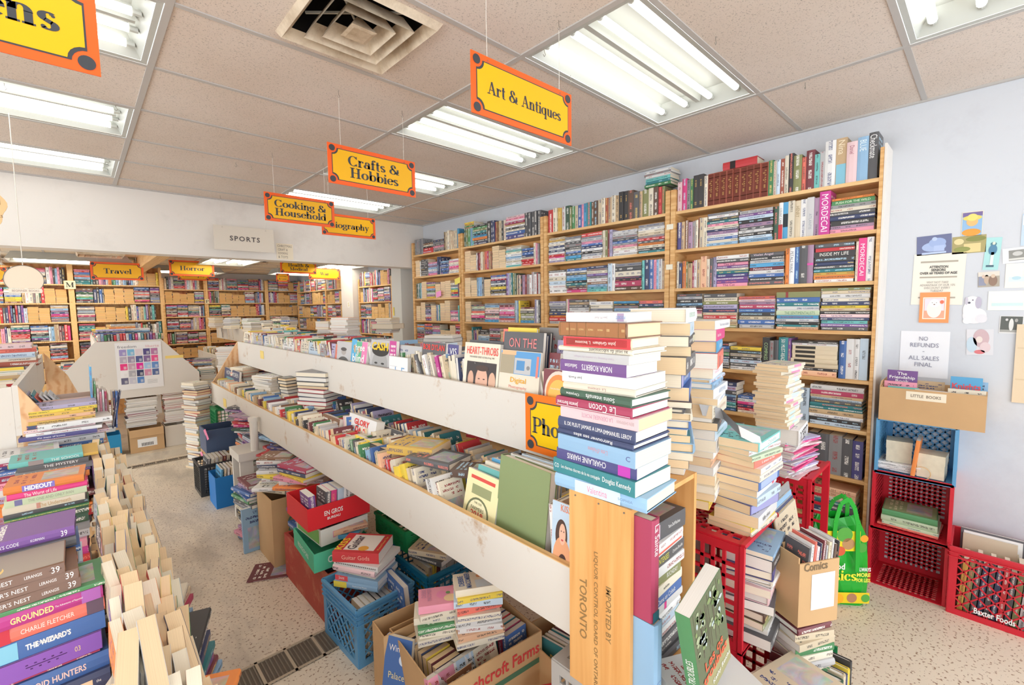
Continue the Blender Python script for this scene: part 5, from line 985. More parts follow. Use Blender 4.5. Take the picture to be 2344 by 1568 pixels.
def carton(label, c, size, rot=0, mat=None, name='cardboard_box', cat='cardboard box', texts=(), flaps=(), col=None, wall=.005, tilt=0, cut=None, grp=None, open_side=None):
    w_, d_, h_ = size; mat = mat or M_card; o = empty(name, label, cat, c, grp); b = MB(); x0, x1, y0, y1 = -w_/2, w_/2, -d_/2, d_/2; e = wall
    b.box((x0, y0, 0), (x1, y1, e))
    hf = h_-(cut or 0)
    if open_side != '-y': b.box((x0, y0, e), (x1, y0+e, hf))
    b.box((x0, y1-e, e), (x1, y1, h_)); b.box((x0, y0+e, e), (x0+e, y1-e, h_)); b.box((x1-e, y0+e, e), (x1, y1-e, h_))
    if open_side == '-y': b.box((x0, y0, h_-e), (x1, y1, h_))
    b.build('walls', mat, o)
    for f in flaps:
        fl = MB(); s, a, l = f; a = rad(a)
        if s == '-y': fl.prism([(x0, y0, h_), (x1, y0, h_), (x1, y0-l*cos(a), h_+l*sin(a)), (x0, y0-l*cos(a), h_+l*sin(a))], (0, 0, .004))
        if s == '+y': fl.prism([(x0, y1, h_), (x1, y1, h_), (x1, y1+l*cos(a), h_+l*sin(a)), (x0, y1+l*cos(a), h_+l*sin(a))], (0, 0, .004))
        if s == '-x': fl.prism([(x0, y0, h_), (x0, y1, h_), (x0-l*cos(a), y1, h_+l*sin(a)), (x0-l*cos(a), y0, h_+l*sin(a))], (0, 0, .004))
        if s == '+x': fl.prism([(x1, y0, h_), (x1, y1, h_), (x1+l*cos(a), y1, h_+l*sin(a)), (x1+l*cos(a), y0, h_+l*sin(a))], (0, 0, .004))
        fl.build('flap', mat, o)
    for t in texts:   # (side, text or None, u, v, w, h, colour)
        s, st, u, v, tw, th, tc = t[:7]; k = MB(); rot2 = t[7] if len(t) > 7 else 0
        r_, cc, L_ = {'-y': ((1, 0, 0), (0, y0-.001, 0), w_), '-x': ((0, -1, 0), (x0-.001, 0, 0), d_), '+x': ((0, 1, 0), (x1+.001, 0, 0), d_)}[s]
        cc = V(cc)+V(r_)*(u-.5)*L_+V((0, 0, v*h_)); r_, uu = V(r_), V((0, 0, 1))
        if rot2: r_, uu = uu, -r_
        if st is None: quad(k, cc, r_, uu, tw, th, tc)
        else: put_text(k, st, cc-V(r_).cross(uu)*-.0006, r_, uu, tw, th, tc, bold=.02)
        k.build('printed_label' if st is None else 'printed_lettering', M_flat, o)
    o.rotation_euler = (tilt, 0, rot); return o
# ------------------------------------------------------------------ the end of the long table: wine crate, towers, red crates
o = empty('wooden_wine_crate', 'pine wine crate stood on end, its side stamped LIQUOR CONTROL BOARD OF ONTARIO TORONTO', 'wooden crate', (-1.65, .346, .60))
cx0, cx1, cy0, cy1, cz0, cz1 = -1.83, -1.475, .256, .446, .60, 1.137
part(o, 'side_board', MB().box((cx0, cy0, cz0), (cx0+.014, cy1, cz1)), M_crate); part(o, 'side_board', MB().box((cx1-.014, cy0, cz0), (cx1, cy1, cz1)), M_crate)
part(o, 'top_board', MB().box((cx0+.0141, cy0+.002, cz1-.014), (cx1-.0141, cy1, cz1-.001)), M_crate); part(o, 'bottom_board', MB().box((cx0+.0141, cy0+.002, cz0+.001), (cx1-.0141, cy1, cz0+.014)), M_crate)
part(o, 'back_board', MB().box((cx0+.0141, cy1-.012, cz0+.0141), (cx1-.0141, cy1-.001, cz1-.0141)), M_crate)
r_, u_ = V((0, 0, -1)), V((0, -1, 0)); yc = (cy0+cy1)/2; br = (.30, .18, .07)
for s, dy, z, wd, hh in (('TORONTO', .048, .82, .17, .024), ('LIQUOR CONTROL BOARD OF ONTARIO', .008, .80, .42, .014), ('IMPORTED BY', -.032, .84, .15, .016)):
    b = MB(); put_text(b, s, (cx0-.0008, yc+dy, z), r_, u_, wd, hh, br, bold=.01); part(o, 'stamped_lettering', b, M_flat)
nl = MB()
for y in (.275, .35, .425): nl.tube([(cx0-.0015, y, cz1-.012), (cx0+.002, y, cz1-.012)], .0025, 8)
part(o, 'nail', nl, M_grate)
milk_crate('grey plastic crate under the pine wine crate', (-1.64, .37, .30), (.36, .3, .30), M_gry, opening='front', name='milk_crate')
milk_crate('grey plastic crate on the floor under the wine crate', (-1.64, .38, .0), (.36, .3, .299), M_gry, opening='front')
K = (.93, .93, .92); N_ = (.03, .03, .04)
def T_(s, u=.5, w_=.6, h_=.55, col=K, up='b', **k): return (up, s, u, .5, w_, h_, col, k)
T1 = [('light blue/38/w=.165/h=.27', [T_('Valentina', .5, .22, .5, (.75, .2, .35)), T_('SOPHIA', .8, .15, .2, (.2, .3, .5)), ('b', None, .5, .5, .5, .9, (.62, .80, .93))]),
 ('teal/42/w=.165/h=.26/hc=0', [T_('Les charmes discrets de la vie conjugale', .36, .5, .34), T_('Douglas Kennedy', .8, .32, .45), T_('CO', .05, .06, .5)]),
 ('indigo/33/w=.16/h=.245', [T_('CHARLAINE HARRIS', .6, .5, .5, up='a'), ('b', None, .86, .5, .14, .98, (.55, .06, .45))]),
 ('light blue/44/w=.17/h=.24/hc=0', [T_("L'ete d'Helene", .45, .25, .3, (.65, .3, .35), up='a'), T_('C', .92, .05, .3, (.1, .1, .3))]),
 ('navy/16/w=.17/h=.235/pg=w', [T_('Retrouver ses ailes', .5, .6, .6, up='a')]),
 ('navy/34/w=.165/h=.235/pg=w', [T_('IL DE PLEUT JAMAIS A LIMA', .36, .52, .42), T_('EMMANUEL LEROY', .8, .34, .5)]),
 ('pale pink/32/w=.17/h=.235/pg=t', [T_('LA DERNIERE MORTE', .5, .4, .4, (.6, .3, .4), up='a'), T_('BEN SHERMAN', .15, .2, .3, (.5, .4, .4), up='a')]),
 ('crimson/28/w=.175/h=.235/hc=1/pg=w', [T_('Le Cocon', .35, .34, .75, up='a'), T_('Janette Bertrand', .82, .3, .5, up='a'), ('b', None, .5, .15, .98, .06, (.8, .7, .7))]),
 ('dark green/24/w=.17/h=.225/hc=1/pg=w', [T_('Soins intensifs', .4, .4, .5, up='a'), T_('Chrystine', .8, .2, .4, up='a')]),
 ('cream/20/w=.17/h=.21/pg=w', [T_('La cinema', .5, .3, .4, (.4, .2, .2), up='a')]),
 ('white/30/w=.16/h=.215/hc=0/pg=w', [T_('Juan Rueda', .8, .2, .3, N_, up='a')]),
 ('purple/33/w=.14/h=.205/hc=0', [T_('NORA ROBERTS', .42, .45, .62, up='a'), T_('Seduction', .82, .2, .35, up='a')]),
 ('pale grey/24/w=.14/h=.205', [T_('Yann Pueting  Le maitre du refuge', .5, .7, .3, (.5, .4, .5), up='a')]),
 ('cream/14/w=.15/h=.23', [T_('au seuil du subconscient', .3, .5, .7, N_, up='a')]),
 ('beige/28/w=.14/h=.2/hc=1', [('b', None, .5, .5, .99, .98, (.70, .05, .06)), ('b', None, .5, .5, .9, .7, (.62, .42, .25)), T_('John Grisham  L Inconnu', .5, .6, .4, (.9, .85, .75), up='a')]),
 ('brown/40/w=.15/h=.215/hc=1/pg=t', [('b', None, .5, .5, .98, .9, (.36, .15, .05))]+[('b', None, u, .5, .012, .9, (.8, .6, .25)) for u in (.03, .18, .3, .44, .58, .72, .9)]+[('b', '000', u, .5, .04, .8, (.85, .65, .3), {}) for u in (.15, .76, .96)]+[('b', 'ROMAN', u, .5, .07, .3, (.8, .6, .25)) for u in (.24, .37, .51, .65)]),
 ('white/26/w=.12/h=.18', [('b', None, .9, .5, .1, .8, (.4, .3, .45)), T_('Jean M. Auel', .4, .2, .3, (.5, .45, .5), up='a'), T_('POCKET', .1, .14, .5, (.1, .3, .6), up='a')])]
p1 = at(1462, 1172, 0, -1.825)
stack(-1.735, .365, 1.1375, (-1, 0, 0), T1, 'the tower on the wine crate', 'books of the tower on the wine crate', jit=.006, jr=3.5, front=.095, scale=.925)
T2 = ['pale blue/30', ('teal/26', None), 'white/20', ('charcoal/26', [T_('PENDLE', .4, .4)]), 'cream/22', 'light blue/30', ('teal/22', None), 'white/16', ('blue/26', [T_('meilleur', .5, .6, .7)]), ('cream/24', [T_('LEE', .4, .3, .5, (.7, .6, .3))]), ('charcoal/14', [T_('Bauwen', .5, .4)]), ('dark brown/18', [T_('LA CHANSON QUI DE TUE', .6, .6)]), ('blue/42', [T_('Un bonheur si fragile', .4, .6, .4), ('b', None, .9, .5, .2, .95, (.5, .45, .7))]), ('blue/40', [T_('Le bonheur si fragile', .5, .5, .4, up='a'), ('b', None, .08, .5, .14, .95, (.5, .45, .7))]), 'charcoal/52', ('charcoal/30', [T_('DIANE CHAMBERLAIN', .66, .5, .6, (.4, .65, .9))]), ('black/30', [T_('Jazz interspinale', .3, .5, .5), ('b', None, .78, .5, .4, .7, (.55, .52, .38))]), ('pale blue/38', [T_('Lryilp', .4, .3, .5, (.2, .5, .5))]), ('white/44', [T_('LES JUPES-CULOTTES', .42, .6, .4, (.3, .6, .4))])]
A2 = rz(V((0, -1, 0)), rad(23))
stack(-1.455, .375, 1.1375, A2, T2[2:], 'the second tower behind the wine crate tower', 'books of the second tower', h=.215, w=.155, hc=.3, jit=.008, jr=5, scale=.96, pg='tc')
# post of books below the second tower is inside the wine crate
ins = ['charcoal/32', 'charcoal/30', 'charcoal/34', 'white/24', ('pale blue/22', None), 'white/26', ('white/22', [('b', None, .5, .5, .06, .95, (.8, .05, .3))]), ('blue/30', [T_('La Dame en Cobalt', .5, .6, .5)]), ('cream/30', [T_('white', .5, .3, .3, N_)]), ('olive/30', [T_('LARRY', .2, .25, .6), T_('BUCHIDAY', .75, .3, .5)]), ('white/30', None), ('charcoal/34', [T_('SOINS INTENSES', .3, .5, .6, (.85, .8, .1)), T_('Christine Brouillet', .8, .3, .4)]), ('white/20', [('b', None, .5, .4, .9, .3, (.85, .15, .1))]), 'white/20', ('charcoal/52', [('b', None, .2, .5, .3, .8, (.7, .5, .6)), T_('Yann Duff Rachou', .7, .3, .5)])]
stack(-1.625, .346, cz0+.015, (0, -1, 0), ins, 'the books inside the wine crate', 'books inside the wine crate', h=.20, w=.15, hc=.2, jit=.006, jr=3, front=.075, scale=.96)
upright((-1.79, .235, .845), (0, -1, 0), .045, .02, .02, 'red') if False else None
# La Sainte: crimson hardcover standing in front of the wine crate, and the pale blue one below it
b_ = upright((-1.796, .285, .865), (0, -1, 0), .15, .036, .255, 'crimson', lean=0, hc=True, pg='c', grp='books inside the wine crate', fix='crimson hardcover reading La Sainte, stood at the open side of the wine crate', texts=[('b', 'La Sainte', .2, .5, .3, .55, K), ('b', None, .95, .5, .1, .8, (.03, .15, .2)), ('F', 'la vie\nsainte\net la\nroute', .12, .6, .1, .5, (.85, .6, .65), {})])
b_ = upright((-1.796, .275, .616), (0, -1, 0), .15, .038, .248, 'light blue', art=False, hc=True, pg='w', grp='books inside the wine crate', fix='pale blue glossy hardcover below the crimson one at the wine crate', texts=[('b', 'La Chambre', .75, .5, .3, .5, (.1, .2, .5))])
_a = rad(17); _R = Matrix((V((cos(_a), 0, sin(_a))), V((0, 1, 0)), V((-sin(_a), 0, cos(_a))))).transposed()
BOOK((-1.72, .12, .835), _R, .165, .035, .285, 'green', pg='w', grp='books inside the wine crate', fix='green paperback with a forest cover and red title leaning below the wine crate', texts=[('F', None, .5, .62, 1, .76, (.12, .15, .08)), ('F', None, .5, .12, 1, .24, (.35, .33, .16)), *[('F', None, .06+.88*R.random(), .66+.1*R.random(), .01+.015*R.random(), .3+.3*R.random(), (.10, .09, .06), {'k': 1}) for _ in range(12)], *[('O', None, .08+.84*R.random(), .5+.44*R.random(), .05+.08*R.random(), .03+.04*R.random(), R.choice([(.12, .2, .07), (.22, .3, .12), (.35, .42, .25), (.5, .6, .6)]), {'k': 2}) for _ in range(60)], ('F', 'Les os', .5, .36, .6, .1, (.85, .12, .05), {'bold': .02}), ('F', 'troubles', .5, .25, .8, .1, (.85, .12, .05), {'bold': .02}), ('F', 'Kathy Reichs', .66, .1, .6, .06, K), ('a', 'LES OS TROUBLES', .3, .5, .45, .5, K)])
stack(-1.66, .13, .30, (-.6, -1, 0), mixed(13, 20, 34), 'the low pile under the green forest book', 'books piled under the wine crate', h=.22, w=.16)
carton('cardboard box on the floor holding the low pile near the forest book', (-1.62, .11, 0), (.3, .2, .298), rot=0)
# third tower
T3 = mixed(3, 20, 30, LP)+['cream/30', ('white/24', [T_('NOTRE MALICE', .6, .5, .5, N_)]), 'peach/26', ('white/20', [T_('L AMOUR PROCHE', .6, .6, .5, (.2, .2, .3))]), ('white/36', [T_('IIIIIIIIIIIIIIIIII', .5, .9, .8, (.2, .2, .22))]), ('pale blue/30', [T_('L amour revient encore', .6, .5, .4, (.3, .55, .5), up='a')]), ('charcoal/24', [T_('Joel', .4, .2, .6, (.85, .3, .2)), T_('schlumperstein', .75, .4, .4)]), 'beige/12', ('cream/40', [T_('EVITA', .2, .25, .55, (.2, .2, .15)), T_('ALICIA DUJOVNE', .7, .4, .35, (.8, .5, .4))]), ('white/20', [T_('LE BONHEUR  Vingt ans', .6, .7, .5, (.3, .4, .65))]), ('white/28', [T_('STAR ACADEMY', .4, .5, .5, (.4, .5, .7), up='a')]), ('light blue/18', None), 'pale blue/12', ('white/30', [T_('Le lait des orangers', .4, .5, .4, (.85, .5, .65))]), ('coral/46', [T_('Thelma', .7, .3, .4, (.95, .7, .6)), ('b', None, .3, .4, .08, .7, (.2, .12, .15))]), ('sky blue/36', [T_('MARTIN MICHAUD', .5, .5, .5)]), ('hot pink/34', [T_('Femmes d influence', .3, .4, .4)]), ('white/26', [T_('Pour l amour de Nathalie', .6, .6, .35, (.4, .4, .5))])]
stack(-1.09, .43, .90, rz(V((0, -1, 0)), rad(14)), T3, 'the third tower, behind the second', 'books of the third tower', h=.225, w=.15, hc=.25, jit=.008, jr=5, pg='ctw', scale=1.17)
p = at(1655, 962, 1, .30); tk = MB(); pts = [at(1600, 925, 1, .36), at(1650, 935, 1, .33), at(1690, 975, 1, .26), at(1740, 1000, 1, .21)]
for i in range(3):
    a, b = pts[i], pts[i+1]; s = V((.0, 0, 0)); wv = V((.03, 0, -.045)); tk.prism([a, b, b+wv, a+wv], V((0, .001, .001)), 0, [(.35, .35, .36), (.25, .25, .26), (.85, .85, .85)][i])
tk.build('folded_flyer', M_flat, label='grey and white folded flyer sticking out between two towers', category='flyer')
# red crates side by side, openings towards the shop front
RC = []
def red_crate(x0, x1, y0, z0, z1, label): return milk_crate(label, ((x0+x1)/2, y0+.165, z0), (x1-x0, .33, z1-z0), M_red, opening='front', n=7, bar=.012, th=.012, grp=None)
red_crate(-1.17, -.83, .22, .42, .80, 'red milk crate on its side, full of flat books, right of the wine crate'); red_crate(-1.17, -.83, .22, .03, .419, 'red milk crate on the floor below the book-filled one')
red_crate(-.34, .0, .22, .40, .80, 'red milk crate on its side under the magazines, left of the green shopping bag'); red_crate(-.34, .0, .22, .0, .399, 'red milk crate on the floor left of the green shopping bag')
AC = ['charcoal/40/h=.27', 'white/20', ('olive/26', None), 'dark brown/34', ('charcoal/34', [T_('Bruce Bhatta', .6, .5, .5)]), ('pale pink/30/hc=1', None), ('pale pink/30', None), 'white/18', 'cream/16', ('indigo/34/hc=1', [T_('le roman', .5, .5, .4)]), ('black/44/w=.16/h=.24', [T_('ROGER LEMELIN', .3, .34, .7), T_('Le crime d Ovide', .75, .3, .5, (.9, .3, .1))]), ('light blue/18/w=.18/h=.22', None)]
stack(-1.01, .33, .434, rz(V((0, -1, 0)), rad(8)), AC, 'the pile in the red crate', 'books in the red milk crate', h=.23, w=.16, hc=.3, jit=.012, jr=6, front=.16, scale=.95)
# romances on the red crate
TR = ['cream/24/w=.16/h=.24', ('yellow/20/w=.15/h=.235', None), ('white/44/w=.15/h=.225', [T_('Ville close', .4, .4, .4, N_)]), ('indigo/36', [('b', None, .5, .5, .95, .9, (.35, .35, .6))]), ('pale blue/32', None), ('white/30', [('b', None, .8, .5, .1, .6, (.8, .1, .15))]), ('blue/34', [('b', None, .5, .5, .8, .8, (.4, .5, .75))]), ('cream/26', None), ('white/22', None), ('coral/26', [T_('L amour en feu', .5, .5, .4)]), 'pale green/20', ('white/20', None), ('turquoise/34/w=.17/h=.24', [('b', None, .5, .5, .9, .7, (.9, .88, .85)), T_('Danielle', .6, .4, .5, (.2, .4, .4))])]
stack(-.97, .335, .802, rz(V((0, -1, 0)), rad(-4)), TR, 'the romance pile on the red crate', 'books of the romance pile', h=.215, w=.15, hc=.05, jit=.012, jr=7, scale=.92, pg='tt', front=.12)
flat(-1.0, .27, 1.17, (0, -1, 0), .16, .03, .22, 'teal', rot=rad(30), pg='w', where='on the very top of the romance pile', grp='books of the romance pile') if False else None
# directories, thick dictionary and magazines
stack(-.24, .37, .802, (-.2, -1, 0), mixed(22, 5, 9, ['white', 'pale pink', 'lavender', 'pale grey', 'hot pink'], w=.2, h=.27), 'the slumped magazine heap on the red crate', 'magazines on the red crate', h=.27, w=.2, hc=0, jit=.012, jr=9, pg='w')
for b in BK[-22:]: b.name = 'magazine'; b.cat = 'magazine'
stack(-.27, .37, .802+.162, (-.1, -1, 0), [('white/75/w=.18/h=.24/hc=1', [T_('ROBERT', .5, .8, .7, N_, up='b')])], 'the magazine heap', 'thick dictionaries', pg='w', jr=14)
BK[-1].fix = 'very thick white dictionary lettered ROBERT on the magazine heap'
stack(-.31, .38, 1.042, (-.05, -1, 0), [('cream/14.5', [('b', None, R.random()*.6+.2, .5, .4, .8, R.choice([(.7, .75, .9), (.9, .6, .7), (.8, .3, .5), (.6, .8, .85)]))]) for _ in range(20)], 'the tower of thin puzzle books', 'thin puzzle books', h=.21, w=.14, hc=0, jit=.006, jr=6, pg='t')
for b in BK[-20:]: b.name = 'puzzle_book'
# carton with records and comics before the red crates
CB = V((-.915, .10, .50)); ca = rad(-30); cu = V((cos(ca), sin(ca), 0)); cn_ = rz(V((0, -1, 0)), ca)
carton('cardboard box with handwritten label, full of comics, in front of the red crates', CB, (.17, .11, .25), rot=ca, texts=[('-y', None, .6, .48, .10, .13, (.86, .87, .88)), ('-y', 'Comics', .4, .86, .1, .03, (.2, .14, .08))], cut=.02)
card_b = ['charcoal', 'white', 'coral', 'pale pink', 'navy', 'maroon', 'pale grey', 'beige', 'white', 'dark brown', 'black']
for i, cn in enumerate(card_b):
    p = CB+cu*(-.062+i*.0125)+V((0, 0, .01)); upright(p, cn_, .1, .006+.004*(i % 2), .27+.01*(i % 3), cn, lean=rad(5), hc=False, pg='w', where='standing %s from left in the comics box' % ordn(i+1), grp='comics in the cardboard box', name='magazine', cat='magazine')
for i, (cn, h_) in enumerate([('grey', .30), ('light blue', .27), ('navy', .25), ('mustard', .24), ('beige', .24)]):
    upright((-.70-i*.008, .205-i*.006, .56), (0, -1, 0), .26, .006, h_, cn, lean=-rad(10), face='cover', pg='w', where='large thin one, %s from back behind the comics box' % ordn(i+1), grp='records behind the comics box', name='magazine', cat='magazine', art=i % 2 == 0)
stack(-.915, .10, 0, cn_, mixed(19, 22, 28, ['white', 'cream', 'maroon', 'beige', 'red', 'pale grey', 'green']), 'the pile carrying the comics box', 'books carrying the comics box', h=.16, w=.10, jr=5, jit=.006, pg='w', scale=.99)
while BK[-1].C.z+BK[-1].t/2 > .498: BK.pop()
# lower pieces on the floor in front of the red crates
stack(-1.35, .10, .0, (-.1, -1, 0), ['maroon/60/w=.2/h=.28', 'cream/40/w=.22/h=.3', ('white/30/w=.2/h=.28', None), 'pale pink/30', 'white/30', 'charcoal/30'], 'the low pile before the red crates', 'books low before the red crates', h=.24, w=.18, jr=5)
for i, (cn, t, h_) in enumerate([('grey', .05, .33), ('coral', .02, .32), ('pale pink', .03, .34), ('maroon', .012, .36), ('red', .03, .3), ('dark green', .02, .3), ('beige', .02, .3), ('navy', .016, .28), ('yellow', .014, .28), ('black', .014, .29)]):
    upright((-1.13+i*.046 if i < 4 else -.93+(i-4)*.036, .08, .01), (0, -1, 0), .2, t, h_, cn, lean=rad(-3), hc=True, pg='w', where='tall one standing %s on the floor before the red crates' % ordn(i+1), grp='tall books on the floor', )
stack(-1.13, .07, .335, (-.3, -1, 0), [('cream/26/w=.2/h=.27', None), ('beige/34/w=.17/h=.23', None)], 'the pair above the tall floor books', 'books low before the red crates', jr=10)
g = MB(); g.box((-.66, .04, 0), (-.652, .20, .26)); g.box((-.69, .04, 0), (-.6601, .05, .03)); g.box((-.69, .19, .0), (-.6601, .2, .26)); g.build('plastic_bin', M_green, label='tall green plastic bin wall beside the lower red crate', category='plastic bin')
# ------------------------------------------------------------------ boxes under the long table, near to far
# fruit carton with romances
carton('large cardboard fruit box lettered Farms, holding paperbacks, front of the floor row', (-1.70, 1.10, 0), (.48, .40, .32), rot=rad(-6), texts=[('-y', 'Beachcroft Farms', .55, .82, .40, .05, (.65, .06, .06)), ('-y', None, .55, .64, .40, .022, (.08, .2, .12)), ('-y', None, .45, .52, .08, .07, (.9, .8, .1))])
carton('plain brown cardboard box tucked behind the fruit box', (-1.86, 1.33, 0), (.20, .12, .33), rot=rad(-6))
BX = 'paperbacks in the fruit box'
for k in range(2):
    for i in range(10): upright((-1.55+k*.0, .95+i*.031, .14), (-1, 0, 0), .11, .026, .175, R.choice(['red', 'crimson', 'purple', 'navy', 'teal', 'light blue', 'blue']), lean=rad(-6), pg='w', where='standing %s in the right row of the fruit box' % ordn(i+1+10*k), grp=BX) if k == 0 else None
for i, (cn, s_) in enumerate([('navy', 'a'), ('blue', 'b'), ('teal', 'c'), ('red', 'd'), ('crimson', 'e'), ('purple', 'f')]):
    flat(-1.56, 1.0+i*.034, .305, (-1, 0, 0), .11, .027, .175, cn, rot=0, pg='w', where='') if False else None
for i in range(9): upright((-1.83, .95+i*.034, .12), (1, 0, 0), .11, .028, .175, R.choice(LP), lean=rad(10), pg='t', where='standing %s in the left row of the fruit box' % ordn(i+1), grp=BX)
S1 = ['cream/24', ('peach/22', None), 'white/24', ('white/26', None), ('cream/26', None), ('coral/26', None), ('pale blue/26', None), ('yellow/22', None)]
stack(-1.69, 1.03, .335, rz(V((0, -1, 0)), rad(-30)), S1, 'the romance pile in the fruit box', BX, h=.178, w=.11, hc=0, jit=.008, jr=7, pg='wc')
b = flat(-1.69, 1.03, .335+.199, rz(V((0, -1, 0)), rad(-30)), .11, .027, .178, 'cream', pg='c', grp=BX, fix='paperback with blue author lettering on top of the fruit box pile', texts=[('F', 'DEBBIE', .76, .72, .8, .16, (.15, .2, .45), {'bold': .02}), ('F', 'MACOMBER', .76, .5, .95, .16, (.15, .2, .45), {'bold': .02})])
b.texts = [('F', None, .25, .3, .45, .5, (.75, .85, .92)), ('F', 'DEBBIE', .5, .85, .6, .12, (.12, .2, .45), {'bold': .02}), ('F', 'MACOMBER', .5, .7, .9, .12, (.12, .2, .45), {'bold': .02}), ('O', None, .7, .45, .2, .1, (.85, .4, .2), {'k': 1})]
S2 = ['cream/26', 'cream/24', ('green/26', None), 'cream/26', 'cream/24']
stack(-1.80, 1.14, .335, rz(V((0, -1, 0)), rad(-28)), S2, 'the left romance pile in the fruit box', BX, h=.178, w=.11, hc=0, jit=.01, jr=8, pg='wc')
b = flat(-1.79, 1.13, .335+.13, rz(V((0, -1, 0)), rad(-32)), .112, .03, .178, 'pink', pg='c', grp=BX, fix='pink paperback with roses on its cover lying on the left fruit box pile')
b.texts = [('F', 'DEBBIE', .7, .88, .5, .1, (.55, .3, .45)), ('F', 'MACOMBER', .6, .76, .7, .1, (.55, .3, .45)), ('O', None, .55, .5, .4, .22, (.85, .3, .5)), ('O', None, .3, .3, .4, .3, (.9, .65, .4), {'k': 1}), ('O', None, .6, .35, .15, .1, (.2, .35, .15), {'k': 2})]
upright((-1.95, 1.22, .13), (-1, -.5, 0), .12, .02, .2, 'blue', face='cover', lean=-rad(12), pg='c', grp=BX, fix='dark blue paperback facing out at the left corner of the fruit box', texts=[('F', 'Winter', .5, .8, .7, .12, K), ('F', 'Palace', .5, .3, .6, .12, (.85, .75, .4)), ('O', None, .7, .6, .3, .2, (.7, .8, .95))])
for i, cn in enumerate(['pink', 'white', 'cream', 'pale blue', 'white', 'cream']): upright((-1.90+i*.04, .935, .15), (0, -1, 0), .11, .03, .178, cn, face='cover', lean=-rad(20), pg='w', where='leaning %s along the front of the fruit box' % ordn(i+1), grp=BX)
carton('second cardboard box right of the fruit box, deep under the table', (-1.36, .85, 0), (.28, .3, .25), rot=rad(-8)); 
for i in range(11): upright((-1.46+i*.021, .80, .01), (-1, -.4, 0), .2, .012, .26, R.choice(['red', 'navy', 'teal', 'white', 'maroon', 'cream', 'beige']), lean=rad(4), face='spine', pg='w', where='magazine-thin one standing %s in the box right of the fruit box' % ordn(i+1), grp='thin books in the second box', yaw=1.3)
flat(-1.55, .66, .17, (-.6, -1, 0), .24, .008, .32, 'red', rot=0, hc=True, pg='w', grp='thin books in the second box', fix='large thin red book lying at the foot of the wine crate', texts=[('F', None, .5, .5, .76, .9, (.85, .85, .8))])
# blue crate
milk_crate('light blue milk crate standing on the floor by the drain grate', (-1.80, 1.76, 0), (.29, .35, .28), M_blue, opening='up', style='diag', n=9, bar=.006, ribs=3, rot=rad(2))
milk_crate('teal plastic basket behind the light blue milk crate', (-1.42, 1.75, 0), (.34, .42, .3), M_teal, opening='up', n=8, ribs=2); milk_crate('green plastic crate stacked on the teal basket, under the table', (-1.40, 1.98, .305), (.3, .34, .12), M_green, opening='up', n=6)
BB = 'books in the light blue milk crate'
for i in range(9): upright((-1.9+i*.027, 1.68, .012), (0, -1, 0), .14, .024, .22, R.choice(LP), lean=rad(6), pg='w', where='standing %s in the light blue milk crate' % ordn(i+1), grp=BB)
for i in range(7): upright((-1.72, 1.62+i*.03, .012), (-1, 0, 0), .13, .026, .23, R.choice(MIXW), lean=rad(-6), pg='w', where='standing %s at the right inside the light blue milk crate' % ordn(i+1), grp=BB) if i > 4 else None
upright((-1.70, 1.60, .05), (1, .3, 0), .19, .03, .28, 'blue', lean=rad(5), hc=True, pg='w', where='tall one standing in the light blue milk crate', grp=BB, yaw=1.2)
MS = [('light blue/30/w=.18/h=.24', [('b', None, .15, .5, .3, 1, (.95, .75, .1)), T_('Exploring Music', .6, .4, .3)]), ('light blue/26/w=.18/h=.24', [('b', None, .15, .5, .3, 1, (.85, .1, .12)), T_('Jazz', .15, .14, .7)]), 'cream/20/w=.17/h=.23', 'pale pink/28/w=.18/h=.24/hc=1', ('white/24/w=.2/h=.25', [T_('......................', .5, .9, .3, N_)])]
stack(-1.78, 1.80, .27, rz(V((-1, -.25, 0)), rad(22)), MS, 'the music pile on the blue crate', 'music books on the blue crate', jit=.01, jr=10, pg='w')
b = flat(-1.79, 1.81, .27+.13, rz(V((-1, -.25, 0)), rad(26)), .185, .052, .235, 'red', pg='w', grp='music books on the blue crate', fix='thick red guitar book on top of the music pile by the blue crate')
b.texts = [('F', None, .52, .48, .8, .66, (.93, .88, .82)), ('F', 'Guitar', .5, .66, .7, .2, (.12, .1, .12), {'bold': .02}), ('F', 'KISS', .4, .92, .6, .16, (.95, .7, .05), {'bold': .02}), ('O', None, .22, .4, .24, .22, (.9, .45, .08), {'k': 1}), ('F', 'Musical Power Tips', .5, .06, .7, .06, (.95, .8, .2)), ('b', 'Guitar Gods', .5, .5, .6, .4, (.9, .5, .4))]
# red wooden box with cartons on it
M_oldred = painted('old_red_paint', (176, 62, 48), (205, 130, 105), 6, .5, .72)
o = empty('wooden_box', 'worn red wooden box on the floor under cartons of books', 'wooden box', (-1.78, 2.27, 0))
x0, x1, y0, y1 = -1.93, -1.62, 1.955, 2.6
part(o, 'side_board', MB().box((x0, y0, .0), (x0+.018, y1, .27)), M_oldred); part(o, 'side_board', MB().box((x1-.018, y0, 0), (x1, y1, .27)), M_oldred)
part(o, 'end_board', MB().box((x0+.0181, y0, 0), (x1-.0181, y0+.018, .27)), M_oldred); part(o, 'end_board', MB().box((x0+.0181, y1-.018, 0), (x1-.0181, y1, .27)), M_oldred); part(o, 'base_board', MB().box((x0+.0181, y0+.0181, 0), (x1-.0181, y1-.0181, .015)), M_oldred)
M_bg = P('green_carton', (92, 200, 160), .6); M_wg = P('white_green_carton', (226, 226, 218), .6); M_rc = P('red_carton', (222, 44, 52), .5)
carton('mint green produce carton on the red wooden box', (-1.80, 2.20, .272), (.30, .38, .10), rot=rad(-4), mat=M_bg, texts=[('-y', 'CHERRIES', .5, .5, .16, .04, (.85, .95, .9)), ('-x', 'PRODUCE OF CHILE', .5, .5, .2, .03, (.8, .95, .88))])
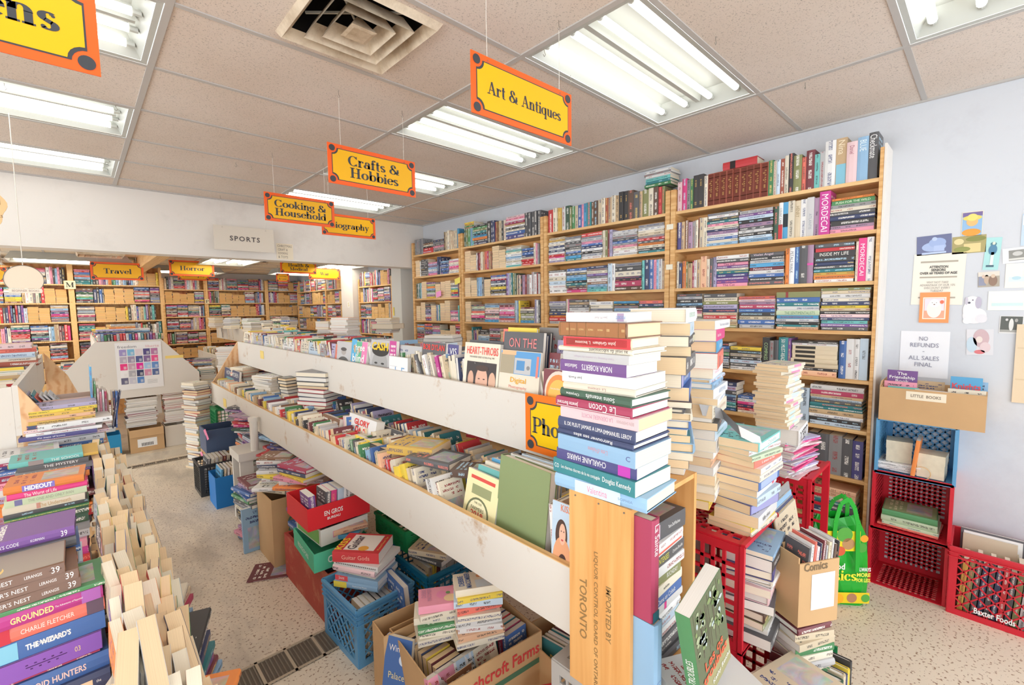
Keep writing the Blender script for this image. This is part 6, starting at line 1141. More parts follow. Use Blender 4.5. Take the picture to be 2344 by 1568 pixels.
carton('white and green open carton on the mint carton', (-1.78, 2.23, .376), (.27, .32, .09), rot=rad(3), mat=M_wg, texts=[('-x', None, .5, .5, .28, .075, (.25, .55, .15)), ('-y', "BELLE", .5, .5, .14, .035, (.8, .3, .45))])
carton('bright red carton lettered EN GROS, topmost on the red wooden box', (-1.80, 2.22, .48), (.34, .32, .12), rot=rad(0), mat=M_rc, texts=[('-y', 'EN GROS', .4, .6, .1, .026, (.9, .88, .85)), ('-y', 'BUREAU', .4, .35, .07, .014, (.9, .88, .85))])
RB = 'books in the red carton'
for i, (cn, x) in enumerate([('purple', -1.93), ('charcoal', -1.86), ('hot pink', -1.835), ('pale blue', -1.795), ('white', -1.76)]): upright((x, 2.14, .488), (0, -1, 0), .13, .034, .17, cn, lean=rad(4 if i else -3), pg='w', where='standing %s in the bright red carton' % ordn(i+1), grp=RB)
for i in range(5): flat(-1.73, 2.2, .488+i*.028, (-1, 0, 0), .15, .026, .22, ['beige', 'white', 'cream', 'yellow', 'blue'][i], pg='w', rot=rad(R.uniform(-9, 9)), where='lying %s from the bottom in the bright red carton' % ordn(i+1), grp=RB)
for i in range(6): flat(-1.76+.02*(i % 2), 2.1+.07*(i % 3), .384+.026*(i//3)+.001*i, (-1, -1, 0), .12, .024, .18, ['sky blue', 'white', 'cream', 'peach', 'turquoise', 'purple'][i], pg='w', rot=.2*i, where='')
for b in BK[-6:]: b.where = 'lying in the white and green carton'; b.grp = 'books in the white carton'; b.nopick = True
# carton 7000 01, white post and the clutter beyond
carton('tall cardboard box printed 7000 01 standing in the floor row', (-1.82, 2.88, 0), (.28, .32, .44), texts=[('-y', '7000 01', .45, .6, .36, .07, (.12, .25, .2), 1)])
GR = 'books heaped on the floor row'
stack(-1.83, 2.90, .442, rz(V((-1, -1, 0)), 0), ['beige/20', 'white/24/w=.2/h=.26', 'cream/24', 'white/26', ('yellow/26', None), 'white/24/w=.2/h=.25', 'pale grey/20', ('navy/20', None), 'white/30/w=.17/h=.24', 'brown/14/w=.16/h=.22'], 'the pile on the 7000 01 box', GR, h=.24, w=.18, jit=.02, jr=14, pg='w')
for i in range(14): upright((-1.96+R.uniform(-.02, .02), 2.62+i*.034, .0), (-1, 0, 0), .2, .026, .26+.05*R.random(), R.choice(MIXW), lean=rad(-4), pg='w', where='standing %s on the floor beside the 7000 01 box' % ordn(i+1), grp=GR) if i > 12 else None
stack(-1.92, 3.22, 0, (-1, -.1, 0), mixed(18, 18, 30, w=.18, h=.25), 'the floor pile left of the 7000 01 box', GR, jit=.02, jr=8, pg='w')
flat(-1.96, 2.70, .001, (-1, -.4, 0), .2, .006, .28, 'maroon', rot=.7, pg='w', grp=GR, fix='magazine with a food picture lying on the floor by the 7000 01 box', name='magazine')
o = empty('white_post', 'short white metal stand with a round pipe on top in the floor row', 'stand', (-1.9, 3.58, 0))
part(o, 'leg', MB().box((-1.95, 3.50, 0), (-1.86, 3.53, .50)), M_white); part(o, 'leg', MB().box((-1.95, 3.72, 0), (-1.86, 3.75, .50)), M_white); part(o, 'top', MB().box((-1.96, 3.48, .50), (-1.7, 3.77, .56)), M_white)
part(o, 'pipe', MB().tube([(-1.84, 3.52, .56), (-1.84, 3.52, .80)], .028, 14), M_white); part(o, 'pipe_rim', MB().tube([(-1.84, 3.52, .785), (-1.84, 3.52, .815)], .036, 14), M_white)
stack(-1.66, 3.35, .5, (-1, -.5, 0), mixed(9, 14, 26, w=.2, h=.27), 'the messy heap behind the white stand', GR, jit=.05, jr=25, pg='w'); stack(-1.66, 3.35, 0, (-1, -.5, 0), mixed(18, 20, 30, w=.2, h=.27), 'the heap base behind the white stand', GR, jit=.02, jr=10, pg='w')
for k, (x, y, z, n_) in enumerate([(-1.78, 2.55, .55, 6), (-1.62, 2.9, .5, 8), (-1.70, 3.15, .55, 7), (-1.72, 3.9, .60, 9), (-1.70, 4.15, .60, 10), (-1.62, 3.65, .58, 6)]):
    if z: stack(x, y, 0, (-1, 0, 0), mixed(max(3, int(z/.03)), 26, 30, w=.18, h=.25), 'the base of heap %d' % k, GR, jit=.015, jr=6, pg='w')
    stack(x, y, z, (-1, -.6, 0), mixed(n_, 12, 24, w=.19, h=.26), 'the loose heap %s along the floor row' % ordn(k+1), GR, jit=.04, jr=22, pg='w')
carton('bright blue carton with a pink tag in the floor row', (-1.92, 4.12, 0), (.22, .26, .26), mat=P('blue_carton', (36, 122, 196), .5), texts=[('-y', None, .7, .3, .06, .1, (.85, .88, .9))])
for i in range(8): upright((-2.0+i*.024, 4.1, .01), (0, -1, 0), .2, .014, .31, R.choice(['beige', 'white', 'sky blue', 'cream']), lean=rad(5), pg='w', where='magazine-thin one %s in the bright blue carton' % ordn(i+1), grp=GR)
milk_crate('black milk crate on the floor at the far end of the row', (-1.93, 4.52, 0), (.28, .30, .28), M_blk, n=10, bar=.005, opening='up')
for i in range(6): upright((-2.02+i*.03, 4.5, .01), (0, -1, 0), .2, .024, .31, R.choice(LP), lean=rad(5), pg='w', where='standing %s in the black milk crate' % ordn(i+1), grp=GR)
carton('slate blue plastic tub above the black milk crate', (-1.80, 4.78, .30), (.34, .3, .22), mat=M_navy, name='plastic_tub', cat='plastic tub', wall=.01); carton('low cardboard box carrying the slate blue tub', (-1.80, 4.78, 0), (.34, .3, .298))
milk_crate('green plastic crate hanging low at the far end of the long table', (-1.66, 5.08, .30), (.32, .3, .34), M_green, opening='front', n=8, bar=.006); milk_crate('green plastic crate on the floor at the far end of the long table', (-1.66, 5.08, 0), (.32, .3, .299), M_green, opening='front', n=8)
for (px, py, z) in ((464, 1046, .25), (472, 995, .5)):
    p = at(px, py, 0, -1.97); mb = MB(); quad(mb, p, (0, -1, .35), (-.2, .35, 1), .1, .1, (.95, .28, .5)); mb.build('sticky_note', M_flat, label='bright pink note, %s of the two at the far end of the floor row' % ('lower' if z < .4 else 'upper'), category='sticky note')
TS = mixed(34, 22, 30, ['cream', 'white', 'red', 'peach', 'navy', 'charcoal', 'white', 'pale grey', 'maroon'], hc=1)
stack(-1.915, 5.32, 0, (-1, -.45, 0), TS, 'the tall floor stack at the far table end', 'books of the tall floor stack', face='fore', h=.21, w=.15, jit=.014, jr=7, pg='wct')
# under the freedom table
FT = 'books under the freedom table'
carton('brown cardboard box with white label under the freedom table', (-2.28, 6.22, .081), (.30, .28, .25), texts=[('-y', None, .5, .4, .17, .09, (.88, .88, .86)), ('-y', 'IIIIIIII', .5, .33, .1, .035, (.1, .1, .1))], flaps=(('-y', -80, .08),))
carton('bright blue box on the step under the freedom table', (-2.60, 6.18, .081), (.2, .25, .24), mat=P('sky_carton', (44, 140, 190), .5), name='storage_box', cat='storage box')
carton('white wire-look carton on the step right of the brown box', (-1.98, 6.25, .081), (.27, .28, .24), mat=P('white_carton', (222, 214, 202), .7), name='storage_box', cat='storage box')
stack(-2.64, 6.3, .33, (0, -1, 0), mixed(16, 12, 22, ['white', 'pale grey', 'cream', 'crimson', 'navy'], w=.18, h=.22), 'the left pile under the freedom poster', FT, face='fore', jit=.012, jr=6, pg='w')
stack(-2.30, 6.32, .34, (0, -1, 0), mixed(17, 12, 22, ['white', 'pale grey', 'cream', 'crimson', 'navy', 'blue'], w=.18, h=.27), 'the middle pile under the freedom poster', FT, face='fore', jit=.014, jr=6, pg='w')
stack(-1.98, 6.32, .33, (0, -1, 0), mixed(20, 14, 24, ['white', 'red', 'cream', 'maroon', 'peach', 'olive'], w=.18, h=.23), 'the right pile under the freedom poster', FT, face='fore', jit=.01, jr=5, pg='w')
for i in range(11):
    upright((-1.55+i*.026, 1.72, .012), (0, -1, 0), .15, .024, .23+.05*R.random(), R.choice(LP), lean=rad(4), pg='w', where='standing %s in the teal basket' % ordn(i+1), grp='books in the teal basket')
for i in range(2): flat(-1.46, 1.68, .306+i*.03, (-1, -.3, 0), .15, .028, .22, ['charcoal', 'beige'][i], pg='w', rot=.2*i, where='%s of two lying in the teal basket' % ('lower', 'upper')[i], grp='books in the teal basket')
# ------------------------------------------------------------------ left display table with overflowing children's books
o = empty('display_table', 'white display table at the left edge with a pine triangular end board', 'display table', (-3.3, 3.9, 0), 'white book display tables')
a = 2.83
part(o, 'end_board', MB().prism([(-2.985, a, .90), (-2.985, a, 1.285), (-2.875, a, 1.09), (-2.80, a, .90)], (0, .02, 0)), M_ply)
part(o, 'riser_board', MB().box((-3.005, a, 1.05), (-2.985, 5.05, 1.29)), M_white); part(o, 'end_board', MB().prism([(-3.9, a, .7), (-3.9, a, 1.0), (-3.62, a, 1.25), (-3.0055, a, 1.285), (-3.0055, a, .7)], (0, .018, 0)), M_white, label='white painted end board')
part(o, 'end_board', MB().prism([(-2.98, 5.05, .68), (-2.98, 5.05, 1.30), (-2.85, 5.05, 1.1), (-2.78, 5.05, .9), (-2.78, 5.05, .68)], (0, .02, 0)), M_ply)
part(o, 'tray_floor', MB().box((-2.984, .1, .66), (-2.72, 5.04, .68)), M_pineY); part(o, 'tray_floor', MB().box((-3.62, a+.03, 1.05), (-3.006, 5.05, 1.065)), M_pineY); part(o, 'tray_floor', MB().box((-3.9, .1, .66), (-3.006, a-.01, .68)), M_pineY)
part(o, 'front_board', MB().box((-2.72, a+.03, .66), (-2.70, 5.04, .86)), M_white); part(o, 'back_board', MB().box((-3.64, a+.03, 1.05), (-3.62, 5.05, 1.25)), M_white)
for x, y in ((-2.85, .2), (-3.8, .2), (-2.85, 2.7), (-3.8, 2.7), (-2.85, 4.9), (-3.8, 4.9)): part(o, 'leg', MB().box((x-.03, y-.03, 0), (x+.03, y+.03, .66)), M_white)
GL_ = 'books filed on the left display table'
for x in (-3.09, -3.24, -3.4): file_row(x, 2.9, 5.0, 1.066, GL_, 'the left table row at %.0f' % (-x*100), lean=(3, 12), pal=LP+['pink', 'white', 'white'], pg='wc', h_=(.17, .22), w_=(.12, .14), t_=(.012, .03), flip=.1)
file_row(-2.85, 3.35, 5.0, .681, GL_, 'the left table front tray', lean=(10, 30), pal=MIXW, pg='w', h_=(.2, .28), w_=(.16, .2), t_=(.008, .02), flip=.2)
stack(-3.12, 4.3, 1.27, (0, -1, 0), ['rust/34', 'cream/22', 'pale blue/36/hc=1', 'coral/26', 'pale pink/30'], 'pile with a pink book at the left edge', GL_, h=.27, w=.2, jit=.01, jr=3)
stack(-3.3, 3.2, 1.25, (0, -1, 0), mixed(3, 20, 30, LP), 'low pile on the left table', GL_, h=.2, w=.14)
# carton with thin picture books beside it
carton('beige carton with thin picture books on the left table', (-2.79, 3.10, 1.03), (.25, .2, .15), rot=0, mat=P('pale_carton', (214, 186, 170), .8))
for i, (cn, ln) in enumerate([('lavender', 28), ('teal', 26), ('charcoal', 32), ('sky blue', 34), ('coral', 36), ('white', 34), ('white', 33), ('pale grey', 32)]):
    upright((-2.88+i*.013, 3.10, 1.04), (0, -1, 0), .17, .007, .2, cn, lean=-rad(ln), pg='w', where='thin one leaning %s in the beige carton' % ordn(i+1), grp='picture books in the beige carton')
for i, (cn, h_, x) in enumerate([('sky blue', .30, -2.735), ('green', .22, -2.722), ('pale pink', .18, -2.71), ('pink', .16, -2.70), ('white', .17, -2.69), ('crimson', .16, -2.68)]):
    upright((x, 3.06, 1.04), (0, -1, 0), .17, .008, h_, cn, lean=rad(1.5), pg='w', where='thin one standing %s at the right of the beige carton' % ordn(i+1), grp='picture books in the beige carton')
for i in range(7): upright((-2.65+R.uniform(-.01, .01), 3.0-i*.006, 1.0), (0, -1, 0), .06, .006, .2, R.choice(['navy', 'light blue', 'beige', 'blue']), lean=rad(R.uniform(-4, 12)), pg='w', where='', grp='picture books in the beige carton'); 
for b in BK[-7:]: b.nopick = True
fl = MB(); quad(fl, (-2.86, 2.76, .84), (1, 0, .1), (0, -.5, 1), .1, .05, (.9, .9, .92)); 
C_ = 'children\'s books heaped on the left table'
def cstack(px, py, z, items, where, dx=0, dy=0, **k):
    """right front corner of the bottom book read from the photo at height z"""
    p = at(px, py, 2, z); h = k.get('h', .2); w_ = k.get('w', .14)
    if z > .76:
        zz = .682; fill = []
        while zz < z-.004: t = min(.03, z-zz); fill.append('%s/%.1f' % (R.choice(MIXW), t*1000-.4)); zz += t
        if fill: stack(p.x-h/2+dx, p.y+w_/2+dy, .682, (0, -1, 0), fill, 'support under '+where, C_, h=h, w=w_, jit=.006, jr=3, pg='w')
    return stack(p.x-h/2+dx, p.y+w_/2+dy, z, (0, -1, 0), items, where, C_, **k)
Yl = [('mustard/17', None), ('peach/17', None), ('mustard/16', None), ('yellow/14', None), ('lavender/18', None)]
cstack(222, 955, 1.09, Yl, 'the yellow and lavender pile', h=.24, w=.18, jit=.005, jr=2, hc=0, pg='w')
cstack(238, 990, 1.01, [('pale pink/14', None), ('indigo/18', [T_('the maze of bones', .4, .5, .4)]), 'white/14', 'pale pink/12', ('white/24', None)], 'the pile under the yellow books', h=.26, w=.19, jit=.03, jr=6, hc=0, pg='w')
cstack(150, 1062, .93, [('blue/16', None), 'indigo/16', ('crimson/14', None), ('white/22', [T_('tales of long ago', .5, .5, .4, N_)])], 'the pile below the pine triangle', h=.24, w=.18, jit=.02, jr=3, hc=0, pg='w')
cstack(205, 1075, .92, [('blue/14', None), ('grey/26', [T_('Bartholomew Biddle and the Secrets', .5, .8, .4)]), ('charcoal/22', [T_('THE MYSTERY', .6, .5, .5)]), ('turquoise/22', [('b', None, .35, .5, .2, .9, (.35, .3, .3)), T_('THE SCHOOL', .75, .4, .5)])], 'the pile with grey spines', h=.235, w=.17, jit=.016, jr=3, hc=.2, pg='w')
HD = [('charcoal/14', None), ('cream/24/w=.14/h=.205', [T_('The Underneath', .62, .4, .6, (.55, .35, .15)), ('b', None, .42, .5, .05, .8, (.6, .3, .25))]), ('pale green/24/w=.14/h=.205', [T_('THE ONE AND ONLY IVAN', .55, .56, .5, (.35, .4, .3)), ('b', None, .16, .5, .09, .8, (.2, .2, .4))]), ('hot pink/20/w=.14/h=.2/hc=1', [T_('The Wurst of Life', .4, .4, .7)]), ('orange/26/w=.145/h=.2/hc=1/r=-3', [('b', None, .42, .5, .4, .8, (.25, .2, .6)), T_('HIDEOUT', .42, .34, .62, K, bold=.04)])]
cstack(200, 1150, .93, HD, 'the pile topped by the orange hideout book', h=.205, w=.14, jit=.006, jr=2, hc=0, pg='w')
p = at(110, 1040, 2, 1.02); flat(p.x+.02, p.y+.1, .985, (0, -1, 0), .2, .012, .28, 'mustard', pg='w', grp=C_, fix='large orange-yellow picture book lying behind the orange hideout book', art=False)
EM = [('navy/8/h=.2', None), ('charcoal/24/w=.145/h=.21/hc=1/r=2/jx=0.02', [T_('THE GAUNTLET', .5, .3, .45), T_('RANSOM', .82, .12, .3)]), ('purple/26/w=.145/h=.205/hc=1/r=-1', [T_("THE EMPEROR'S CODE", .3, .4, .45), T_('KORMAN', .66, .12, .3), T_('39', .9, .06, .6)])]
cstack(176, 1248, 1.0, EM, 'the pile with the purple hardcover', h=.21, w=.145, jit=.004, jr=2, pg='w')
vp = lambda r_, j: ('brown/25/w=.145/h=.205/hc=1/r=%s/jy=%s/jx=0' % (r_, j), [('b', None, .5, .5, .99, .98, (.23, .15, .12)), T_("THE VIPER'S NEST", .36, .44, .4), T_('LERANGIS', .74, .14, .3), T_('39', .92, .07, .6), ('b', None, .92, .5, .1, .04, K)])
WZ = [('navy/44/w=.15/h=.225/hc=1/r=-2', [T_('the', .9, .04, .3), ('b', None, .8, .5, .1, .35, (.95, .7, .45))]), ('blue/42/w=.145/h=.215/hc=1', [T_('ANDROID HUNTERS', .5, .6, .55, (.9, .65, .6), bold=.02)]), ('crimson/8/h=.2', None), ('purple/48/w=.145/h=.205/hc=1', [('b', None, .5, .5, .99, .95, (.28, .12, .52)), T_('03', .78, .05, .4, (.85, .65, .3)), *[('b', None, .36+.035*i, .5+.12*((-1)**i), .022, .07, (.12, .05, .2)) for i in range(9)], ('b', None, .52, .5, .34, .05, (.12, .05, .2))]),
 ('blue/46/w=.145/h=.225/hc=0', [T_("THE WIZARD'S", .55, .34, .34, K, bold=.04), T_('DILEMMA', .56, .2, .2, K), ('b', None, .2, .5, .25, .9, (.25, .6, .8))]), ('coral/36/w=.14/h=.225', [('b', None, .15, .5, .25, .95, (.6, .05, .08)), T_('CHARLIE FLETCHER', .55, .4, .6, (.95, .85, .8)), ('b', None, .92, .5, .14, .95, (.15, .1, .15))]), ('magenta/34/w=.145/h=.22/hc=1', [T_('GROUNDED', .44, .32, .66, (.98, .8, .3), bold=.02), T_('The Adventures of Rapunzel', .72, .22, .4), ('b', None, .9, .5, .16, .9, (.45, .15, .5))]), ('green/10', None)]
z0 = .683
zt = stack(-2.872, 1.272, z0, rz(V((0, -1, 0)), rad(2)), WZ, 'the front pile at the left edge', C_, h=.215, w=.145, jit=.004, jr=2, hc=.5, pg='tc')
stack(-2.905, 1.272, zt, rz(V((0, -1, 0)), rad(2)), [vp(2, 0), vp(0, 0), vp(-2, -.02)], 'the three dragon books on the front pile', C_, h=.205, w=.145, pg='w')
b = BK[-1]; b.fix = 'brown hardcover with a yellow snake cover topping the front left pile'; b.texts = b.texts+[('F', None, .5, .5, .96, .98, (.42, .36, .3)), ('O', None, .3, .6, .4, .2, (.95, .7, .25), {'k': 0}), ('O', None, .36, .58, .3, .13, (.42, .36, .3), {'k': 1}), ('F', None, .5, .93, .7, .1, (.6, .65, .8)), ('F', None, .5, .8, .6, .05, (.85, .75, .6))]
# paperbacks with their pale edges up along the aisle side
PB_ = 'paperbacks along the aisle side of the left table'
def edge_row(x, y0, y1, z, where, ncol=3, w_=.105, h_=.17, st=.085, dz=0):
    """pocket books heaped spine down, their cream fore-edges looking up, in NCOL columns across"""
    y = y0; k = 0
    while y < y1:
        xx = x
        for c in range(ncol):
            t = R.uniform(.02, .036); k += 1; tilt = rad(R.uniform(14, 34)); tw = rad(R.uniform(-9, 9))
            M3 = Matrix.Rotation(tw, 3, 'Z') @ Matrix.Rotation(tilt, 3, 'X') @ basis((0, 0, 1), (1, 0, 0))
            BOOK((xx+t/2, y+R.uniform(-.015, .015), z+w_/2+R.uniform(-.01, .02)), M3, w_*R.uniform(.95, 1.1), t, h_, R.choice(LP+['purple', 'green', 'red', 'blue', 'light blue', 'orange']), pg=R.choice('ttc'), where='edge up, %s from the near end of %s' % (ordn(k), where), grp=PB_, art=True); xx += t+.004
        y += st*R.uniform(.85, 1.15)
edge_row(-2.752, .85, 3.0, .83, 'the inner aisle heap', 2)
edge_row(-2.69, .75, 2.9, .76, 'the outer aisle heap', 2)
edge_row(-2.655, .6, 2.6, .64, 'the low outer aisle heap', 2, w_=.1)
for i in range(26):
    y = .5+i*.095; stack(-2.70+R.uniform(-.015, .015), y, .682, (1, -.3, 0), mixed(4, 22, 28, LP, w=.09, h=.1), 'aisle pile %d of the left table' % (i+1), PB_, face='fore', w=.09, h=.1, jr=10, pg='t')
ledge = MB().box((-2.72, .3, .59), (-2.57, 2.75, .605)); ob = ledge.build('shelf_ledge', M_pineY, label='low pine ledge along the left table carrying the outer paperbacks', category='shelf')
for y in (.4, 1.5, 2.65): MB().box((-2.66, y-.02, 0), (-2.62, y+.02, .588)).build('ledge_leg', M_pineY, ob)
# boxes on the floor by the left table
xs = -2.66
carton('small cardboard box of books on the floor at the far left aisle', (xs, 3.34, 0), (.2, .36, .3)); 
for i in range(8): upright((xs-.02, 3.2+i*.035, .01), (1, 0, 0), .15, .026, .33+.03*R.random(), R.choice(MIXW), lean=rad(8), pg='w', where='standing %s in the small aisle box' % ordn(i+1), grp=PB_)
carton('pale plastic-lined box on the floor at left of the aisle', (xs, 2.75, 0), (.22, .4, .45), mat=P('pale_plastic', (212, 210, 208), .4), name='storage_box', cat='storage box')
carton('brown carton with dark books at the left of the aisle', (xs+.0, 2.25, 0), (.2, .36, .5))
for i in range(8): upright((xs+.02, 2.1+i*.035, .2), (1, 0, 0), .14, .026, .34, R.choice(['black', 'charcoal', 'navy', 'cream', 'white']), lean=rad(6), pg='w', where='standing %s in the brown carton by the left aisle' % ordn(i+1), grp=PB_)
for k, y in enumerate((.75, 1.15, 1.55)):
    stack(xs+.06, y, 0, (1, -.4, 0), mixed(20, 24, 29, w=.16, h=.24), 'left floor pile %s from the camera' % ordn(k+1), PB_, jr=8, jit=.02, pg='wt')
stack(xs+.05, 1.95, 0, (1, -.4, 0), mixed(17, 24, 30, w=.16, h=.24), 'left floor pile nearest the brown carton', PB_, jr=8, jit=.02, pg='wt')
# ------------------------------------------------------------------ round hanging sign, half a painted figure board
def round_sign():
    p = at(55, 640, 1, 3.6); k = .165/ (103-8)*2; o = empty('hanging_sign', 'round cream hanging board lettered Beginner Books, left edge', 'sign', (p.x, 3.6, p.z), None)
    b = MB(); n = V((0, -1, 0)); R_ = .082; pts = [(R_*1.0*cos(a), R_*1.0*sin(a)) for a in [rad(-38+256*i/30) for i in range(31)]]
    vs = [V((x, 0, y)) for x, y in pts]; b.prism(vs[::-1], (0, .006, 0), 0, (.88, .72, .56)); b.tube([v+V((0, -.001, 0)) for v in vs], .0018, 5, 0, (.22, .22, .18))
    b.box((-.065, -.001, -.078), (.07, .006, -.052), 0, (.9, .78, .64)); put_text(b, 'BEGINNER  BOOKS', (.003, -.0016, -.065), (1, 0, 0), Z_, .11, .012, (.35, .25, .2)); b.build('panel', M_sign, o)
    s = MB().tube([(0, .003, .08), (.003, .003, H-p.z)], .0022, 5); s.build('string', M_string, o)
    return o
round_sign()
def figure_board():
    p = at(0, 480, 1, 3.2); o = empty('hanging_sign', 'tan cut-out board with curly outline and handwriting, cut by the left edge', 'sign', (p.x, 3.2, p.z))
    pts = []
    for i in range(40):
        a = 2*pi*i/40; r = .085*(1+.12*sin(3*a)+.06*sin(7*a)); pts.append(V((-.052+r*cos(a)*.85, 0, r*sin(a)*1.25)))
    b = MB(); b.prism(pts[::-1], (0, .006, 0), 0, (.82, .56, .28)); put_text(b, 'All', (-.012, -.001, .04), (1, 0, 0), Z_, .03, .03, (.25, .12, .05)); put_text(b, 'Books', (-.022, -.001, -.03), (1, 0, 0), Z_, .06, .02, (.25, .12, .05)); b.build('panel', M_sign, o)
    MB().tube([(-.05, .003, .09), (-.05, .003, H-p.z)], .002, 5).build('string', M_string, o)
figure_board()
# ------------------------------------------------------------------ right wall: crates, boxes, notices, bag
milk_crate('light blue milk crate on its side, topmost of the wall stack', (.645, -.065, .665), (.315, .315, .30), M_blue, opening='left', style='diag', n=12, bar=.009)
for o in [x for x in S.objects if x.get('label', '').startswith('light blue milk crate on its side')]: pass
milk_crate('red milk crate on its side holding green books, middle of the wall stack', (.645, -.06, .335), (.315, .315, .325), M_red, opening='left', n=11, bar=.012)
milk_crate('empty red milk crate on its side at the bottom of the wall stack', (.645, -.055, .0), (.315, .315, .33), M_red, opening='left', n=11, bar=.012)
W_ = 'books in the wall crates'
stack(.63, -.05, .345, (-1, 0, 0), ['coral/12/w=.22/h=.26', 'pale green/16/w=.2/h=.24', 'pale green/34/w=.2/h=.24/hc=1'], 'the green books in the middle wall crate', W_, jr=4, hc=0, jit=.01, pg='w')
b = flat(.63, -.05, .345+.064, (-1, 0, 0), .2, .034, .235, 'green', pg='w', grp=W_, hc=True, fix='large green hardcover with a landscape cover in the middle wall crate', rot=.05)
b.texts = [('F', None, .5, .5, .96, .96, (.25, .38, .18)), ('F', None, .5, .5, .5, .5, (.12, .25, .3)), ('F', None, .35, .7, .3, .3, (.45, .3, .15)), ('F', None, .5, .5, .95, .95, (.3, .42, .2), {'tx': (.7, .75, .5, 1.55), 'k': .5})]
stack(.60, -.0, .675, (-1, 0, 0), ['white/9/w=.17/h=.19']*5, 'thin white booklets in the blue wall crate', W_, jr=6, hc=0, jit=.008, pg='w')
def gift_box(c, s, label, rot=0):
    o = empty('gift_box', label, 'box', c); M = P('shell_box', (226, 218, 196), .5, noise=.25, ns=25); w_, d_, h_ = s
    MB().box((-w_/2, -d_/2, 0), (w_/2, d_/2, h_*.8)).build('base', M, o); MB().box((-w_/2-.002, -d_/2-.002, h_*.62), (w_/2+.002, d_/2+.002, h_)).build('lid', M, o); o.rotation_euler = (0, 0, rot)
gift_box((.60, .01, .722), (.11, .11, .12), 'square shell-patterned box standing on booklets in the blue wall crate', .1)
gift_box((.57, -.135, .674), (.12, .11, .13), 'square cream patterned box at the right inside the blue wall crate', -.05)
upright((.56, -.062, .675), (-1, 0, 0), .14, .018, .2, 'orange', lean=rad(5), pg='w', grp=W_, fix='bright orange book standing between the two boxes in the blue wall crate', art=False)
mb = MB().tube([(.49+.0*i, -.10+.035*cos(a), .70+.035*sin(a)) for i, a in enumerate([pi*k/10 for k in range(2, 17)])], .0022, 6); mb.build('rubber_band', P('band', (214, 178, 130), .6), label='thin beige loop hanging at the mouth of the blue wall crate', category='band')
carton('cardboard box with handwritten strip LITTLE BOOKS on top of the wall crates', (.63, -.115, .968), (.30, .42, .185), texts=[('-x', None, .46, .82, .16, .045, (.86, .78, .62)), ('-x', 'LITTLE  BOOKS', .46, .82, .12, .016, (.25, .2, .15))], flaps=(('+y', 100, .03),))
LB = 'books in the little books box'
def lbk(y, z, w_, h_, t, cn, where, texts=None, fix=None, x=.56, lean=6): upright((x, y, z), (-1, 0, 0), w_, t, h_, cn, lean=-rad(lean), face='cover', pg='w', where=where, grp=LB, texts=texts, fix=fix)
lbk(.012, 1.10, .13, .14, .008, 'purple', '', [('F', 'The\nFriendship\nBook', .5, .72, .85, .42, K, {'bold': .01})], 'purple paperback reading The Friendship Book in the cardboard box', x=.58)
lbk(.015, 1.03, .14, .15, .01, 'pink', 'in front of the purple one in the little box', x=.545); lbk(.0, 1.015, .13, .14, .01, 'turquoise', 'frontmost at left in the little box', x=.52)
lbk(-.245, 1.09, .12, .135, .008, 'sky blue', '', [('F', 'Knights', .5, .6, .9, .3, (.75, .08, .1), {'bold': .02})], 'blue paperback reading Knights at the right of the cardboard box', x=.60)
lbk(-.12, 1.03, .14, .12, .012, 'white', 'in the middle of the little box', x=.52); lbk(-.25, 1.04, .14, .13, .012, 'cream', 'at the right front of the little box', x=.52); lbk(-.26, 1.04, .13, .16, .01, 'light blue', 'at the right back of the little box', x=.64)
lbk(-.1, 1.06, .12, .12, .012, 'tan', 'at the back middle of the little box', x=.66)
milk_crate('red milk crate with white lettering, full of books, on the floor under the notices', (.60, -.40, 0), (.34, .30, .36), M_red, opening='up', style='diag', n=10, bar=.006, ribs=2, rot=rad(-90), text='Baxter Foods')
for i in range(12): upright((.56, -.54+i*.024, .012), (-1, 0, 0), .14, .02, R.uniform(.27, .33), R.choice(['cream', 'red', 'mustard', 'navy', 'tan', 'white', 'olive', 'beige', 'charcoal', 'maroon']), lean=rad(3), pg='c', where='standing %s from the right in the lettered red crate' % ordn(i+1), grp='books in the lettered red crate')
upright((.66, -.38, .03), (-1, 0, 0), .24, .015, .36, 'charcoal', face='cover', lean=-rad(4), pg='w', where='tall dark one rising at the back of the lettered red crate', grp='books in the lettered red crate', texts=[('F', None, .5, .5, .9, .94, (.85, .85, .83)), ('F', None, .5, .45, .8, .7, (.7, .62, .45), {'k': 1})])
upright((.62, -.37, .03), (-1, 0, 0), .2, .012, .34, 'beige', face='cover', lean=-rad(8), pg='w', where='large pale one behind the row in the lettered red crate', grp='books in the lettered red crate', art=False)
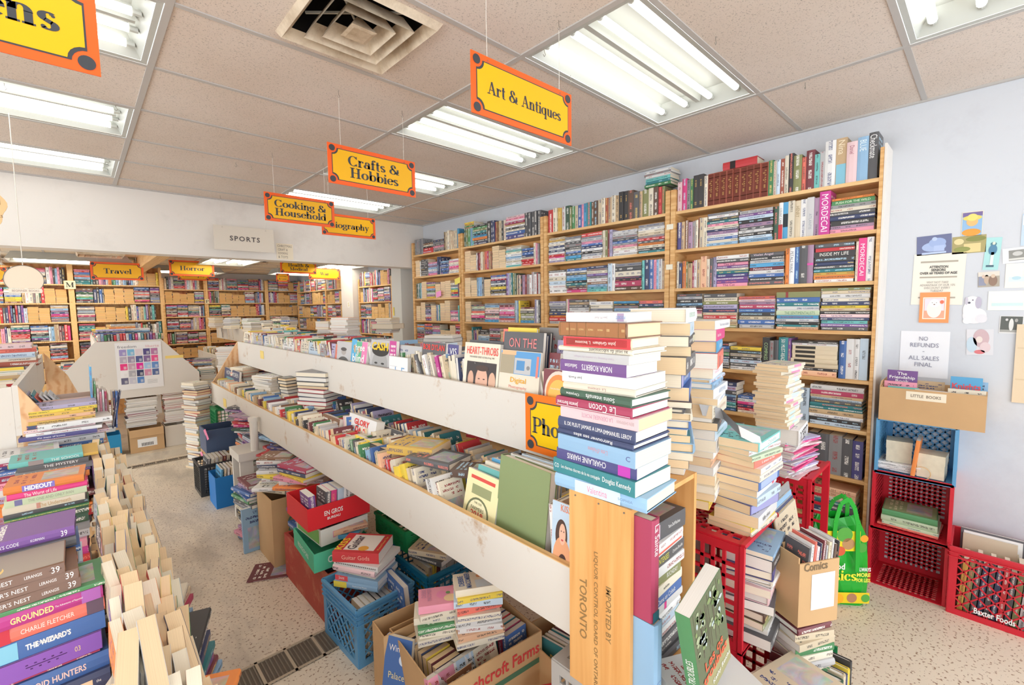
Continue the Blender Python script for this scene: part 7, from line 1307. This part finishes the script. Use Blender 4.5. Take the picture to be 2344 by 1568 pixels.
# green shopping bag
def bag():
    M_bag = P('bag_green', (22, 168, 44), .35, .5); o = empty('shopping_bag', 'green reusable grocery bag with fruit pictures on the floor by the bookcase', 'shopping bag', (.115, .165, 0))
    a = V((.01, .285, 0)); c2 = V((.225, .055, 0)); u = (c2-a).normalized(); nn = V((u.y, -u.x, 0)); nn = nn if nn.x < 0 or nn.y < 0 else -nn
    W = (c2-a).length; D = .15; Hh = .46; mid = (a+c2)/2
    rows = [(0, 1.0, 1.0), (.12, 1.03, 1.05), (.26, 1.02, 1.0), (.36, .95, .8), (.43, .8, .55), (.47, .62, .32)]; n = 20; vs = []; fs = []
    for z, kw, kd in rows:
        for i in range(n):
            t = 2*pi*i/n; x = cos(t); y = sin(t); s = 1/max(abs(x), abs(y)); q = .35; x2 = x*(s*(1-q)+q); y2 = y*(s*(1-q)+q); wob = .008*sin(5*t+z*30)
            vs.append(mid+u*(x2*W/2*kw+wob)-nn*(-y2*D/2*kd+wob)-nn*D/2+V((0, 0, z+.012*sin(3*t)*(z > .3))))
    for j in range(len(rows)-1):
        for i in range(n): fs.append((j*n+i, j*n+(i+1) % n, (j+1)*n+(i+1) % n, (j+1)*n+i))
    b = MB(); b.add([v-o.location for v in vs], fs+[tuple(range(n))]); bo = b.build('bag_body', M_bag, o)
    f0 = mid-o.location+nn*.012; g = MB()
    def q_(x, z, w_, h_, col, k=0): quad(g, f0+u*x+V((0, 0, z))+nn*(.001+.0008*k), u, Z_, w_, h_, col)
    q_(-.02, .365, .20, .11, (.85, .72, .02)); q_(.0, .05, .28, .06, (.85, .62, .02))
    for x, z, r_, col, k in ((-.10, .37, .03, (.12, .05, .12), 1), (-.06, .33, .026, (.5, .25, .12), 1), (.0, .40, .04, (.1, .4, .06), 1), (.02, .35, .032, (.5, .28, .12), 1), (-.02, .31, .026, (.7, .12, .05), 1), (.1, .38, .02, (.9, .35, .03), 1), (.09, .33, .026, (.08, .35, .05), 1), (-.09, .05, .024, (.55, .3, .2), 1), (-.02, .045, .028, (.95, .45, .02), 1), (.05, .05, .026, (.45, .22, .12), 1), (.12, .05, .022, (.1, .4, .06), 1)):
        disc(g, f0+u*x+V((0, 0, z))+nn*(.001+.0008*k), u, Z_, r_, col)
    put_text(g, 'food', f0+u*-.03+V((0, 0, .225))+nn*.002, u, Z_, .075, .035, K, bold=.02); serif(g, 'Basics'.replace('B', 'B'), f0+u*-.03+V((0, 0, .175))+nn*.002, u, Z_, .2, .07, (.9, .85, .05))
    for i, s in enumerate(('ALWAYS', 'MORE', 'FOR LESS')): put_text(g, s, f0+u*.105+V((0, 0, .21-.03*i))+nn*.002, u, Z_, .07, .022, K if i == 0 else (.9, .85, .1), bold=.03)
    g.build('printed_front', M_flat, o, label='yellow print with fruit and white lettering')
    for sgn, off in ((1, .01), (-1, -.1)):
        pts = [f0+nn*off+u*(-.06)+V((0, 0, .40 if sgn < 0 else .2)), f0+nn*(off*.8)+u*(-.055)+V((0, 0, .47)), f0+nn*off*.5+u*(-.03)+V((0, 0, .57)), f0+nn*off*.4+u*.01+V((0, 0, .60)), f0+nn*off*.5+u*.04+V((0, 0, .55)), f0+nn*off*.8+u*.06+V((0, 0, .46)), f0+nn*off+u*.065+V((0, 0, .40 if sgn < 0 else .2))]
        h = MB(); w_ = nn.cross(Z_)
        for i in range(len(pts)-1): h.bar(pts[i], pts[i+1], .003, .022, up=(pts[i+1]-pts[i]).cross(nn))
        h.build('handle', M_bag, o)
bag()
# paper on the right wall
WXX = WX-.0006
def wall_item(name, cat, label, px, draw, rot=0, off=.0015, curl=0):
    a, b = at(px[0], px[1], 0, WXX), at(px[2], px[3], 0, WXX); yc, zc = (a.y+b.y)/2, (a.z+b.z)/2; w_, h_ = abs(a.y-b.y), abs(a.z-b.z)
    o = MB(); r_, u_ = V((0, -cos(rot), sin(rot))), V((0, sin(rot), cos(rot))); C0 = V((WXX-off, yc, zc)); nn = V((-1, 0, 0))
    def q(x, y, w2, h2, col, k=1): quad(o, C0+r_*x*w_+u_*y*h_+nn*.0004*k, r_, u_, w2*w_, h2*h_, col)
    def t(s, x, y, w2, h2, col=(.08, .08, .08), **kw): put_text(o, s, C0+r_*x*w_+u_*y*h_+nn*.003, r_, u_, w2*w_, h2*h_, col, **kw)
    def d(x, y, w2, h2, col, k=2): disc(o, C0+r_*x*w_+u_*y*h_+nn*.0004*k, r_, u_, w2*w_/2, col, h2*h_/2)
    draw(q, t, d); ob = o.build(name, M_flat, label=label, category=cat); return ob
def base(q, c): q(0, 0, 1, 1, c, 0)
def dr(q, t, d): base(q, (.85, .78, .6)); q(0, 0, .94, .95, (.3, .5, .75)); q(0, .39, .94, .17, (.2, .15, .35), 2); t('', 0, 0, 1, 1) if False else None; d(0, .24, .9, .22, (.85, .65, .15), 3); d(0, .08, .55, .36, (.85, .5, .2), 4); d(0, .26, .5, .3, (.9, .7, .2), 5); d(-.02, -.35, .9, .3, (.85, .35, .06), 3)
wall_item('picture_card', 'picture card', 'small colourful card of a child in a yellow hat, highest on the wall', (2203, 487, 2248, 538), dr)
def dr(q, t, d): base(q, (.16, .18, .32)); d(0, -.1, .7, .5, (.4, .5, .75)); d(.1, .1, .5, .5, (.35, .45, .72), 3); q(.15, -.2, .3, .3, (.45, .55, .8), 4); q(0, -.42, .7, .1, (.5, .6, .85), 3); d(.02, .3, .15, .2, (.5, .6, .8), 5)
wall_item('postcard', 'postcard', 'dark blue postcard of a horse statue on the right wall', (2100, 542, 2177, 580), dr, rot=rad(2))
def dr(q, t, d): base(q, (.42, .36, .16)); q(.1, -.2, .5, .5, (.75, .62, .3)); d(-.3, .2, .3, .35, (.75, .65, .35), 3); d(.2, .3, .6, .3, (.25, .26, .08), 2); d(-.2, -.25, .5, .3, (.3, .32, .1), 2)
wall_item('postcard', 'postcard', 'olive postcard of a park path right of the blue one', (2181, 543, 2256, 577), dr, rot=rad(1))
def dr(q, t, d): base(q, (.42, .72, .72)); d(0, .3, .4, .12, (.1, .25, .32)); d(0, .12, .55, .32, (.1, .25, .4), 3); q(.02, -.15, .2, .4, (.75, .85, .8), 3); q(-.05, -.38, .5, .06, (.08, .15, .2), 4); d(.02, .32, .2, .1, (.7, .75, .65), 5)
wall_item('picture_card', 'picture card', 'tall turquoise card of a standing man in a blue coat', (2256, 545, 2287, 617), dr, rot=rad(-3))
def dr(q, t, d): base(q, (.85, .85, .88)); q(.1, 0, .7, .7, (.3, .3, .28)); d(.1, .1, .4, .3, (.6, .6, .58), 3); q(.1, -.25, .7, .12, (.7, .7, .66), 3)
wall_item('photograph', 'photograph', 'black and white landscape photograph at the right edge', (2296, 569, 2352, 600), dr, rot=rad(4))
def dr(q, t, d):
    base(q, (.88, .85, .78)); q(0, -.15, .7, .2, (.7, .82, .85)); d(0, -.1, .4, .15, (.5, .7, .78), 3)
wall_item('picture_card', 'picture card', 'cream card with a small blue sketch at the right edge', (2303, 604, 2352, 658), dr)
def dr(q, t, d):
    base(q, (.87, .82, .72)); q(0, .34, .72, .035, (.45, .4, .33)); q(0, .04, .72, .03, (.45, .4, .33)); q(0, -.36, .72, .03, (.45, .4, .33))
    t('ATTENTION', 0, .24, .36, .05, bold=.03); t('SENIORS', 0, .18, .28, .05, bold=.03); t('OVER 60 YEARS OF AGE', 0, .12, .72, .05, bold=.03)
    for i, s in enumerate(('WHY NOT TAKE', 'ADVANTAGE OF OUR 10%', 'DISCOUNT EVERY', 'TUESDAY')): t(s, 0, -.06-i*.055, (.42, .68, .5, .25)[i], .04, (.3, .27, .25))
wall_item('paper_notice', 'notice', 'cream notice reading ATTENTION SENIORS on the right wall', (2092, 584, 2204, 697), dr, rot=rad(-1))
def dr(q, t, d): base(q, (.95, .33, .12)); q(0, -.02, .78, .72, (.95, .85, .75)); q(0, -.02, .7, .66, (.93, .42, .28), 2); q(0, .1, .66, .4, (.8, .74, .82), 3); d(0, -.05, .5, .58, (.95, .88, .8), 4); d(0, .14, .36, .26, (.97, .92, .86), 5); d(0, .1, .06, .03, (.2, .1, .1), 6); d(-.07, .16, .03, .02, (.1, .08, .08), 6); d(.07, .16, .03, .02, (.1, .08, .08), 6); d(.25, .18, .14, .12, (.9, .2, .12), 5)
wall_item('picture_card', 'picture card', 'orange-bordered card of a small white dog over the seniors notice', (2107, 670, 2171, 739), dr, off=.006)
def dr(q, t, d): d(.05, -.2, .85, .55, (.84, .83, .86), 1); d(-.1, .0, .55, .6, (.88, .87, .88), 2); d(-.06, .28, .52, .38, (.86, .85, .87), 3); d(.16, .24, .22, .4, (.52, .49, .6), 4); d(-.26, .3, .12, .26, (.6, .57, .66), 4); d(-.16, .24, .1, .07, (.1, .1, .14), 5); d(-.04, .33, .06, .04, (.15, .13, .18), 5); d(.3, -.3, .4, .3, (.78, .77, .82), 3); d(-.2, -.38, .3, .2, (.92, .92, .93), 5)
wall_item('puppy_cutout', 'cut-out picture', 'cut-out picture of a seated white and grey puppy', (2198, 676, 2259, 743), dr)
def dr(q, t, d):
    base(q, (.84, .85, .89)); gc = (.25, .25, .33)
    t('NO', -.02, .34, .18, .09, gc); t('REFUNDS', 0, .2, .58, .09, gc); q(-.01, .06, .04, .012, gc); t('ALL SALES', 0, -.08, .62, .09, gc); t('FINAL', 0, -.22, .36, .09, gc)
wall_item('paper_notice', 'notice', 'white notice reading NO REFUNDS - ALL SALES FINAL', (2063, 757, 2169, 868), dr)
def dr(q, t, d): base(q, (.45, .4, .33)); q(-.3, -.1, .35, .6, (.3, .32, .42)); d(-.1, .0, .25, .6, (.55, .42, .32), 3); d(.2, -.1, .4, .7, (.3, .2, .15), 3); q(0, .35, 1, .3, (.75, .7, .62), 3); d(.2, .2, .2, .25, (.7, .55, .42), 5); d(-.25, .2, .15, .25, (.7, .55, .45), 5)
wall_item('photograph', 'photograph', 'small brown group photograph between the puppy and the turquoise card', (2240, 623, 2287, 656), dr, rot=rad(2))
def dr(q, t, d): base(q, (.86, .88, .82)); q(0, -.2, .8, .16, (.62, .8, .8)); q(0, .1, .8, .3, (.85, .88, .86)); 
wall_item('picture_card', 'picture card', 'wide cream seascape card at the right edge', (2263, 667, 2350, 710), dr)
def dr(q, t, d): base(q, (.8, .8, .8)); q(0, .02, .92, .9, (.12, .13, .12)); d(0, 0, .2, .7, (.75, .76, .74), 3); d(-.2, .28, .12, .14, (.7, .7, .7), 3); d(.2, .25, .14, .2, (.4, .4, .38), 3); q(0, -.36, .9, .14, (.4, .4, .38), 2)
wall_item('photograph', 'photograph', 'square black and white photograph of a figure in white', (2289, 723, 2341, 764), dr, rot=rad(-1))
def dr(q, t, d): base(q, (.72, .72, .76)); d(.05, .15, .6, .7, (.62, .45, .48), 2); d(-.3, -.1, .4, .6, (.55, .68, .78), 2); d(0, -.38, .4, .16, (.7, .2, .22), 3); d(.2, -.2, .4, .4, (.75, .6, .62), 3); d(-.02, .1, .25, .25, (.8, .7, .65), 4)
wall_item('picture_card', 'picture card', 'faded pink and blue card below the puppy', (2214, 753, 2272, 814), dr, rot=rad(2))
def dr(q, t, d): base(q, (.55, .68, .82)); q(0, .3, .9, .3, (.85, .88, .9))
wall_item('picture_card', 'picture card', 'blue card just cut by the right edge of the photo', (2341, 490, 2370, 560), dr)
def dr(q, t, d): base(q, (.76, .62, .44)); q(.0, -.2, .9, .02, (.68, .54, .36)); q(0, .2, .9, .015, (.68, .54, .36))
wall_item('brown_paper', 'paper sheet', 'large brown paper sheet hanging at the right edge', (2328, 742, 2420, 930), dr, off=.01)
# hook at the bookcase top and small ceiling hooks
M_hook = P('hook_metal', (150, 145, 135), .4, metal=.6)
for i, (px, py) in enumerate(((10, 200), (265, 248), (575, 385), (1306, 182), (1246, 122), (1638, 95), (1843, 198), (1355, 342), (540, 378))):
    p = at(px, py, 2, H-.02); MB().tube([(p.x, p.y, H), (p.x, p.y, H-.012), (p.x+.008, p.y, H-.024), (p.x, p.y, H-.034), (p.x-.007, p.y, H-.026)], .0016, 5).build('ceiling_hook', M_hook, label='bare wire ceiling hook, %s of nine counted from the left edge' % ordn([0, 1, 3, 5, 4, 7, 8, 6, 2][i]+1), category='hook', group='bare ceiling hooks')
# sticky flags
for px, py, Xp, col, lb in ((1004, 673, .585, (.95, .35, .7), 'pink note hanging from a shelf of the farthest bookcase'), (1047, 643, .575, (.93, .78, .15), 'yellow flag sticking out of the third bookcase post')):
    p = at(px, py, 0, Xp); mb = MB(); quad(mb, p, (0, -1, .2), (.1, .2, 1), .11, .07, col); mb.build('sticky_note', M_flat, label=lb, category='sticky note')
for j, py in enumerate((519, 611)):
    p = at(1536, py, 0, XF-.006); mb = MB(); quad(mb, (XF-.008, 1.425, p.z), (0, -1, 0), (0, 0, 1), .055, .04, (.86, .82, .68)); mb.build('shelf_tag', M_flat, label='%s cream tag on the post between the two nearest bookcases' % ('upper' if j == 0 else 'lower'), category='tag')
# ------------------------------------------------------------------ choose the 300 books that show largest, the rest become one object
def finish_books(limit=300):
    bpy.context.view_layer.update()
    vs, fs, own = [], [], []
    def addf(v2, f2, k):
        n = len(vs); vs.extend(v2); fs.extend([tuple(n+i for i in f) for f in f2]); own.extend([k]*len(f2))
    for o in S.objects:
        if o.type == 'MESH': addf([o.matrix_world @ v.co for v in o.data.vertices], [tuple(p.vertices) for p in o.data.polygons], -1)
    BF = [(0, 3, 2, 1), (4, 5, 6, 7), (0, 1, 5, 4), (1, 2, 6, 5), (2, 3, 7, 6), (3, 0, 4, 7)]
    for i, b in enumerate(BK):
        M = bmat(b); w_, t, h = b.w, b.t, b.h
        addf([M @ V(p) for p in ((0, 0, 0), (w_, 0, 0), (w_, t, 0), (0, t, 0), (0, 0, h), (w_, 0, h), (w_, t, h), (0, t, h))], BF, i)
    bv = BVHTree.FromPolygons(vs, fs); hits = [0]*len(BK)
    for py in range(2, 1568, 4):
        for px in range(2, 2344, 4):
            d = (fw+rx*((px-1172)/F)+ux*((784-py)/F)).normalized(); r = bv.ray_cast(CAM, d)
            if r[2] is not None and own[r[2]] >= 0: hits[own[r[2]]] += 1
    order = sorted(range(len(BK)), key=lambda i: -hits[i] if not getattr(BK[i], "nopick", 0) else 0); pick = set(order[:limit])
    used = {}
    sc, sp = MB(), MB()
    def join(dst, src, M):
        k = len(dst.v); dst.v += [M @ p for p in src.v]; dst.f += [[k+j for j in f] for f in src.f]; dst.mi += [1 if dst is sp else 0]*len(src.f); dst.c += src.c; dst.t += src.t; dst.uv += src.uv
    al = MB()
    for i, b in enumerate(BK):
        cv, pg = bgeo(b); M = bmat(b)
        if i in pick and hits[i] > 3:
            kind = 'hardcover' if b.hc else 'paperback'
            if b.fix: lab = b.fix
            else: lab = '%s %s, %s' % (b.cn, kind, b.where) if not b.where.startswith(('stand', 'lying', 'lean', 'edge', 'facing', 'in ', 'on ', 'at ', 'with')) else '%s %s %s' % (b.cn, kind, b.where)
            used[lab] = used.get(lab, 0)+1
            if used[lab] > 1: print('DUPLABEL', lab)
            if not 4 <= len(lab.split()) <= 16: print('LEN', len(lab.split()), lab)
            o = cv.build(b.name, M_book, M=M, label=lab, category=b.cat, group=b.grp)
            p = pg.build('pages', M_page); p.parent = o
        else:
            if hits[i] == 0 and (M.translation-CAM).length > 12: continue
            k = len(al.v)
            for src, mi in ((cv, 0), (pg, 1)):
                k = len(al.v); al.v += [M @ p for p in src.v]; al.f += [[k+j for j in f] for f in src.f]; al.mi += [mi]*len(src.f); al.c += src.c; al.t += src.t; al.uv += src.uv
    al.build('books', [M_book, M_page], label='all the smaller and farther books on shelves, tables and in piles around the shop', category='books', kind='stuff')
    print('BOOKS', len(BK), 'threshold hits', hits[order[min(limit, len(BK))-1]], 'unseen', sum(h == 0 for h in hits))
finish_books()
